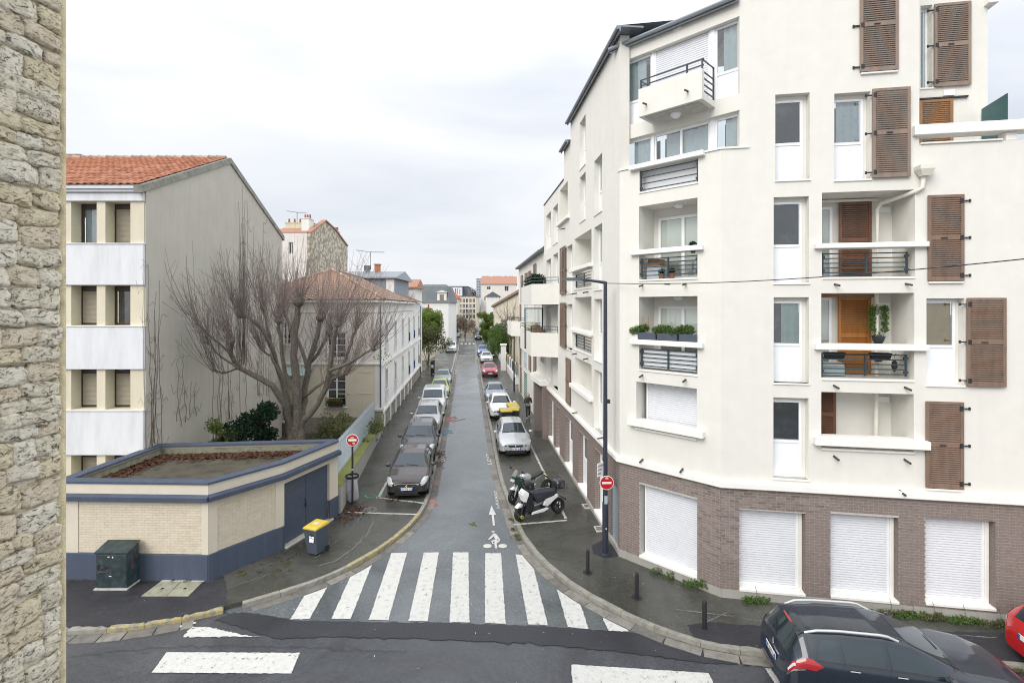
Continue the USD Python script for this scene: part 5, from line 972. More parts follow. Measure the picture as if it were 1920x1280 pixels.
blobs = lambda n, rx, ry, z0, z1, r: [[g0.normal()*rx*.6, g0.normal()*ry*.6, z0 + (z1-z0)*g0.random(), r*(.7+.6*g0.random())] for _ in range(n)]
shrub('evergreen_shrub', 'dark glossy evergreen shrub against the foot of the grey gable behind the garage', (-10.9, 21.6, PV), blobs(14, .7, .5, 1.9, 3.6, .42) + blobs(6, .5, .4, .3, 1.9, .4), 4200, .09, m_leafd, 4)
shrub('yellow_shrub', 'small yellow-green shrub by the grey gable behind the garage', (-12.6, 21.5, PV), blobs(6, .4, .3, 1.6, 2.9, .3), 900, .06, m_leafy, 5)
shrub('spiky_plant', 'spiky long leaved plant between the two shrubs behind the garage', (-11.9, 21.2, PV), [[0, 0, 2.3, .35]], 40, .4, m_leafm, 6)
shrub('garden_hedge', 'low grey-green hedge below the villa window behind the railings', (-9.1, 27.0, PV), blobs(26, 1.4, 1.8, .4, 1.7, .5), 5200, .075, m_leafm, 7)

# ---------------------------------------------------------------- the big pollarded tree
TY = 22.3
tr = thing('pollarded_tree', 'big bare pollarded tree with several stems and dense upright twigs behind the garage', 'tree', (-9.5, TY, PV))
gt = np.random.default_rng(12)
limbs = [('trunk', [(548, 870), (545, 800), (535, 762), (512, 722), (482, 706), (447, 690), (431, 662), (434, 640)], [.26, .24, .19, .155, .135, .12, .10, .08], -2.2),
    ('limb', [(550, 870), (546, 800), (540, 745), (524, 700), (507, 645), (488, 612), (466, 596), (451, 590)], [.22, .2, .17, .14, .12, .11, .10, .09], .6),
    ('limb', [(553, 870), (556, 800), (557, 740), (550, 665), (556, 605), (560, 565)], [.26, .25, .23, .20, .18, .13], -.4), ('limb', [(562, 870), (563, 800), (570, 752), (576, 690), (590, 645), (602, 598)], [.24, .21, .18, .15, .13, .11], .9),
    ('limb', [(563, 850), (566, 795), (588, 768), (610, 733), (618, 690), (626, 645), (632, 606)], [.2, .17, .15, .14, .13, .12, .11], -1.4), ('limb', [(618, 695), (648, 684), (676, 668), (700, 652)], [.11, .09, .07, .05], -1.6),
    ('limb', [(507, 645), (500, 605), (495, 578)], [.09, .08, .08], 1.0), ('limb', [(572, 690), (597, 664), (616, 622)], [.11, .10, .09], 1.4), ('limb', [(524, 700), (508, 668), (492, 655)], [.07, .06, .05], -.6), ('limb', [(566, 745), (606, 716), (650, 700)], [.10, .07, .05], .4),
    ('limb', [(447, 690), (412, 668), (388, 640)], [.055, .04, .03], -2.5), ('limb', [(431, 662), (402, 636), (372, 608)], [.05, .04, .03], -2.6), ('limb', [(447, 690), (420, 700), (402, 694)], [.05, .04, .03], -2.4), ('limb', [(557, 740), (535, 700), (528, 650), (522, 600)], [.13, .11, .10, .09], -1.9), ('limb', [(576, 690), (560, 640), (540, 600), (530, 575)], [.10, .09, .09, .08], 1.8), ('limb', [(610, 733), (640, 690), (660, 640), (668, 612)], [.10, .09, .08, .07], .9)]
ends = []
for name, pts, rad, dy in limbs:
    P = np.array([at(x, y, TY + dy * (max(0, 800 - y) / 190)) for x, y in pts]); P2 = [P[0]]
    rr = [rad[0]]
    for a, b, ra, rb in zip(P[:-1], P[1:], rad[:-1], rad[1:]):
        for t in (.33, .67, 1): P2.append(a + (b - a) * t + gt.normal(size=3) * .02); rr.append(ra + (rb - ra) * t)
    if P2[0][2] < PV + .5: P2[0] = np.array([P2[0][0], P2[0][1], PV - .1]); rr[0] *= 1.25
    rr = np.array(rr) * .8 * (1 + gt.normal(size=len(rr)) * .05)
    part(tr, name, tube(P2, rr, 9), m_bark, smooth=60, world=True); ends.append((P2[-1], rr[-1])); 
    for q in P2[len(P2)//2::2]: ends.append((q, 0))
kn, shoots = [], []
def shoot(p, d, L, r0):
    n = 6; pts = [p]; d = d / np.linalg.norm(d)
    for i in range(n - 1): d = d + np.array([0, 0, .16]) + gt.normal(size=3) * .06; d /= np.linalg.norm(d); pts.append(pts[-1] + d * L / (n - 1))
    shoots.append(tube(pts, np.linspace(r0 * .9, r0 * .4, n), 3, False))
    for _ in range(gt.integers(0, 4)):
        k = gt.integers(1, n - 1); e = d + gt.normal(size=3) * .5; e /= np.linalg.norm(e); shoots.append(tube([pts[k], pts[k] + e * L * .12, pts[k] + e * L * .22 + [0, 0, .06]], [r0*.6, r0*.5, r0*.3], 3, False))
rad_big = lambda r: r > .034
cen = at(548, 640, TY)
for (q, r) in ends:
    if r:
        v = ICO[0] * (r * 1.9) * (1 + .35 * meshkit.fbm(ICO[0] * 2 + q)[:, None]); kn.append((v + q, ICO[1])); nsh = 46 if rad_big(r) else 16
    else: nsh = 9
    out = q - cen; out[2] = 0; out /= np.linalg.norm(out) + .3
    for _ in range(nsh):
        d = np.array([0, 0, 1.0]) * (.55 + .7 * gt.random()) + out * (.1 + .6 * gt.random()) + gt.normal(size=3) * [.36, .36, .2]
        shoot(q + gt.normal(size=3) * .07, d, (1.4 + 1.9 * gt.random()) * (1 if r else .75), .0085 + .005 * gt.random())
for b in kn: part(tr, 'knuckle', b, m_bark, smooth=True, world=True)
part(tr, 'twigs', cat(shoots), m_twig, world=True, kind='stuff')
part(tr, 'last_leaves', leafcloud([[*at(690, 655, TY-1.4), .8], [*at(620, 690, TY-1), .3], [*at(720, 670, TY-1), .4]], 110, .05, .6, 6), m_leafy, world=True)
# ---------------------------------------------------------------- the white block further along on the right
nb = thing('apartment_block', 'white apartment block further up the right side with polygonal balconies and grey-brown shutters', 'building', (*S.pt(16.8*K, 0)[:2], PV))
sA, sB = 16.62*K, S.px(973, 700)[0]; zn = zz(11.6)
sp_ = lambda a, y=600: S.px(a, y)[0]
hn = [(sp_(1021)+.05, sp_(1013), 4.4, 6.2), (sp_(1006), sp_(1001), 3.6, 5.8), (sp_(1006), sp_(1001), 6.5, 8.3), (sp_(1016), sp_(1008), 6.6, 8.5)]
hn = [(a, b, c, d) for a, b, c, d in hn]
part(nb, 'wall', S.wall(Polygon([(sA+.01, 0), (sB, 0), (sB, zn), (sA+.01, zn)]), hn, .3, -.004), m_plaster, world=True)
part(nb, 'wall', Fr(S.pt(sB, 0)[:2], d=N).box(-.0, 9, 0, zn, -.3, -.01), m_plaster, world=True)
part(nb, 'roof', cat(S.box(sA+.05, sB, zn, zn+.12, -.4, .35), hull(np.array([S.pt(s, z, o) for s in (sA+.1, sB) for z, o in ((zn+.12, .3), (zn+.12, -5), (zn+2.0, -2.2))]))), m_zincd, world=True)
for a, b, c, d in hn: window(nb, S, a+.003, b-.003, c+.003, d-.003, o=-.2, cur=m_curtaind)
m_gb = M('glass_block', {'p': ('principled_bsdf', {'base_color': (.42, .52, .56), 'roughness': .18})}, [], 'p.BSDF'); m_gbg = M('green_glass_block', {'p': ('principled_bsdf', {'base_color': (.10, .24, .18), 'roughness': .18})}, [], 'p.BSDF')
for (a, b, c, d, mm) in ((990, 983, 6.2, 8.2, m_gb), (989, 983, 2.9, 5.6, m_gb), (989, 983, .3, 2.6, m_gbg)):
    s0, s1 = sp_(a), sp_(b); pnl = part(nb, 'glass_block_panel', S.box(s0, s1, c, d, -.1, .012), m_cornice, world=True); k = int((d - c) / .22); n2 = 3
    part(pnl, 'glass_blocks', cat(*[S.cbox(s0 + (s1-s0)*(i+.06)/n2, s0 + (s1-s0)*(i+.94)/n2, c + (d-c)*(j+.08)/k, c + (d-c)*(j+.92)/k, -.05, .022, .008) for i in range(n2) for j in range(k)]), mm, world=True, kind='stuff')
for a, b, c, d in ((981, 977.5, 8.3, 10.7), (989, 985, 8.4, 10.7), (996, 991, 8.5, 10.7), (1006, 1001, 9.0, 11.0), (977.5, 975.5, 5.4, 8.2), (977.5, 975.5, 2.7, 5.0), (978, 976, .3, 2.6), (996, 992.5, 3.1, 5.6), (1005.5, 1001.5, 3.3, 6.0)):
    shutter(nb, S, sp_(a), sp_(b), c, d, .03, m_wood2 if c > 8 else m_wood, pitch=.08)
def polybalcony(par, fr, s0, s1, z0, z1, out, skew=.9, rails=True, soff=True):
    pl = [(s0, -.02), (s0 + skew * .9, out), (s1 - skew * .5, out), (s1, -.02)]
    ring_ = Polygon(pl); wl = ring_.difference(ring_.buffer(-.14, join_style=2).union(sbox(s0 + .3, -.2, s1 - .3, .12)))
    def up(poly, za, zb_): v, f = ext(poly, zb_ - za); return fr.w((np.c_[v[:, 0], v[:, 1], v[:, 2] + za], f))
    b_ = part(par, 'balcony', cat(up(ring_, z0, z0 + .16), up(wl, z0 + .161, z1)), m_plaster, world=True)
    if rails:
        ms = []
        for (a, b) in zip(pl[:-1], pl[1:]):
            A, B = np.array(a), np.array(b); A = A * .96 + np.array([(s0+s1)/2, out/2]) * .04; B = B * .96 + np.array([(s0+s1)/2, out/2]) * .04
            for z in (z1 + .18, z1 + .34): ms.append(tube([fr.pt(A[0], z, A[1]), fr.pt(B[0], z, B[1])], .02, 5))
            for t in (0, .5, 1): q = A + (B - A) * t; ms.append(tube([fr.pt(q[0], z1 - .02, q[1]), fr.pt(q[0], z1 + .35, q[1])], .02, 5))
        part(b_, 'railing', cat(ms), m_rail, world=True)
    return b_
q = S.px(1047, 540, .0)[0]; e = 16.4*K
polybalcony(apt, S, 11.2*K, 17.9*K, zz(8.1), zz(9.25), 1.35); polybalcony(apt, S, 11.4*K, 18.6*K, zz(5.15), zz(6.5), 1.35); polybalcony(nb, S, sp_(985), sB + .0, 5.5, 6.7, 1.1)
t = thing('balcony_shrub', 'round dark green shrub in a pot on the upper polygonal balcony', 'shrub', S.pt(15.6*K, zz(9.0), .7)); part(t, 'foliage', leafcloud([[0, 0, .55, .5], [.3, .3, .6, .4], [-.2, .7, .5, .45], [0, -.4, .6, .4]], 1300, .09, 1, 4), m_leafd); part(t, 'pot', lathe([[0, -.75], [.2, -.75], [.26, -.3], [.2, -.3], [0, -.35]], 14), m_tile[0])
t = thing('framed_screen', 'black framed glass screen standing on the lower polygonal balcony', 'screen', S.pt(14.6*K, zz(5.4), .6)); f_ = Fr(S.pt(14.6*K, 0, .35)[:2], d=N); part(t, 'frame', frame_bars(f_, -1.1, .0, zz(5.4), zz(7.9), -.03, .03, .06), m_iron, world=True); part(t, 'pane', f_.face(sbox(-1.05, zz(5.4), -.05, zz(7.85)), 0), m_glass, world=True); part(t, 'panel', f_.box(-1.04, -.06, zz(5.45), zz(6.6), -.01, .008), m_zinc, world=True)
t = thing('balcony_basket', 'brown woven basket on the lower polygonal balcony', 'basket', S.pt(13.0*K, zz(6.5), .9)); part(t, 'basket_wall', mv(lathe([[0, 0], [.3, 0], [.4, .45], [.34, .45], [.27, .1], [0, .06]], 14), t=(0, 0, -.3)), m_wood5)
t = thing('balcony_bundle', 'heap of pale covers on the corner of the lower polygonal balcony', 'bundle', S.pt(16.2*K, zz(6.5), .8)); part(t, 'cover', mv((ICO[0] * [.5, .7, .38] * (1 + .3 * meshkit.fbm(ICO[0] * 2.2)[:, None]), ICO[1])), m_creamr, smooth=True); part(t, 'cloth', mv((ICO[0] * [.35, .4, .3] * (1 + .3 * meshkit.fbm(ICO[0] * 2.9)[:, None]), ICO[1]), t=(.2, -.6, .0)), m_tileold[0], smooth=True)
# entrance porch in brick with a rounded canopy
eA, eB = 15.0*K, 17.2*K
part(apt, 'entrance_pier', S.box(eB-.2, eB+.35, PV, 3.3, .0, .55), m_brick[0], world=True); part(apt, 'entrance_pier', S.box(eA-.3, eA+.1, PV, 3.3, .0, .35), m_brick[0], world=True); part(apt, 'entrance_canopy', mv(ext(Polygon([S.pt(eA-.3, 0, 0)[:2], S.pt(eA-.3, 0, .5)[:2], S.pt(eB+.4, 0, .75)[:2], S.pt(eB+1.6, 0, .6)[:2], S.pt(eB+2.6, 0, 0)[:2]]), .25), t=(0, 0, 3.3)), m_cornice, world=True); part(apt, 'entrance_door', S.box(eA+.1, eB-.2, PV, 3.2, .02, .06), m_screen, world=True)

# ---------------------------------------------------------------- houses and trees further away
def building(name, label, x0, x1, Y, z1, depth, m, wins=(), roof=None, mroof=None, side=True, z0=0., rise=1.5, ridge='x', over=.25, fr_off=0, wcol=None, cat_='house', flat_='roof'):
    """a house whose front faces the camera between two photo columns at distance Y; wins: (px0, px1, py0, py1)"""
    xa, xb = (x0 - CX) / F * Y, (x1 - CX) / F * Y; t = thing(name, label, cat_, (xa, Y, 0)); f = Fr(np.array([xa, Y]), d=(1, 0)); L = xb - xa
    hs = []
    for a, b, c, d in wins:
        s0, s1 = (a - x0) / F * Y, (b - x0) / F * Y; hs.append((s0, s1, H - (d - HZ) / F * Y, H - (c - HZ) / F * Y))
    part(t, 'wall', f.wall(sbox(0, 0, L, z1), hs, .3), m, world=True)
    part(t, 'wall', cat(bx(xa+.001, xa+.3, Y+.301, Y+depth, 0, z1-.001)), m, world=True); part(t, 'wall', bx(xb-.3, xb-.001, Y+.301, Y+depth, 0, z1-.001), m, world=True); part(t, 'wall', bx(xa+.3, xb-.3, Y+depth-.3, Y+depth, 0, z1-.001), m, world=True)
    for a, b, c, d in hs:
        w = part(t, 'window', frame_bars(f, a, b, c, d, -.25, -.15, max(.05, (b-a)*.07), [f.box((a+b)/2-.03, (a+b)/2+.03, c, d, -.24, -.151)]), wcol or m_pvc, world=True); part(w, 'pane', f.face(sbox(a, c, b, d), -.22), m_curtaind if (b-a) < 50 else m_glass, world=True)
    o = over; A, B, C_, D_ = [xa-o, Y-o, z1], [xb+o, Y-o, z1], [xb+o, Y+depth+o, z1], [xa-o, Y+depth+o, z1]
    if roof == 'gable_x': e, g = [xa-o, Y+depth/2, z1+rise], [xb+o, Y+depth/2, z1+rise]
    elif roof == 'hip': e, g = [xa+min(depth, L)/2, Y+depth/2, z1+rise], [xb-min(depth, L)/2, Y+depth/2, z1+rise]
    elif roof == 'gable_y': e, g = [(xa+xb)/2, Y-o, z1+rise], [(xa+xb)/2, Y+depth+o, z1+rise]
    if roof and roof.startswith(('gable', 'hip')): part(t, 'roof', hull(np.array([A, B, C_, D_, e, g] + [[p[0], p[1], p[2]+.12] for p in (A, B, C_, D_)])), mroof, world=True)
    elif roof == 'mansard':
        k = 1.3; part(t, 'roof', hull(np.array([A, B, C_, D_] + [[xa+k*.5, Y+k, z1+rise], [xb-k*.5, Y+k, z1+rise], [xb-k*.5, Y+depth-k, z1+rise], [xa+k*.5, Y+depth-k, z1+rise], [(xa+xb)/2-L*.3, Y+depth/2, z1+rise+.6], [(xa+xb)/2+L*.3, Y+depth/2, z1+rise+.6]])), mroof, world=True)
    else: part(t, 'roof', bx(xa-.1, xb+.1, Y-.1, Y+depth+.1, z1+.0, z1+.25), mroof or m_zincd, world=True)
    return t, f, L
def pot(t, x, y, z, h=.5, r=.14, name='chimney_pot'): part(t, name, mv(lathe([[r*.8, 0], [r, h*.1], [r*.75, h*.8], [r*.95, h], [r*.5, h]], 8), t=(x, y, z)), m_tile[1], world=True)
def stack(t, x, y, z, w, d, h, m, n=3):
    c = part(t, 'chimney', cat(bx(x-w/2, x+w/2, y-d/2, y+d/2, z-1.5, z+h), bx(x-w/2-.06, x+w/2+.06, y-d/2-.06, y+d/2+.06, z+h+.001, z+h+.1)), m, world=True)
    for i in range(n): pot(c, x - w/2 + w*(i+.5)/n, y, z+h+.1)
def aerial(label, base, h, L, tilt=.0):
    t = thing('tv_aerial', label, 'aerial', base); part(t, 'mast', tube([[0, 0, 0], [0, 0, h]], .03, 5), m_iron); e = [[-L*.75, 0, h+.2], [0, 0, h], [L*.7, 0, h-.02]]
    part(t, 'boom', tube(e, .022, 4), m_iron)
    for k in np.linspace(-.7, .65, 12): z = h + (.2 * -k / .75 if k < 0 else 0); part(t, 'element', tube([[k*L, -.3, z], [k*L, .3, z]], .012, 3), m_iron)
Y = 62.; t, f, L = building('apartment_house', 'tall white house with orange roof and a bare stone gable behind the grey gable', 505, 581, Y, at(0, 437, Y)[2], 9, m_villap, [(541, 549, 454, 476), (520, 527, 454, 476)], 'gable_x', m_tilefar, rise=1.4, over=.01, cat_='building')
xb_ = at(581, 437, Y)[0] + .06; gq = Fr((xb_, Y - .02), (xb_, 76), flip=False); gq = gq if gq.n[0] > 0 else Fr((xb_, Y - .02), (xb_, 76), flip=True); ze = at(0, 437, Y)[2]; zp = at(0, 425, 66)[2]; zr_ = at(0, 462, 76)[2]; ls = gq.L
part(t, 'stone_gable', gq.wall(Polygon([(0, 0), (ls, 0), (ls, zr_), (ls*.62, zp+.3), (ls*.36, zp+.9), (0, ze+.05)]), (), .4), M('pale_rubble_gable', {'g': ('geometry', {}), 'v': ('voronoi_texture', {'scale': 2.2}), 'r': ('rgb_ramp', {'ramp': [(.0, (.54, .50, .40)), (.45, (.46, .42, .33)), (.62, (.26, .23, .18))]}), 'p': ('principled_bsdf', {'roughness': .9})}, [('g.position', 'v.vector'), ('v.distance', 'r.fac'), ('r.color', 'p.base_color')], 'p.BSDF'), world=True)
part(t, 'roof_verge', cat(*[hull(np.array([gq.pt(s, z+dz, o) for s, z in (a, b) for dz in (0, .18) for o in (-.5, .12)])) for a, b in (((0, ze), (ls*.36, zp+.9)), ((ls*.36, zp+.9), (ls*.62, zp+.3)), ((ls*.62, zp+.3), (ls, zr_)))]), m_tilefar, world=True)
stack(t, at(563, 420, Y+4)[0], Y+4, at(0, 425, Y+4)[2], 3.6, .7, .4, m_creamr, 5); c_ = gq.pt(1.6, 0, -.6); stack(t, at(577, 420, Y+2)[0], Y+2, at(0, 428, Y+2)[2], .9, 1.6, 1.1, m_villaw, 3); c_ = gq.pt(ls*.75, 0, -.5); stack(t, c_[0], c_[1], zp-.2, .6, 1.5, .5, m_villaw, 3)
aerial('small television aerial on the chimney of the tall white house with the stone gable', at(557, 420, Y+4), 1.5, 1.8)
Y = 48.; t, f, L = building('zinc_roofed_house', 'house with blue-grey upper wall and long zinc roof behind the villa', 628, 738, Y, at(0, 522, Y)[2], 7, pm('blue_grey_cladding', (.22, .26, .31), .6, .15, 2, streak=True), (), 'gable_x', m_zinc, rise=.9, over=.35)
aerial('large television aerial on a tall mast above the zinc roof', at(695, 505, Y+3.5), 1.75, 2.0); stack(t, at(708, 505, Y+3.5)[0], Y+3.5, at(0, 507, Y+3.5)[2], .5, .5, .55, m_tile[0], 0); part(t, 'vent_stack', bx(at(684, 0, Y+3.5)[0], at(693, 0, Y+3.5)[0], Y+3.2, Y+3.8, at(0, 508, Y+3.5)[2], at(0, 498, Y+3.5)[2]), m_zincd, world=True)
part(t, 'white_corner', f.box(L-.7, L+.02, 0, at(0, 523, Y)[2], -.2, .05), m_villaw, world=True)
Y = 57.; building('tile_roofed_house', 'narrow white house with a small orange tiled roof behind the villa', 741, 778, Y, at(0, 540, Y)[2], 4.5, m_villaw, (), 'gable_x', m_tilefar, rise=1.1)
Y = 98.; t, f, L = building('mansard_house', 'white house with a big grey zinc mansard roof and dormer', 772, 841, Y, at(0, 567, Y)[2], 14, m_villaw, [(806, 811, 578, 584), (792, 797, 600, 612), (818, 823, 600, 612)], 'mansard', pm('old_grey_zinc', (.105, .122, .13), .6, .25, .6), rise=3.2)
part(t, 'dormer', f.box(L-2.2, L-.4, at(0, 567, Y)[2]+.12, at(0, 548, Y)[2], -2.5, .05), m_villaw, world=True); part(t, 'dormer_window', f.box(L-1.7, L-.9, at(0, 566, Y)[2]+.1, at(0, 552, Y)[2], -.2, .08), m_wood2, world=True); part(t, 'dormer_roof', hull(np.array([f.pt(s, z, o) for s, z in ((L-2.4, at(0, 548, Y)[2]), (L-.2, at(0, 548, Y)[2]), (L-1.3, at(0, 544, Y)[2])) for o in (.3, -2.5)])), m_villaw, world=True)
Y = 74.; t, f, L = building('slate_shed', 'low house with a dark slate roof beside the leafy street tree', 762, 804, Y, at(0, 596, Y)[2], 6, m_villac, (), 'gable_y', m_zincd, rise=1.5); stack(t, at(797, 580, Y)[0], Y+3, at(0, 590, Y)[2], .6, .6, .9, m_tile[1], 1)
Y = 150.; building('modern_block', 'long pale grey modern apartment block with big windows at the end of the left side', 822, 866, Y, at(0, 538, Y)[2], 12, m_fascia, [(836, 842, 540, 548), (853, 855.5, 541, 552), (857, 859, 541, 552), (861, 863, 543, 552), (826, 831, 540, 548)], None, m_zincd, cat_='building')
Y = 152.; building('grey_block', 'dark grey panelled end of the modern apartment block', 866.2, 877, Y, at(0, 538, Y)[2], 14, m_zincd, (), None, m_zincd, cat_='building')
Y = 130.; building('red_roofed_house', 'small cream house with a bright red roof', 840, 858, Y, at(0, 560, Y)[2], 6, m_villac, [(846, 849, 563, 570)], 'hip', pm('bright_red_tiles', (.42, .085, .05), .8, .2, 6), rise=1.9)
Y = 140.; building('grid_block', 'cream and grey block with a grid of large windows on the left of the street', 857, 892, Y, at(0, 556, Y)[2], 16, m_villac, [(861+6.3*i, 865.5+6.3*i, 560+10*j, 567.5+10*j) for i in range(5) for j in range(4)], None, m_zincd, cat_='building')
Y = 250.; building('far_block', 'far hazy white block closing the end of the street', 870, 900, Y, at(0, 556, Y)[2], 15, m_fascia, [(873+5*i, 876+5*i, 560+8*j, 564+8*j) for i in range(5) for j in range(4)], None, m_zincd, cat_='building')
Y = 320.; building('far_tower', 'far grey tower rising above the end of the street', 893, 906, Y, at(0, 523, Y)[2], 14, pm('far_grey_cladding', (.34, .37, .42), .7, .1, .5), [(894.5+3.6*i, 897+3.6*i, 527+5*j, 529.5+5*j) for i in range(3) for j in range(7)], None, m_zincd, cat_='building')
Y = 155.; t, f, L = building('corner_apartments', 'white apartment house with an orange roof and many chimneys on the right of the street', 902, 968, Y, at(0, 533, Y)[2], 14, m_villap, [(913, 920, 537, 543), (946, 954, 536, 546), (908, 911, 556, 563), (930, 935, 556, 563)], 'gable_x', m_tilefar, rise=2.8, cat_='building')
for px_ in (908, 914, 928, 937, 948, 958): stack(t, at(px_, 0, Y+7)[0], Y+7, at(0, 527, Y)[2]+.9, 1.4, .8, .5, m_creamr, 3)
Y = 122.; building('gabled_house', 'white house end with a stepped side against the orange roofed apartments', 912, 936, Y, at(0, 556, Y)[2], 9, m_villaw, (), 'gable_y', m_zincd, rise=1.2)
# house on the right whose roof edge climbs towards the camera
hA, hB = st(4.2, 92)[:2], st(5.4, 62)[:2]; hf = Fr(hA, hB)
if hf.n[0] > 0: hf = Fr(hA, hB, flip=True)
t = thing('garden_house', 'pale house beyond the right garden with a climbing brown roof edge', 'house', (*hA, 0)); 
a_, b_ = at(925, 574, 92), at(986, 538, 62); wq = Fr(np.array([a_[0], 92.]), np.array([b_[0], 66.])); part(t, 'wall', cat(wq.wall(Polygon([(0, 0), (wq.L, 0), (wq.L, b_[2]-.2), (0, a_[2]-.2)]), [(8, 9, 4.5, 6), (16, 17.2, 4.6, 6.2)], .3)), m_villac, world=True)
part(t, 'roof', hull(np.array([wq.pt(s, z + dz, o) for s, z in ((-.3, a_[2]-.2), (wq.L, b_[2]-.2)) for dz in (0, .35) for o in (.35, -6.)])), m_tileold[1], world=True); part(t, 'wall', Fr(np.array([a_[0], 92.01]), d=(1, 0)).box(.1, 12, 0, a_[2]-.3, -.3, 0), m_villac, world=True)
# gates, fence, hedge on the right
Y = 66.; x = at(945, 0, Y)[0]
t = thing('gate_pillar', 'white square gate pillar standing on the right pavement edge', 'pillar', (x, Y-4, PV)); part(t, 'shaft', cbx(-.32, .32, -.32, .32, 0, 3.1, .03), m_villaw); part(t, 'cap', cbx(-.42, .42, -.42, .42, 3.102, 3.3, .03), m_villaw)
gf = Fr(st(4.9, 90)[:2], st(5.0, 50)[:2]); 
if gf.n[0] > 0: gf = Fr(st(4.9, 90)[:2], st(5.0, 50)[:2], flip=True)
t = thing('garden_fence', 'white garden wall with grey fence panels along the right pavement', 'fence', (*st(4.9, 90)[:2], PV)); part(t, 'base_wall', gf.box(0, gf.L-1, 0, .9, -.2, .2), m_villaw, world=True)
for i in range(14): part(t, 'post', gf.cbox(i*2.8, i*2.8+.18, .9, 2.1, -.12, .1, .02), m_villaw, world=True); part(t, 'panel', gf.box(i*2.8+.18, min(i*2.8+2.8, gf.L), .95, 1.95, -.03, .02), m_zinc if i % 3 else m_leafm, world=True)
m_yel = pm('yellow_gate', (.50, .36, .03), .5); yg = Fr(np.array([x+.4, Y-4]), np.array([x+2.6, Y-8]))
t = thing('yellow_gate', 'yellow barred metal gate beside the white gate pillar', 'gate', (x+.4, Y-4, PV)); part(t, 'gate_frame', frame_bars(yg, 0, yg.L, .7, 2.1, -.03, .03, .06), m_yel, world=True)
for i in range(9): part(t, 'bar', yg.box(.3+i*.47, .36+i*.47, .76, 2.04, -.02, .02), m_yel, world=True)
def bigshrub(name, label, pos, bl, n, size, m, seed, c='shrub', sq=1.): t = shrub(name, label, pos, bl, n, size, m, seed, True, None, sq); stage.GetPrimAtPath(t).SetCustomDataByKey('category', c); return t
g0 = np.random.default_rng(18)
hx = at(950, 0, 78)[0]; bigshrub('garden_hedge', 'big green hedge mass behind the white gate pillar', (hx, 78, 0), [[g0.normal()*1.7, g0.normal()*2.5, 1+g0.random()*4.0, 1.0] for _ in range(34)], 9000, .17, m_leaf, 5, 'hedge')
p = at(914, 0, 112); bigshrub('tall_shrub', 'tall yellow-green creeper shrub at the pavement edge on the right', (p[0], 112, 0), [[g0.normal()*.6, g0.normal()*1.4, .6+g0.random()*5.6, .75] for _ in range(34)], 6500, .2, m_leafy, 6, 'shrub')
p = at(803, 0, 68); bigshrub('street_tree', 'bushy tree with bright green top on the left pavement past the villa', (p[0], 68, 0), [[.3+g0.normal()*.85, g0.normal()*1.3, 4.6+g0.random()*2.5, .85] for _ in range(26)], 6500, .16, m_leafy, 7, 'tree')
p = at(803, 0, 66); bigshrub('street_tree', 'olive brown half bare tree below the bright green one past the villa', (p[0], 66, 0), [[-.1+g0.normal()*.8, g0.normal()*1.2, 2.6+g0.random()*2.7, .85] for _ in range(26)], 5200, .13, m_leafm, 8, 'tree')
p = at(866, 0, 128); bigshrub('street_tree', 'brownish thin tree above the far parked van on the left', (p[0]-.5, 128, 0), [[g0.normal()*1.6, g0.normal()*2.2, 1.8+g0.random()*3.2, 1.1] for _ in range(22)], 3200, .2, leafmat('brown_twiggy_leaves', (.19, .145, .11), (.24, .19, .14), (.27, .22, .15)), 9, 'tree')
def baretree(label, pos, h, seed, n=160, spread=.5):
    g = np.random.default_rng(seed); t = thing('bare_tree', label, 'tree', pos); part(t, 'trunk', tube([[0, 0, 0], [.1, 0, h*.3], [0, .1, h*.45]], [.22, .17, .13], 8), m_bark); out = []
    for _ in range(9):
        d = np.array([g.normal()*spread, g.normal()*spread, .8]); d /= np.linalg.norm(d); p0 = np.array([0, .05, h*(.3+.15*g.random())]); pts = [p0 + d*h*.55*k/4 + g.normal(size=3)*.08*k for k in range(5)]; part(t, 'branch', tube(pts, np.linspace(.09, .03, 5), 5), m_bark)
        for _ in range(n // 9):
            k = g.integers(1, 5); e = d + g.normal(size=3)*.6; e /= np.linalg.norm(e); q = pts[k]; out.append(tube([q, q+e*h*.12, q+(e+[0,0,.3])*h*.2], [.022, .016, .008], 3, False))
    part(t, 'twigs', cat(out), m_twig, kind='stuff')
baretree('bare spreading tree in the garden before the pale house on the right', (at(956, 0, 72)[0], 72, 0), 8.2, 3)
baretree('bare tree far down on the right side of the street', (at(903, 0, 170)[0], 170, 0), 9, 4, 110); baretree('bare tree in front of the grid block far down on the left', (at(872, 0, 136)[0], 136, 0), 7, 5, 120); baretree('bare tree at the far end of the street', (at(889, 0, 230)[0], 230, 0), 9, 6, 110)
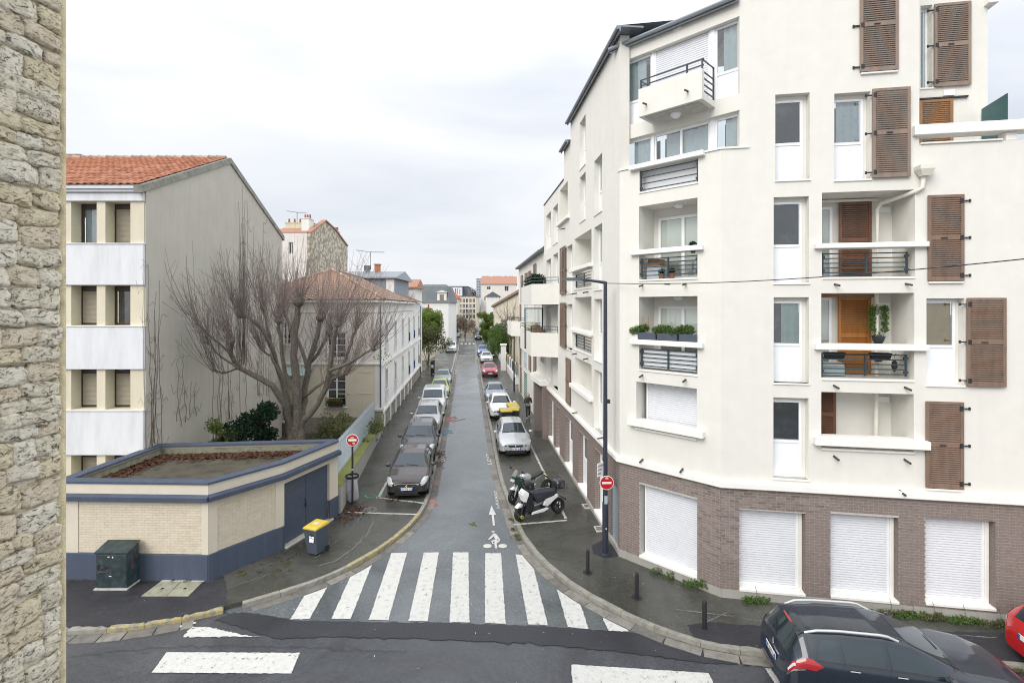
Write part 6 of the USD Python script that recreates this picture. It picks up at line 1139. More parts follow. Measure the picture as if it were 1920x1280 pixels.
# wooded hill on the skyline
gh = np.random.default_rng(4); hill = []
xs = np.linspace(-260, 260, 70); Pq = np.array([[[x, y, (2 + 11.5 * math.exp(-((x+60)/150)**2) + 2.0*math.sin(x*.05)) * (0 if k == 0 else (1 if k == 1 else .6))] for k, y in enumerate((430, 470, 560))] for x in xs]); struct('hill', grid(Pq, True), m_leafd, smooth=True)
solo('distant_wood', leafcloud([[x, 455 + gh.normal()*8, (10 + 8*math.exp(-((x+60)/150)**2)) + gh.normal()*1.5, 4.] for x in np.linspace(-240, 200, 150)], 15000, .9, 1., 2), leafmat('far_bare_wood', (.10, .095, .09), (.14, .13, .115), (.17, .155, .13)), 'far wooded skyline above the grey mansard roof', 'wood', kind='stuff')
def streetlamp(label, pos, h, arm, rot, m):
    t = thing('street_lamp', label, 'street lamp', pos, rot); part(t, 'column', tube([[0, 0, 0], [0, 0, 1.2], [0, 0, 1.25], [0, 0, h]], [.085, .085, .065, .055], 12), m, smooth=50); part(t, 'arm', tube([[0, 0, h-.03], [-arm*.5, 0, h+.06], [-arm, 0, h+.12]], [.045, .04, .04], 8), m); part(t, 'lantern', hull(np.array([[-arm+x, y*w, h+.12+z] for x, w in ((.15, .05), (-.15, .13), (-.7, .10)) for y in (-1, 1) for z in (-.03, .05)])), m_zincd); return t
streetlamp('slim street lamp in the distance on the right pavement before the garden fence', st(4.3, 82, PV), 6.5, 1.2, .1, m_postblue)
streetlamp('slim dark lamp column on the right pavement before the white block', st(4.35, 47, PV), 6.0, .9, .1, m_postblue)
# ---------------------------------------------------------------- cars
KINDS = {
 'hatch': dict(L=4.02, top=[(0,.68),(.03,.735),(.14,.80),(.45,.885),(.95,.957),(1.12,.985),(1.92,1.37),(2.35,1.44),(3.1,1.43),(3.55,1.37),(3.72,1.30),(3.92,.98),(3.99,.80),(4.02,.60)], belt=[(0,.60),(.14,.72),(.45,.81),(1.12,.90),(2.4,.95),(3.5,1.0),(3.75,1.02),(3.9,.92),(4.02,.52)],
   w=[(0,.60),(.05,.72),(.18,.80),(.5,.855),(1.3,.875),(3.0,.875),(3.6,.845),(3.9,.77),(3.98,.70),(4.02,.60)], wt=[(0,.55),(.4,.70),(1.0,.74),(1.12,.74),(1.92,.585),(2.4,.575),(3.3,.565),(3.72,.56),(3.92,.60),(4.02,.5)], ws=(1.14,1.93), rs=(3.70,3.925), sw=[(1.30,2.22),(2.30,3.02),(3.08,3.45)], ax=(.80,3.28), r=.305),
 'estate': dict(L=4.56, top=[(0,.66),(.03,.72),(.16,.79),(.55,.895),(1.1,.965),(1.32,.995),(2.22,1.38),(2.7,1.47),(3.5,1.475),(4.0,1.44),(4.16,1.41),(4.24,1.36),(4.44,1.02),(4.50,.94),(4.54,.72),(4.56,.62)], belt=[(0,.58),(.16,.71),(.55,.82),(1.32,.91),(2.6,.965),(3.9,1.03),(4.2,1.05),(4.42,.97),(4.5,.84),(4.56,.54)],
   w=[(0,.60),(.05,.72),(.2,.81),(.6,.885),(1.4,.905),(3.6,.905),(4.1,.875),(4.38,.82),(4.50,.755),(4.56,.66)], wt=[(0,.55),(.5,.70),(1.2,.76),(1.32,.76),(2.22,.61),(2.8,.60),(3.9,.575),(4.2,.565),(4.42,.62),(4.56,.5)], ws=(1.34,2.24), rs=(4.23,4.455), sw=[(1.55,2.66),(2.76,3.50),(3.58,4.02)], ax=(.87,3.57), r=.325),
 'mpv': dict(L=4.27, top=[(0,.74),(.03,.81),(.14,.88),(.5,.99),(.95,1.06),(1.08,1.09),(1.80,1.53),(2.3,1.61),(3.3,1.60),(3.95,1.54),(4.08,1.45),(4.2,1.05),(4.25,.80),(4.27,.62)], belt=[(0,.66),(.14,.80),(.5,.92),(1.08,1.0),(2.6,1.05),(3.9,1.09),(4.15,1.0),(4.27,.55)],
   w=[(0,.62),(.05,.74),(.18,.82),(.5,.875),(1.3,.90),(3.4,.90),(3.95,.875),(4.15,.82),(4.22,.74),(4.27,.64)], wt=[(0,.56),(.5,.73),(1.08,.77),(1.8,.64),(2.4,.63),(3.9,.62),(4.08,.62),(4.2,.66),(4.27,.55)], ws=(1.10,1.81), rs=(4.06,4.19), sw=[(1.25,2.2),(2.3,3.1),(3.2,3.8)], ax=(.82,3.52), r=.32),
 'van': dict(L=4.2, top=[(0,.80),(.03,.88),(.12,.96),(.45,1.08),(.85,1.15),(1.0,1.19),(1.62,1.72),(2.0,1.80),(3.6,1.80),(4.05,1.77),(4.15,1.70),(4.18,1.0),(4.2,.65)], belt=[(0,.72),(.12,.87),(.45,1.0),(1.0,1.09),(2.4,1.12),(4.0,1.14),(4.15,1.05),(4.2,.56)],
   w=[(0,.66),(.05,.78),(.16,.85),(.5,.90),(1.3,.915),(3.9,.915),(4.1,.88),(4.17,.83),(4.2,.75)], wt=[(0,.6),(.5,.76),(1.0,.80),(1.62,.74),(2.2,.76),(3.9,.76),(4.15,.76),(4.2,.6)], ws=(1.02,1.63), rs=(4.15,4.175), sw=[(1.15,1.98)], ax=(.85,3.45), r=.32),
 'sedan': dict(L=4.5, top=[(0,.67),(.03,.73),(.16,.79),(.55,.885),(1.15,.95),(1.3,.98),(2.1,1.33),(2.5,1.41),(3.1,1.40),(3.5,1.30),(3.95,1.02),(4.4,.96),(4.47,.82),(4.5,.6)], belt=[(0,.59),(.16,.71),(.55,.81),(1.3,.90),(2.6,.94),(3.6,.97),(4.2,.92),(4.42,.86),(4.5,.52)],
   w=[(0,.60),(.05,.72),(.2,.81),(.6,.865),(1.4,.88),(3.6,.88),(4.2,.83),(4.42,.76),(4.5,.66)], wt=[(0,.55),(.5,.70),(1.2,.74),(2.1,.58),(2.6,.57),(3.2,.56),(3.9,.62),(4.4,.66),(4.5,.5)], ws=(1.32,2.11), rs=(3.42,3.94), sw=[(1.5,2.3),(2.4,3.1)], ax=(.85,3.5), r=.31)}
CTL = 12
def chaik(p, t):
    for _ in range(2):
        q = np.empty((2 * (len(p) - 1) + 2,) + p.shape[1:]); tq = np.empty(len(q)); q[0], q[-1], tq[0], tq[-1] = p[0], p[-1], t[0], t[-1]
        q[1:-1:2], q[2:-1:2] = p[:-1]*.75 + p[1:]*.25, p[:-1]*.25 + p[1:]*.75; tq[1:-1:2], tq[2:-1:2] = t[:-1]*.75 + t[1:]*.25, t[:-1]*.25 + t[1:]*.75; p, t = q, tq
    return p, t
def section(k, x):
    I = lambda n: float(np.interp(x, *zip(*k[n]))); zt, zs, w, wt = I('top'), min(I('belt'), I('top') - .04), I('w'), min(I('wt'), I('w') - .03)
    zb = .19 + .12 * max(0, 1 - x / .5) + .12 * max(0, 1 - (k['L'] - x) / .5); hz = (zs - zb); wb = w * .965; zr = zt - min(.06, (zt - zs) * .3)
    p = np.array([(0, zb), (w*.80, zb), (w*.955, zb + .03), (w*.99, zb + hz*.30), (w, zb + hz*.62), (w*.995, zs - hz*.10), (wb, zs), (wb*.52 + wt*.48 + .012, zs + (zr - zs)*.5), (wt + .025, zr - (zr-zs)*.10), (wt - .05, zt - .012), (wt*.5, zt + .006), (0, zt + .012)])
    return chaik(p, np.arange(CTL, dtype=float))
def surf(k, x, v, off=0.):
    def P(x, v): p, t = section(k, x); return np.array([x, np.interp(v, t, p[:, 0]), np.interp(v, t, p[:, 1])])
    a = P(x, v)
    if not off: return a
    e = .02; du, dv = P(min(x + e, k['L'] - .001), v) - P(max(x - e, .001), v), P(x, min(v + .15, 11)) - P(x, max(v - .15, 0)); n = np.cross(du, dv); n /= np.linalg.norm(n) + 1e-9
    if n[1] * max(a[1], .05) + n[2] * .4 < 0: n = -n
    return a + n * off
def patch(k, x0, x1, v0, v1, side, off=.005, nu=9, nv=6):
    """a piece of the body surface, lifted off it by a few millimetres; x0, x1 may be functions of v"""
    f = lambda q, v: q(v) if callable(q) else q
    P = np.array([[surf(k, f(x0, v) + (f(x1, v) - f(x0, v)) * u, v, off) for v in np.linspace(v0, v1, nv)] for u in np.linspace(0, 1, nu)])
    if side < 0: P[..., 1] *= -1
    return grid(P, side > 0)
def both(k, x0, x1, v0, off=.005, nu=11, nv=7):
    """a patch over the middle of the car (windscreen, rear window)"""
    a = np.array([[surf(k, x0 + (x1 - x0) * u, v, off) for v in np.linspace(v0, 11, nv)] for u in np.linspace(0, 1, nu)]); b = a[:, ::-1].copy(); b[..., 1] *= -1
    return grid(np.concatenate([a, b[:, 1:]], 1), True)
CARN = 0
def car(name, label, kind, paint, loc, rot, group='cars parked along the kerbs', sc=1., plate=None, detail=False, rails=False, facing='front', cat_='car', grille=True, extra=None):
    global CARN; k = KINDS[kind]; L = k['L']; t = thing(name, label, cat_, loc, rot, group)
    xs = np.unique(np.concatenate([np.linspace(0, L, 46), [p[0] for p in k['top']], [p[0] for p in k['w']]])); V = []
    for x in xs:
        p, _ = section(k, x); q = np.vstack([p, (p * [-1, 1])[::-1][1:-1]]); V.append(np.c_[np.full(len(q), x), q])
    V = np.array(V); n = V.shape[1]; m = len(xs); i = np.arange(m - 1)[:, None] * n; j = np.arange(n)[None, :]; j2 = (j + 1) % n; qd = np.stack([i + j, i + j2, i + n + j2, i + n + j], -1).reshape(-1, 4); Fq = np.vstack([qd[:, [0, 2, 1]], qd[:, [0, 3, 2]]])
    VV = np.vstack([V.reshape(-1, 3), V[0].mean(0), V[-1].mean(0)]); c0, c1 = len(VV) - 2, len(VV) - 1; jj = np.arange(n); j3 = (jj + 1) % n
    Fq = np.vstack([Fq, np.stack([np.full(n, c0), jj, j3], 1), np.stack([np.full(n, c1), (m-1)*n + j3, (m-1)*n + jj], 1)])
    def mf(v, f):
        q = m3.Manifold(m3.Mesh(vert_properties=np.asarray(v, np.float32), tri_verts=np.asarray(f, np.uint32))); return q if q.volume() > 0 else m3.Manifold(m3.Mesh(vert_properties=np.asarray(v, np.float32), tri_verts=np.asarray(f, np.uint32)[:, ::-1]))
    body = mf(VV, Fq); wmax = max(q[1] for q in k['w']); r = k['r']
    for ax in k['ax']:
        for s in (-1, 1): body = body - m3.Manifold.cylinder(.34, r + .055, r + .055, 28).rotate([90, 0, 0]).translate([ax, s * wmax + .17 - (0 if s > 0 else -.0), r])
    mm = body.to_mesh(); B = (np.array(mm.vert_properties[:, :3]), np.array(mm.tri_verts)); part(t, 'body', B, paint, smooth=32)
    for ax in k['ax']:
        for s in (-1, 1):
            wh = part(t, 'wheel', mv(lathe([[.15, -.09], [r*.93, -.095], [r, -.07], [r, .07], [r*.93, .095], [r*.66, .09], [r*.66, .05]], 28), rotx(-s*math.pi/2), (ax, s*(wmax - .115), r)), m_rubber, smooth=40)
            sp = [mv(hull(np.array([[.03, -.03, .075], [.03, .03, .075], [r*.64, -.045, .085], [r*.64, .045, .085], [.03, -.03, .05], [.03, .03, .05], [r*.64, -.04, .06], [r*.64, .04, .06]])), rotz(a)) for a in np.arange(5)*2*math.pi/5]
            part(wh, 'rim', mv(cat(lathe([[0, .06], [r*.2, .07], [r*.62, .045], [r*.68, .092], [r*.64, .092]], 24), *sp), rotx(-s*math.pi/2), (ax, s*(wmax - .115), r)), m_alloy, smooth=30)
    part(t, 'windscreen', both(k, k['ws'][0] + .03, k['ws'][1] - .01, 9.05), m_carglass, smooth=True); part(t, 'rear_window', both(k, k['rs'][0] + .015, k['rs'][1] - .01, 9.05, nu=7), m_carglass, smooth=True)
    for s in (-1, 1):
        for i, (a, b) in enumerate(k['sw']):
            lean0 = .0 if i else .30; x0 = (lambda v, a=a, l=lean0: a + l * max(0, v - 6.25) / 1.7) if i == 0 else a; lb = b
            x1 = (lambda v, b=b: b - (.16 * max(0, v - 6.25) / 1.7)) if i == len(k['sw']) - 1 and i else b
            part(t, 'side_window', patch(k, x0, x1, 6.22, 8.0, s, .005), m_carglass, smooth=True)
            if detail: part(t, 'window_trim', patch(k, (lambda v, x0=x0: (x0(6.2) if callable(x0) else x0) - .02), (lambda v, x1=x1: (x1(6.2) if callable(x1) else x1) + .02), 6.08, 6.21, s, .007, 9, 2), m_silverrail if 0 else m_blackplastic, smooth=True)
        gz = k['top'][0][1]; hl = part(t, 'headlight', cat(patch(k, .004, (lambda v: .52 - .07 * abs(v - 5.6)), 5.0, 8.3, s, .010, 9, 9), hull(np.array([[x, s*y, z] for x, y, z in ((-.012, .40, gz-.06), (-.012, .40, gz-.03), (-.012, .62, gz-.11), (-.012, .60, gz-.01), (.03, .40, gz-.06), (.03, .40, gz-.02), (.06, .64, gz-.11), (.06, .63, gz-.0))]))), m_lamp, smooth=35); part(hl, 'lamp_unit', mv((ICO[0] * [.02, .05, .04], ICO[1]), t=(-.006, s*.53, gz-.055)), m_blackplastic); part(t, 'fog_lamp', mv((ICO[0] * [.02, .055, .04], ICO[1]), t=(.0, s*.52, .36)), m_blackplastic); part(t, 'tail_light', patch(k, (lambda v: L - (.68 if detail else .46) + (.26 if detail else .10) * abs(v - 5.4)), L - .05, 4.75, 6.2, s, .007, 10, 6), m_tail, smooth=True)
        part(t, 'lower_trim', patch(k, .5, L - .5, 2.1, 2.6, s, .004, 24, 2), m_blackplastic, smooth=True)
        xm = k['ws'][0] + .38; wm = float(np.interp(xm, *zip(*k['w']))); zm = float(np.interp(xm, *zip(*k['belt'])))
        mr = part(t, 'door_mirror', mv((ICO[0] * [.075, .115, .075], ICO[1]), t=(xm, s*(wm + .10), zm + .075)), paint, smooth=True); part(mr, 'mirror_glass', mv((ICO[0] * [.012, .095, .06], ICO[1]), t=(xm + .07, s*(wm + .105), zm + .075)), m_carglass, smooth=True)
        for x in [q[1] + .04 for q in k['sw'][:2]] + [k['sw'][0][0] - .12]: part(t, 'door_gap', patch(k, x, x + .012, 2.7, 6.15, s, .0025, 2, 12), m_blackplastic)
        for q in k['sw'][:2]: part(t, 'door_handle', patch(k, q[1] - .24, q[1] - .06, 5.35, 5.5, s, .022, 4, 2), paint if not detail else m_silverrail)
    gz = k['top'][0][1]
    if grille:
        part(t, 'grille', hull(np.array([[x, y*w_, z] for x, z, w_ in ((-.016, gz-.15, .30), (-.010, gz-.03, .39), (-.018, gz-.12, .36)) for y in (-1, 1)] + [[.05, y*.38, z] for y in (-1, 1) for z in (gz-.15, gz-.03)])), m_blackplastic); part(t, 'grille_trim', cat(tube([[-.012, -.40, gz-.02], [-.022, -.2, gz-.028], [-.024, 0, gz-.03], [-.022, .2, gz-.028], [-.012, .40, gz-.02]], .010, 5), tube([[-.016, -.36, gz-.11], [-.022, 0, gz-.155], [-.016, .36, gz-.11]], .008, 5)), m_chrome)
        part(t, 'emblem', mv(hull(np.array([[0, 0, .065], [0, 0, -.065], [0, .045, 0], [0, -.045, 0], [-.015, 0, .03], [-.015, 0, -.03]])), t=(-.022, 0, gz-.085)), m_chrome)
        part(t, 'lower_intake', hull(np.array([[x, y, z] for x in (-.012, .06) for y in (-.46, .46) for z in (.25, .37)])), m_blackplastic); part(t, 'bumper_lip', hull(np.array([[x, y, z] for x in (-.02, .05) for y in (-.52, .52) for z in (.20, .235)])), m_blackplastic)
    for end, xx in ((0, -.022), (1, L + .008)):
        z = .455 if end == 0 else .70
        pl = part(t, 'number_plate', bx(xx, xx + .014, -.26, .26, z-.055, z+.055), m_signw); sg = 1 if end == 0 else -1
        part(pl, 'plate_band', cat(*[bx(xx - .002 if end == 0 else xx + .012, xx + .002 if end == 0 else xx + .017, y, y + .045, z-.054, z+.054) for y in (-.262, .217)]), m_plateb)
        if plate:
            tx = text(plate, .072, .002, True); w_ = tx[0][:, 0].max(); Vt = tx[0]; X = (Vt[:, 0] - w_ / 2) * min(1, .40 / w_)
            part(pl, 'plate_lettering', (np.c_[np.full(len(Vt), xx) - Vt[:, 2] - .0005, -X, z - .036 + Vt[:, 1]] if end == 0 else np.c_[xx + .0145 + Vt[:, 2], X, z - .036 + Vt[:, 1]], tx[1]), m_iron)
    for y in (-.35, .25): part(t, 'wiper', tube([surf(k, k['ws'][0] + .06, 10.9, .02) * [1, 0, 1] + [0, y, 0], surf(k, k['ws'][0] + .12, 10.6, .02) * [1, 0, 1] + [0, y + .5, -.005]], .009, 4), m_blackplastic)
    if rails:
        for s in (-1, 1):
            a, b = k['ws'][1] + .15, k['rs'][0] - .12; pts = [surf(k, a, 9.0, .0)] + [surf(k, x, 8.95, .055) for x in np.linspace(a + .22, b - .22, 10)] + [surf(k, b, 9.0, .0)]; pts = np.array(pts); pts[:, 1] *= s
            part(t, 'roof_rail', tube(pts, [.024] + [.026] * 10 + [.024], 8), m_silverrail, smooth=50)
    if extra: extra(t, k)
    return t
pnt = lambda n, c, **kw: carpaint('paint_' + n, c, **kw)
def estate_extra(t, k):
    L = k['L']; part(t, 'spoiler', both(k, 4.06, 4.235, 8.95, .016, nu=5), '/World/Looks/paint_blue_black', smooth=True); part(t, 'brake_light', mv(bx(-.02, .015, -.19, .19, -.016, .02), roty(.5), (4.232, 0, 1.415)), m_tail)
    part(t, 'boot_badge', mv(hull(np.array([[0, 0, .075], [0, 0, -.075], [0, .055, 0], [0, -.055, 0], [.014, 0, .04], [.014, 0, -.04]])), t=(4.525, 0, .885)), m_chrome); part(t, 'boot_trim', cbx(4.53, 4.552, .10, .36, .80, .845, .006), m_chrome); part(t, 'rear_bumper_strip', hull(np.array([[x, y, z] for x, y in ((4.40, -.80), (4.40, .80), (4.60, -.5), (4.60, .5), (4.56, -.66), (4.56, .66)) for z in (.40, .50)])), '/World/Looks/paint_blue_black', smooth=30)
    for s in (-1, 1): part(t, 'reversing_light', patch(k, L - .17, L - .055, 5.2, 5.8, s, .010, 6, 4), m_tailw, smooth=True); part(t, 'light_outline', patch(k, L - .33, L - .05, 4.62, 4.74, s, .009, 8, 2), m_chrome, smooth=True)
    part(t, 'rear_wiper', tube([[4.47, .0, 1.0], [4.36, -.3, 1.19]], .010, 4), m_blackplastic); part(t, 'boot_gap', cat(patch(k, 4.10, 4.112, 6.1, 8.8, 1, .002, 2, 8), patch(k, 4.10, 4.112, 6.1, 8.8, -1, .002, 2, 8)), m_blackplastic)
th = math.atan2(.131, -.991)
car('estate_car', 'dark blue-black estate car with silver roof rails parked at the lower right corner', 'estate', pnt('blue_black', (.010, .016, .025), metal=.1, rough=.28), (10.06, 10.22, 0), th, None, plate='DF-529-LJ', detail=True, rails=True, extra=estate_extra)
rl = np.array([11.22 + 4.02 * .991, 10.98 - 4.02 * .131, 0]); car('red_car', 'bright red car cut off by the right edge of the picture', 'hatch', pnt('bright_red', (.50, .008, .012), metal=.1), rl, th, None)
def park(label, kind, paint, v, u, name='parked_car', sc=None, turn=0., **kw): return car(name, label, kind, paint, st(v, u, PV), STREET + turn, **kw)
park('brown metallic hatchback at the head of the left row of parked cars', 'hatch', pnt('brown', (.036, .029, .028), metal=.35), -2.46, 20.9, plate='FS-918-CQ', detail=True)
park('dark grey car close behind the brown hatchback on the left', 'mpv', pnt('dark_grey', (.032, .037, .044), metal=.4), -2.52, 25.5)
park('silver people carrier with roof rails third in the left row', 'mpv', pnt('silver', (.42, .42, .42), metal=.5), -2.52, 31.0, rails=True)
park('white delivery van fourth in the left row', 'van', pnt('white_van', (.70, .71, .71), metal=0), -2.5, 36.2, name='parked_van', cat_='van')
park('lime yellow small car half hidden behind the white delivery van', 'hatch', pnt('lime', (.42, .46, .12), metal=.1), -2.42, 43.2); park('grey-green saloon at the far end of the left row near the meter', 'sedan', pnt('grey_green', (.22, .26, .26), metal=.4), -2.45, 50)
park('white panel van parked alone on the left before the far zebra crossing', 'van', pnt('white_van_b', (.72, .73, .73), metal=0), -2.75, 86, name='parked_van', cat_='van'); park('small distant white van beyond the far zebra crossing', 'van', pnt('white_van_c', (.62, .63, .65), metal=0), -2.8, 128, name='parked_van', cat_='van')
park('silver hatchback with bare bonnet vents at the head of the right row behind the motorbikes', 'hatch', pnt('pale_silver', (.52, .54, .56), metal=.45), 2.52, 26.3, plate='BV-386-RQ', detail=True)
park('white hatchback behind the yellow lidded bins on the right', 'hatch', pnt('white', (.74, .75, .75), metal=0), 2.42, 34.9); park('grey-blue car behind the white hatchback on the right', 'sedan', pnt('grey_blue', (.23, .28, .33), metal=.4), 2.35, 40.6)
park('red hatchback standing in the middle of the right row', 'hatch', pnt('red', (.34, .025, .045), metal=.2), 2.55, 56); park('small white car behind the red hatchback on the right', 'hatch', pnt('white_b', (.74, .75, .72), metal=0), 2.7, 70); park('blue car at the far end of the right row before the crossing', 'mpv', pnt('blue', (.12, .19, .36), metal=.4), 2.5, 80)
park('dark car driving far down the middle of the street', 'hatch', pnt('far_dark', (.05, .055, .06)), .4, 165, name='driving_car', group=None); park('pale car following far down the street', 'hatch', pnt('far_pale', (.3, .32, .34)), .9, 190, name='driving_car', group=None)

far_src = [stage.GetPrimAtPath('/World/parked_car' + ('_%03d' % i if i else '')) for i in (1, 2, 7, 9, 10)]
for i, (v, u) in enumerate([(2.6, 118), (2.65, 124), (2.6, 131), (2.7, 140), (2.6, 150), (2.7, 163), (-2.8, 138), (-2.8, 146), (-2.85, 156), (-2.8, 168)]):
    dup(far_src[(i * 2) % 5], 'tiny distant car parked beyond the far zebra crossing', st(v, u, PV), STREET, 'tiny distant parked cars')

# ---------------------------------------------------------------- scooter and motorbike in the first right-hand bay
def wheel(t, x, z, r, w, name='wheel', m=None, turn=0.):
    R_ = rotz(turn) @ rotx(math.pi/2); wp = part(t, name, mv(lathe([[r*.66, -w*.4], [r*.85, -w*.5], [r*.97, -w*.3], [r, 0], [r*.97, w*.3], [r*.85, w*.5], [r*.66, w*.4], [r*.62, 0], [r*.66, -w*.4]], 28), R_, (x, 0, z)), m_rubber, smooth=50)
    sp = cat(lathe([[0, -.04], [.05, -.04], [.05, .04], [0, .04]], 14), *[mv(hull(np.array([[.03, y, q] for y in (-.02, .02) for q in (-.02, .02)] + [[r*.66, y, q] for y in (-.012, .012) for q in (-.012, .012)])), rotz(a)) for a in np.arange(5)*2*math.pi/5], lathe([[r*.60, -w*.3], [r*.67, -w*.36], [r*.67, w*.36], [r*.60, w*.3]], 24))
    part(wp, 'rim', mv(sp, R_, (x, 0, z)), m or m_iron); return wp
def slab(prof, y0, y1, inset=.03, ch=.03):
    """a side-profile polygon (x, z) given a rounded thickness in y"""
    ch = min(ch, abs(y1 - y0) * .3); p = Polygon(prof).buffer(0); a = ext(p.buffer(-ch), y1 - y0)
    c = np.array(p.convex_hull.exterior.coords)[:-1]; q = np.array(p.buffer(-ch).exterior.coords)[:-1]
    big = ext(p, (y1 - y0) - 2*ch); tr = lambda m, o: (np.c_[m[0][:, 0], m[0][:, 2] + y0 + o, m[0][:, 1]], m[1][:, ::-1]); return cat(tr(a, 0), tr(big, ch))
m_wpaint = pnt('scooter_white', (.70, .71, .71), metal=0.); m_bpaint = pnt('bike_black', (.018, .020, .024), metal=.2); m_gpaint = pnt('bike_green', (.02, .05, .035), metal=.2)
sf, sr = gp(975, 976, PV), gp(1046, 961, PV); ang = math.atan2(*(sr - sf)[[1, 0]]); wb = np.linalg.norm(sr - sf)
sc_ = thing('motor_scooter', 'white and black electric looking scooter with a dark seat cover and top box', 'scooter', sf, ang); k_ = wb
wheel(sc_, 0, .29, .29, .13, turn=.35); wheel(sc_, k_, .29, .29, .15)
part(sc_, 'fork', cat(tube([[0, .09, .29], [.16, .07, .78]], .03, 8), tube([[0, -.09, .29], [.16, -.07, .78]], .03, 8)), m_iron); part(sc_, 'front_mudguard', mv(hull(np.array([[x, y, z] for x, z in ((-.20, .52), (-.02, .64), (.17, .58), (.1, .52)) for y in (-.085, .085)])), rotz(.2)), m_wpaint, smooth=40)
part(sc_, 'front_panel', hull(np.array([[x, y*w_, z] for x, z, w_ in ((.08, .72, .12), (.02, .98, .17), (.12, 1.15, .12), (.26, 1.05, .22), (.24, .70, .2)) for y in (-1, 1)])), m_wpaint, smooth=35); part(sc_, 'headlight', hull(np.array([[x, y, z] for x, z in ((-.0, .92), (.05, 1.04), (.06, .90)) for y in (-.10, .10)])), m_lamp)
part(sc_, 'leg_shield', slab([(.2, .35), (.18, .75), (.26, 1.05), (.42, .95), (.48, .5), (.40, .3)], -.24, .24), m_bpaint, smooth=35); part(sc_, 'floor', slab([(.34, .20), (.34, .34), (1.0, .38), (1.05, .22)], -.2, .2), m_blackplastic, smooth=35)
part(sc_, 'seat_cover', hull(np.array([[x, y*w_, z] for x, z, w_ in ((.42, .98, .16), (.55, .72, .26), (.75, .86, .24), (1.2, .97, .22), (1.5, .93, .16), (1.45, .78, .22), (.6, .62, .24)) for y in (-1, 1)])), pm('dark_seat_cover', (.022, .025, .035), .7, .3, 9, .6, 12, .05), smooth=40)
for s in (-1, 1):
    part(sc_, 'rear_panel', slab([(.86, .50), (.92, .74), (1.46, .84), (1.52, .74), (1.30, .60), (1.05, .44)], .16 if s > 0 else -.25, .25 if s > 0 else -.16), m_wpaint, smooth=35); part(sc_, 'sill_panel', slab([(.36, .24), (.40, .33), (1.02, .40), (1.10, .34), (.9, .26)], .19 if s > 0 else -.25, .25 if s > 0 else -.19), m_wpaint, smooth=35)
    part(sc_, 'handlebar', tube([[.26, 0, 1.08], [.28, s*.2, 1.12], [.36, s*.36, 1.10]], .02, 6), m_iron); part(sc_, 'mirror', cat(tube([[.28, s*.22, 1.12], [.24, s*.34, 1.30]], .008, 4), mv((ICO[0] * [.03, .08, .05], ICO[1]), t=(.24, s*.36, 1.32))), m_blackplastic)
part(sc_, 'top_box', mv((np.sign(ICO[0]) * np.abs(ICO[0]) ** .6 * [.22, .25, .17], ICO[1]), t=(1.66, 0, 1.12)), m_bpaint, smooth=True); part(sc_, 'carrier', cat(tube([[1.4, 0, .86], [1.66, 0, .97]], .03, 6)), m_iron); part(sc_, 'tail_light', bx(1.5, 1.55, -.1, .1, .74, .80), m_tail); part(sc_, 'rear_mudguard', hull(np.array([[x, y, z] for x, z in ((k_+.12, .60), (k_+.30, .46), (k_+.33, .52), (k_+.1, .64)) for y in (-.09, .09)])), m_blackplastic); part(sc_, 'swing_arm', slab([(.9, .24), (.9, .34), (k_, .34), (k_, .24)], .1, .16, ch=.01), m_alloy); part(sc_, 'stand', tube([[.9, .1, .22], [.95, .24, .01]], .015, 5), m_iron)
part(sc_, 'wheel_lock', mv(lathe([[.03, -.03], [.06, -.03], [.06, .03], [.03, .03]], 12), rotx(math.pi/2), (.03, -.1, .17)), m_yel)
sf, sr = gp(962, 944, PV), gp(1026, 925, PV); ang = math.atan2(*(sr - sf)[[1, 0]]); k_ = max(1.36, np.linalg.norm(sr - sf)); mb_ = thing('motorcycle', 'black and green motorcycle with silver tank parked behind the white scooter', 'motorcycle', sf, ang)
wheel(mb_, 0, .31, .31, .13, turn=.3); wheel(mb_, k_, .31, .31, .17)
part(mb_, 'fork', cat(tube([[0, .1, .31], [.24, .09, .92]], .028, 8), tube([[0, -.1, .31], [.24, -.09, .92]], .028, 8)), m_alloy); part(mb_, 'front_mudguard', hull(np.array([[x, y, z] for x, z in ((-.12, .60), (.06, .66), (.2, .6), (.12, .52)) for y in (-.08, .08)])), m_wpaint, smooth=40)
part(mb_, 'fairing', hull(np.array([[x, y*w_, z] for x, z, w_ in ((-.06, .88, .10), (.06, 1.10, .12), (.36, 1.0, .22), (.45, .72, .2), (.2, .68, .2)) for y in (-1, 1)])), m_gpaint, smooth=35); part(mb_, 'headlight', hull(np.array([[x, y, z] for x, z in ((-.075, .90), (-.01, .98), (.0, .88)) for y in (-.12, .12)])), m_lamp); part(mb_, 'windshield', (np.array([[.02, -.13, 1.08], [.02, .13, 1.08], [.20, .10, 1.30], [.20, -.10, 1.30]]), np.array([[0, 1, 2], [0, 2, 3]])), m_glass)
part(mb_, 'engine', hull(np.array([[x, y, z] for x, z in ((.42, .26), (.40, .62), (.95, .66), (.98, .30)) for y in (-.17, .17)])), m_iron); part(mb_, 'tank', mv((np.sign(ICO[0]) * np.abs(ICO[0]) ** .75 * [.27, .17, .15], ICO[1]), roty(.12), (.62, 0, .93)), m_silverrail, smooth=True); part(mb_, 'tank_cap', mv(lathe([[0, .03], [.05, .025], [.06, 0]], 12), t=(.58, 0, 1.07)), m_iron)
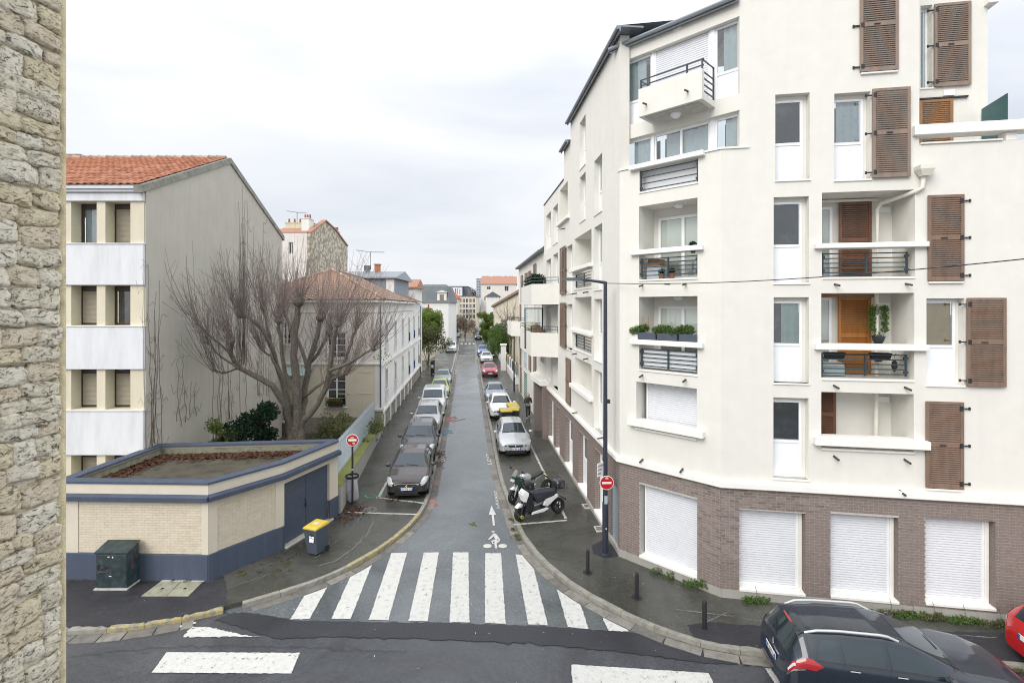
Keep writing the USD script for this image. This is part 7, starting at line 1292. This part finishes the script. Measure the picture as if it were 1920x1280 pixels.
part(mb_, 'seat', hull(np.array([[x, y*w_, z] for x, z, w_ in ((.82, .88, .12), (.85, .80, .14), (1.2, .90, .15), (1.55, 1.02, .09), (1.5, .92, .09)) for y in (-1, 1)])), m_blackplastic, smooth=40); part(mb_, 'tail_panel', hull(np.array([[x, y*w_, z] for x, z, w_ in ((1.05, .76, .15), (1.1, .86, .15), (1.62, 1.0, .07), (1.58, .92, .07)) for y in (-1, 1)])), pnt('bike_pale_green', (.42, .55, .45), metal=.2), smooth=40); part(mb_, 'tail_light', bx(1.60, 1.64, -.06, .06, .93, .98), m_tail)
part(mb_, 'swing_arm', cat(tube([[.95, .12, .38], [k_, .12, .31]], .03, 6), tube([[.95, -.12, .38], [k_, -.12, .31]], .03, 6)), m_alloy); part(mb_, 'exhaust', tube([[.5, .16, .28], [.95, .19, .24], [1.35, .2, .42]], [.025, .03, .06], 10), m_alloy, smooth=50); part(mb_, 'plate_holder', hull(np.array([[x, y, z] for x, z in ((1.60, .86), (1.82, .66), (1.80, .72)) for y in (-.09, .09)])), m_iron)
for s in (-1, 1): part(mb_, 'handlebar', tube([[.24, 0, 1.02], [.24, s*.16, 1.08], [.34, s*.36, 1.06]], .016, 6), m_iron); part(mb_, 'mirror', cat(tube([[.25, s*.2, 1.08], [.18, s*.34, 1.30]], .008, 4), mv((ICO[0] * [.03, .08, .05], ICO[1]), t=(.18, s*.38, 1.32))), m_blackplastic); part(mb_, 'indicator', mv((ICO[0]*.03, ICO[1]), t=(1.66, s*.14, .84)), m_yel)
# ---------------------------------------------------------------- street furniture
lp = gp(1135, 1036, PV); hz = H - (528 - HZ) * lp[1] / F
t = thing('street_lamp', 'tall dark blue street lamp with a no entry sign before the brick corner', 'street lamp', lp, 0)
part(t, 'column', tube([[0, 0, 0], [0, 0, .02], [0, 0, 1.6], [0, 0, 1.65], [0, 0, hz - PV]], [.105, .10, .10, .075, .058], 16), m_postblue, smooth=50); part(t, 'base_flange', lathe([[0, .03], [.17, .03], [.18, 0]], 16), m_postblue)
part(t, 'arm', tube([[0, 0, hz-PV-.03], [-.5, .02, hz-PV+.04], [-.95, .03, hz-PV+.08]], [.05, .042, .036], 10), m_postblue); part(t, 'lantern', hull(np.array([[x, y*w_, hz-PV+.08+z] for x, w_ in ((-.72, .05), (-.9, .12), (-1.30, .09), (-1.34, .05)) for y in (-1, 1) for z in (-.05, .045)])), pm('lamp_grey', (.10, .11, .14), .45), smooth=30); part(t, 'lamp_glass', bx(-1.25, -.9, -.07, .07, hz-PV+.02, hz-PV+.029), m_lamp)
part(t, 'hatch', cbx(-.035, .035, -.106, -.098, .5, .95, .004), m_postblue); part(t, 'sticker', cat(bx(-.05, .05, -.105, -.100, 1.60, 1.86)), m_curtaing); part(t, 'sticker', bx(-.01, .025, -.109, -.104, .80, .84), m_signw); part(t, 'hook_box', mv(cbx(-.05, .09, -.06, .06, -.06, .06, .01), t=(.06, 0, H - (752 - HZ) * lp[1] / F - PV)), m_iron)
def no_entry(label, pos, r, yaw, stickers, group=None):
    s = thing('no_entry_sign', label, 'road sign', pos, yaw, group); R_ = rotx(math.pi/2)
    part(s, 'disc', mv(lathe([[0, .012], [r*.93, .012], [r*.93, 0], [0, 0]], 36), R_), m_sign); part(s, 'rim', mv(lathe([[r*.925, -.004], [r*.925, .0145], [r, .012], [r, -.004]], 36), R_), m_signw); part(s, 'bar', cbx(-r*.68, r*.68, -.016, -.0115, -r*.16, r*.16, .002), m_signw); part(s, 'back', mv(lathe([[0, -.002], [r*.98, -.003]], 30), R_), m_zinc)
    for x, z, w_, h_ in stickers: part(s, 'sticker', bx(x-w_, x+w_, -.0185, -.0165, z-h_, z+h_), m_creamr)
    return s
z2 = H - (902 - HZ) * lp[1] / F
no_entry('red and white no entry sign fixed to the dark blue street lamp', (lp[0]+.02, lp[1]-.12, z2), .225, .05, [(0, .15, .05, .03)])
ys = math.atan2(-.62, -1) ; pn = thing('parking_sign', 'white parking notice plate above the no entry sign on the street lamp', 'road sign', (lp[0]-.16, lp[1]-.10, z2+.42), .75); part(pn, 'plate', cbx(-.19, .19, -.008, .008, -.21, .21, .003), m_signw); 
for k, (s_, z) in enumerate((('←', .08), ('LIVRAISON', .10), ('ACCES', -.02), ('◄ PARC', -.14))[1:]): tx = text(s_.replace('◄ ', ''), .045, .002, True); part(pn, 'lettering', (np.c_[tx[0][:, 0]-.17, -.0085-tx[0][:, 2], z+tx[0][:, 1]], tx[1]), m_iron)
pb = np.array([-6.36, 20.2, PV]); z3 = H - (824 - HZ) * pb[1] / F
t = thing('sign_post', 'thin rusty brown post carrying a no entry sign by the garden railings', 'post', pb); part(t, 'pole', tube([[0, 0, 0], [0, 0, z3 - PV + .2]], .038, 10), m_postbr, smooth=50); part(t, 'sticker', lathe([[.040, 1.35], [.041, 1.35], [.041, 1.42], [.040, 1.42]], 10), m_creamr)
no_entry('stickered no entry sign on the thin brown post by the garden railings', (pb[0]+.02, pb[1]-.06, z3), .235, .1, [(-.05, .08, .02, .05), (.02, .09, .02, .05), (.05, -.12, .05, .03), (-.02, .045, .13, .02)])
t = thing('litter_bag_holder', 'round litter bag holder with a clear plastic bag behind the brown post', 'litter bin', (pb[0]-.10, pb[1]+.26, PV)); part(t, 'ring', mv(lathe([[.24, 0], [.27, .0], [.27, .09], [.24, .09], [.24, 0]], 20), t=(0, 0, .98)), m_iron); part(t, 'strut', cat(*[tube([[.25*math.cos(a), .25*math.sin(a), 0], [.25*math.cos(a), .25*math.sin(a), 1.0]], .015, 5) for a in (2.2, 3.6, 5.0)]), m_iron)
Pb = np.array([[[(.235 + .03*math.sin(a*3+z*5) - .07*(z < .1))*math.cos(a), (.235 + .03*math.cos(a*4+z*4) - .07*(z < .1))*math.sin(a), z] for a in np.linspace(0, 2*math.pi, 25)] for z in np.linspace(.03, 1.02, 12)]); part(t, 'bag', grid(Pb), m_bag, smooth=True); part(t, 'rubbish', mv((ICO[0]*[.17, .17, .22]*(1+.3*meshkit.fbm(ICO[0]*3)[:, None]), ICO[1]), t=(0, 0, .26)), m_leafm, smooth=True)
for i, ((px_, py_), lab) in enumerate((((1102, 1073), 'slim black bollard nearest the street lamp'), ((1194, 1120), 'slim black bollard in the middle of the curved right pavement'), ((1321, 1178), 'slim black bollard on the dark tarmac patch nearest the estate car'))):
    b = thing('bollard', lab, 'bollard', gp(px_, py_, PV), group='bollards along the curved right kerb'); part(b, 'post', lathe([[.055, 0], [.055, .56], [.045, .565], [.045, .585], [.055, .59], [.055, .66], [.04, .685], [0, .69]], 16), m_iron, smooth=40); part(b, 'footing', lathe([[.055, .004], [.14, .003], [.15, 0]], 16), m_tar)
for (px_, py_, r_z, lab) in ((948, 806, .2, 'yellow lidded wheelie bin nearest the road behind the silver hatchback'), (964, 803, -.1, 'yellow lidded wheelie bin nearest the pavement behind the silver hatchback'), (961, 794, .15, 'yellow lidded wheelie bin at the back of the group of three')):
    p = gp(px_, py_, PV); make_bin(lab, p, r_z, m_bind, False, None, 1.25)
p = gp(811, 704, PV); t = thing('parking_meter', 'dark parking meter with a white mark on the left pavement beyond the parked saloon', 'parking meter', p); part(t, 'cabinet', hull(np.array([[x, y, z] for x in (-.2, .2) for y in (-.15, .15) for z in (0, 1.5)] + [[-.2, -.1, 1.65], [.25, -.1, 1.75], [-.2, .15, 1.65], [.25, .15, 1.75]])), m_iron); part(t, 'front_plate', bx(-.12, .12, -.156, -.151, .9, 1.25), m_signw)
a, b = np.array([lp[0]+.03, lp[1], hz-.05]), np.array([8.75, 8.4, 8.81]); ts = np.linspace(0, 1, 26); pts = a + (b - a) * ts[:, None]; pts[:, 2] -= .16 * 4 * ts * (1 - ts)
cb = thing('overhead_cable', 'thin black cable running from the street lamp across the cream facade to the right', 'cable', a); part(cb, 'wire', tube(pts, .011, 5), m_iron, world=True); part(cb, 'clamp', tube([pts[6]+[-.08, 0, -.015], pts[6]+[.08, 0, -.015]], .02, 6), m_iron, world=True)
# weeds at the foot of the walls, grass in the gutter
for i, (s, w_, h_, lab) in enumerate(((2.62, .24, .34, 'tallest weed clump at the foot of the brick corner left of the first shutter'), (2.28, .10, .12, 'small weed at the plinth under the angled shutter'), (1.75, .1, .12, 'tiny weed at the plinth in the middle of the angled shutter'), (1.35, .10, .12, 'tiny weed at the left end of the angled shutter'))):
    p = C.pt(s, PV, .16); t = thing('weed_clump', lab, 'weed', p, group='weeds along the plinth'); part(t, 'leaves', leafcloud([[x*w_, 0, h_*.5 + .3*h_*((x*7) % 1), .12] for x in np.linspace(-1, 1, 5)], 260 if i == 0 else 90, .035, 1, 40+i), m_leaf)
for i, (px_, w_, lab) in enumerate(((1415, .28, 'weed clump on the plinth corner behind the estate car roof'), (1665, .42, 'weed clump on the plinth under the right half of the second shutter'), (1705, .3, 'trailing weed just right of the second shutter'), (1745, .22, 'weed clump under the left edge of the last shutter'), (1802, .34, 'bushy weed clump under the middle of the last shutter'), (1868, .4, 'weed clump under the right edge of the last shutter'))):
    s = R.px(px_, 1140)[0]; p = R.pt(s, PV, .14); t = thing('weed_clump', lab, 'weed', p, group='weeds along the plinth'); part(t, 'leaves', leafcloud([[x*w_, 0, .06 + .12*((x*5) % 1), .12] for x in np.linspace(-1, 1, 6)], 300, .04, .9, 50+i), m_leafm if i % 2 else m_leaf); part(t, 'stalk', tube([[0, 0, 0], [.03, .02, .25], [.0, .05, .42]], .006, 4), m_bark)
def grasscloud(spots, n, size, seed):
    r = np.random.default_rng(seed); c = []
    for (px_, py_, z) in spots: q = gp(px_, py_, z); c.append([*q[:2], q[2] + .015, .11])
    return leafcloud(c, n, size, .35, seed)
solo('gutter_grass', grasscloud([(x, 1206 + (x-1330)*.155, .02) for x in range(1330, 1428, 5)], 1500, .03, 3), m_grass, 'strip of bright green grass growing in the gutter beside the estate car', 'grass', kind='stuff')
solo('gutter_weeds', grasscloud([(x, y, .03) for x, y in ((962, 992), (968, 1003), (972, 1010), (964, 976), (958, 973), (985, 978), (975, 979), (1890, 1254), (1910, 1258))], 520, .028, 4), m_leafm, 'weeds growing in the right gutter below the parking bay', 'weeds', kind='stuff')
solo('pavement_moss', grasscloud([(540, 1055, PV), (555, 1038, PV), (520, 1070, PV), (565, 1025, PV), (450, 1072, PV), (455, 1078, PV), (700, 1000, PV-.1), (330, 1162, .0), (300, 1167, .0), (352, 1090, PV), (325, 1090, PV)], 620, .026, 5), m_leafm, 'moss and weeds along the foot of the garage and between the yellow kerb stones', 'moss', kind='stuff')

# ---------------------------------------------------------------- the pedestrian
def limbs(bones, edge=.02, it=8):
    man = None
    for (a, ra, b, rb) in bones:
        sa, sb = m3.Manifold.sphere(ra, 14).translate(list(a)), m3.Manifold.sphere(rb, 14).translate(list(b)); h_ = m3.Manifold.batch_hull([sa, sb]); man = h_ if man is None else man + h_
    q = man.refine_to_length(edge).to_mesh(); tmh = trimesh.Trimesh(np.array(q.vert_properties[:, :3]), np.array(q.tri_verts), process=True); trimesh.smoothing.filter_taubin(tmh, iterations=it); return (np.array(tmh.vertices), np.array(tmh.faces))
pp = gp(990, 783, PV); pe = thing('person', 'person in dark jacket and jeans walking this way on the right pavement carrying a bag', 'person', pp, .08)   # faces -y
m_skin = pm('skin', (.46, .30, .23), .6, .06, 8); m_jacket = pm('dark_jacket', (.030, .026, .028), .8, .3, 20); m_jeans = pm('dark_jeans', (.022, .028, .042), .85, .25, 20); m_hair = pm('light_brown_hair', (.24, .15, .09), .6, .25, 30); m_shoe = pm('pale_shoes', (.52, .48, .48), .6, .1, 20); m_bagm = pm('grey_bag', (.16, .16, .17), .7, .2, 12)
hipL, hipR, knL, knR, anL, anR = (-.09, 0, .88), (.09, 0, .88), (-.10, -.10, .49), (.10, .02, .48), (-.10, -.16, .09), (.10, .18, .13)
skel = [((0, 0, .93), .125, (0, -.01, 1.12), .12), ((0, -.01, 1.12), .12, (0, -.01, 1.32), .125), ((-.10, 0, 1.36), .07, (.10, 0, 1.36), .07), ((0, -.01, 1.40), .055, (0, -.02, 1.50), .05), (hipL, .09, knL, .06), (knL, .058, anL, .04), (hipR, .09, knR, .06), (knR, .058, anR, .04),
    ((-.17, 0, 1.36), .055, (-.22, .03, 1.10), .045), ((-.22, .03, 1.10), .042, (-.12, -.17, 1.02), .03), ((.17, 0, 1.36), .055, (.24, .02, 1.10), .045), ((.24, .02, 1.10), .042, (.15, -.16, 1.12), .03), ((0, -.03, 1.53), .085, (0, -.02, 1.63), .095), ((0, -.07, 1.53), .055, (0, -.06, 1.60), .07),
    ((0, -.125, 1.575), .014, (0, -.115, 1.605), .010), ((-.095, -.02, 1.58), .018, (-.095, -.02, 1.60), .018), ((.095, -.02, 1.58), .018, (.095, -.02, 1.60), .018)]
for s, hx_, hy, hz_ in ((-1, -.12, -.17, 1.02), (1, .15, -.16, 1.12)):
    skel.append(((hx_, hy, hz_), .03, (hx_ - s*.05, hy - .05, hz_ - .01), .028))
    for k in range(4): skel.append(((hx_ - s*.05, hy - .05, hz_ + .022 - .015*k), .0095, (hx_ - s*(.10 + (.012, .018, .014, .0)[k]), hy - .03, hz_ + .02 - .015*k), .008))
    skel.append(((hx_ - s*.01, hy - .03, hz_ + .02), .011, (hx_ - s*.05, hy - .07, hz_ + .045), .009))
part(pe, 'body', limbs(skel, .02, 6), m_skin, smooth=True)
part(pe, 'jacket', limbs([((0, 0, .88), .155, (0, -.01, 1.12), .15), ((0, -.01, 1.12), .15, (0, -.01, 1.32), .15), ((-.11, 0, 1.36), .085, (.11, 0, 1.36), .085), ((0, 0, 1.4), .08, (0, -.0, 1.46), .07), ((-.18, 0, 1.36), .075, (-.23, .03, 1.10), .062), ((-.23, .03, 1.10), .06, (-.13, -.15, 1.025), .045), ((.18, 0, 1.36), .075, (.25, .02, 1.10), .062), ((.25, .02, 1.10), .06, (.16, -.14, 1.115), .045)], .025, 6), m_jacket, smooth=True)
part(pe, 'trousers', limbs([((-.05, 0, .90), .12, (.05, 0, .90), .12), (hipL, .10, knL, .072), (knL, .07, (anL[0], anL[1], .12), .058), (hipR, .10, knR, .072), (knR, .07, (anR[0], anR[1], .16), .058)], .025, 6), m_jeans, smooth=True)
for s, (ax_, ay, az) in ((-1, anL), (1, anR)): part(pe, 'shoe', limbs([((ax_, ay + .03, az - .045), .042, (ax_, ay - .15, max(.035, az - .06)), .036)], .02, 3), m_shoe, smooth=True)
part(pe, 'hair', limbs([((0, .0, 1.60), .105, (0, .01, 1.66), .092), ((-.075, .02, 1.60), .05, (-.085, .0, 1.44), .04), ((.075, .02, 1.60), .05, (.085, .0, 1.44), .04), ((0, .06, 1.58), .07, (0, .06, 1.44), .05)], .02, 4), m_hair, smooth=True)
for s in (-1, 1): part(pe, 'eye', mv((ICO[0]*.011, ICO[1]), t=(s*.033, -.122, 1.597)), m_iron)
part(pe, 'mouth', mv((ICO[0]*[.022, .006, .006], ICO[1]), t=(0, -.121, 1.54)), m_tail)
bg = thing('shoulder_bag', 'grey bag held in front by the walking person', 'bag', (pp[0], pp[1]-.2, PV+.95)); part(bg, 'pouch', mv((np.sign(ICO[0])*np.abs(ICO[0])**.6*[.16, .07, .10], ICO[1]), t=(0, -.05, 0)), m_bagm, smooth=True); part(bg, 'strap', tube([[-.14, 0, .05], [-.17, .02, .3], [-.10, .08, .50], [.02, .10, .53]], .014, 5), m_bagm)
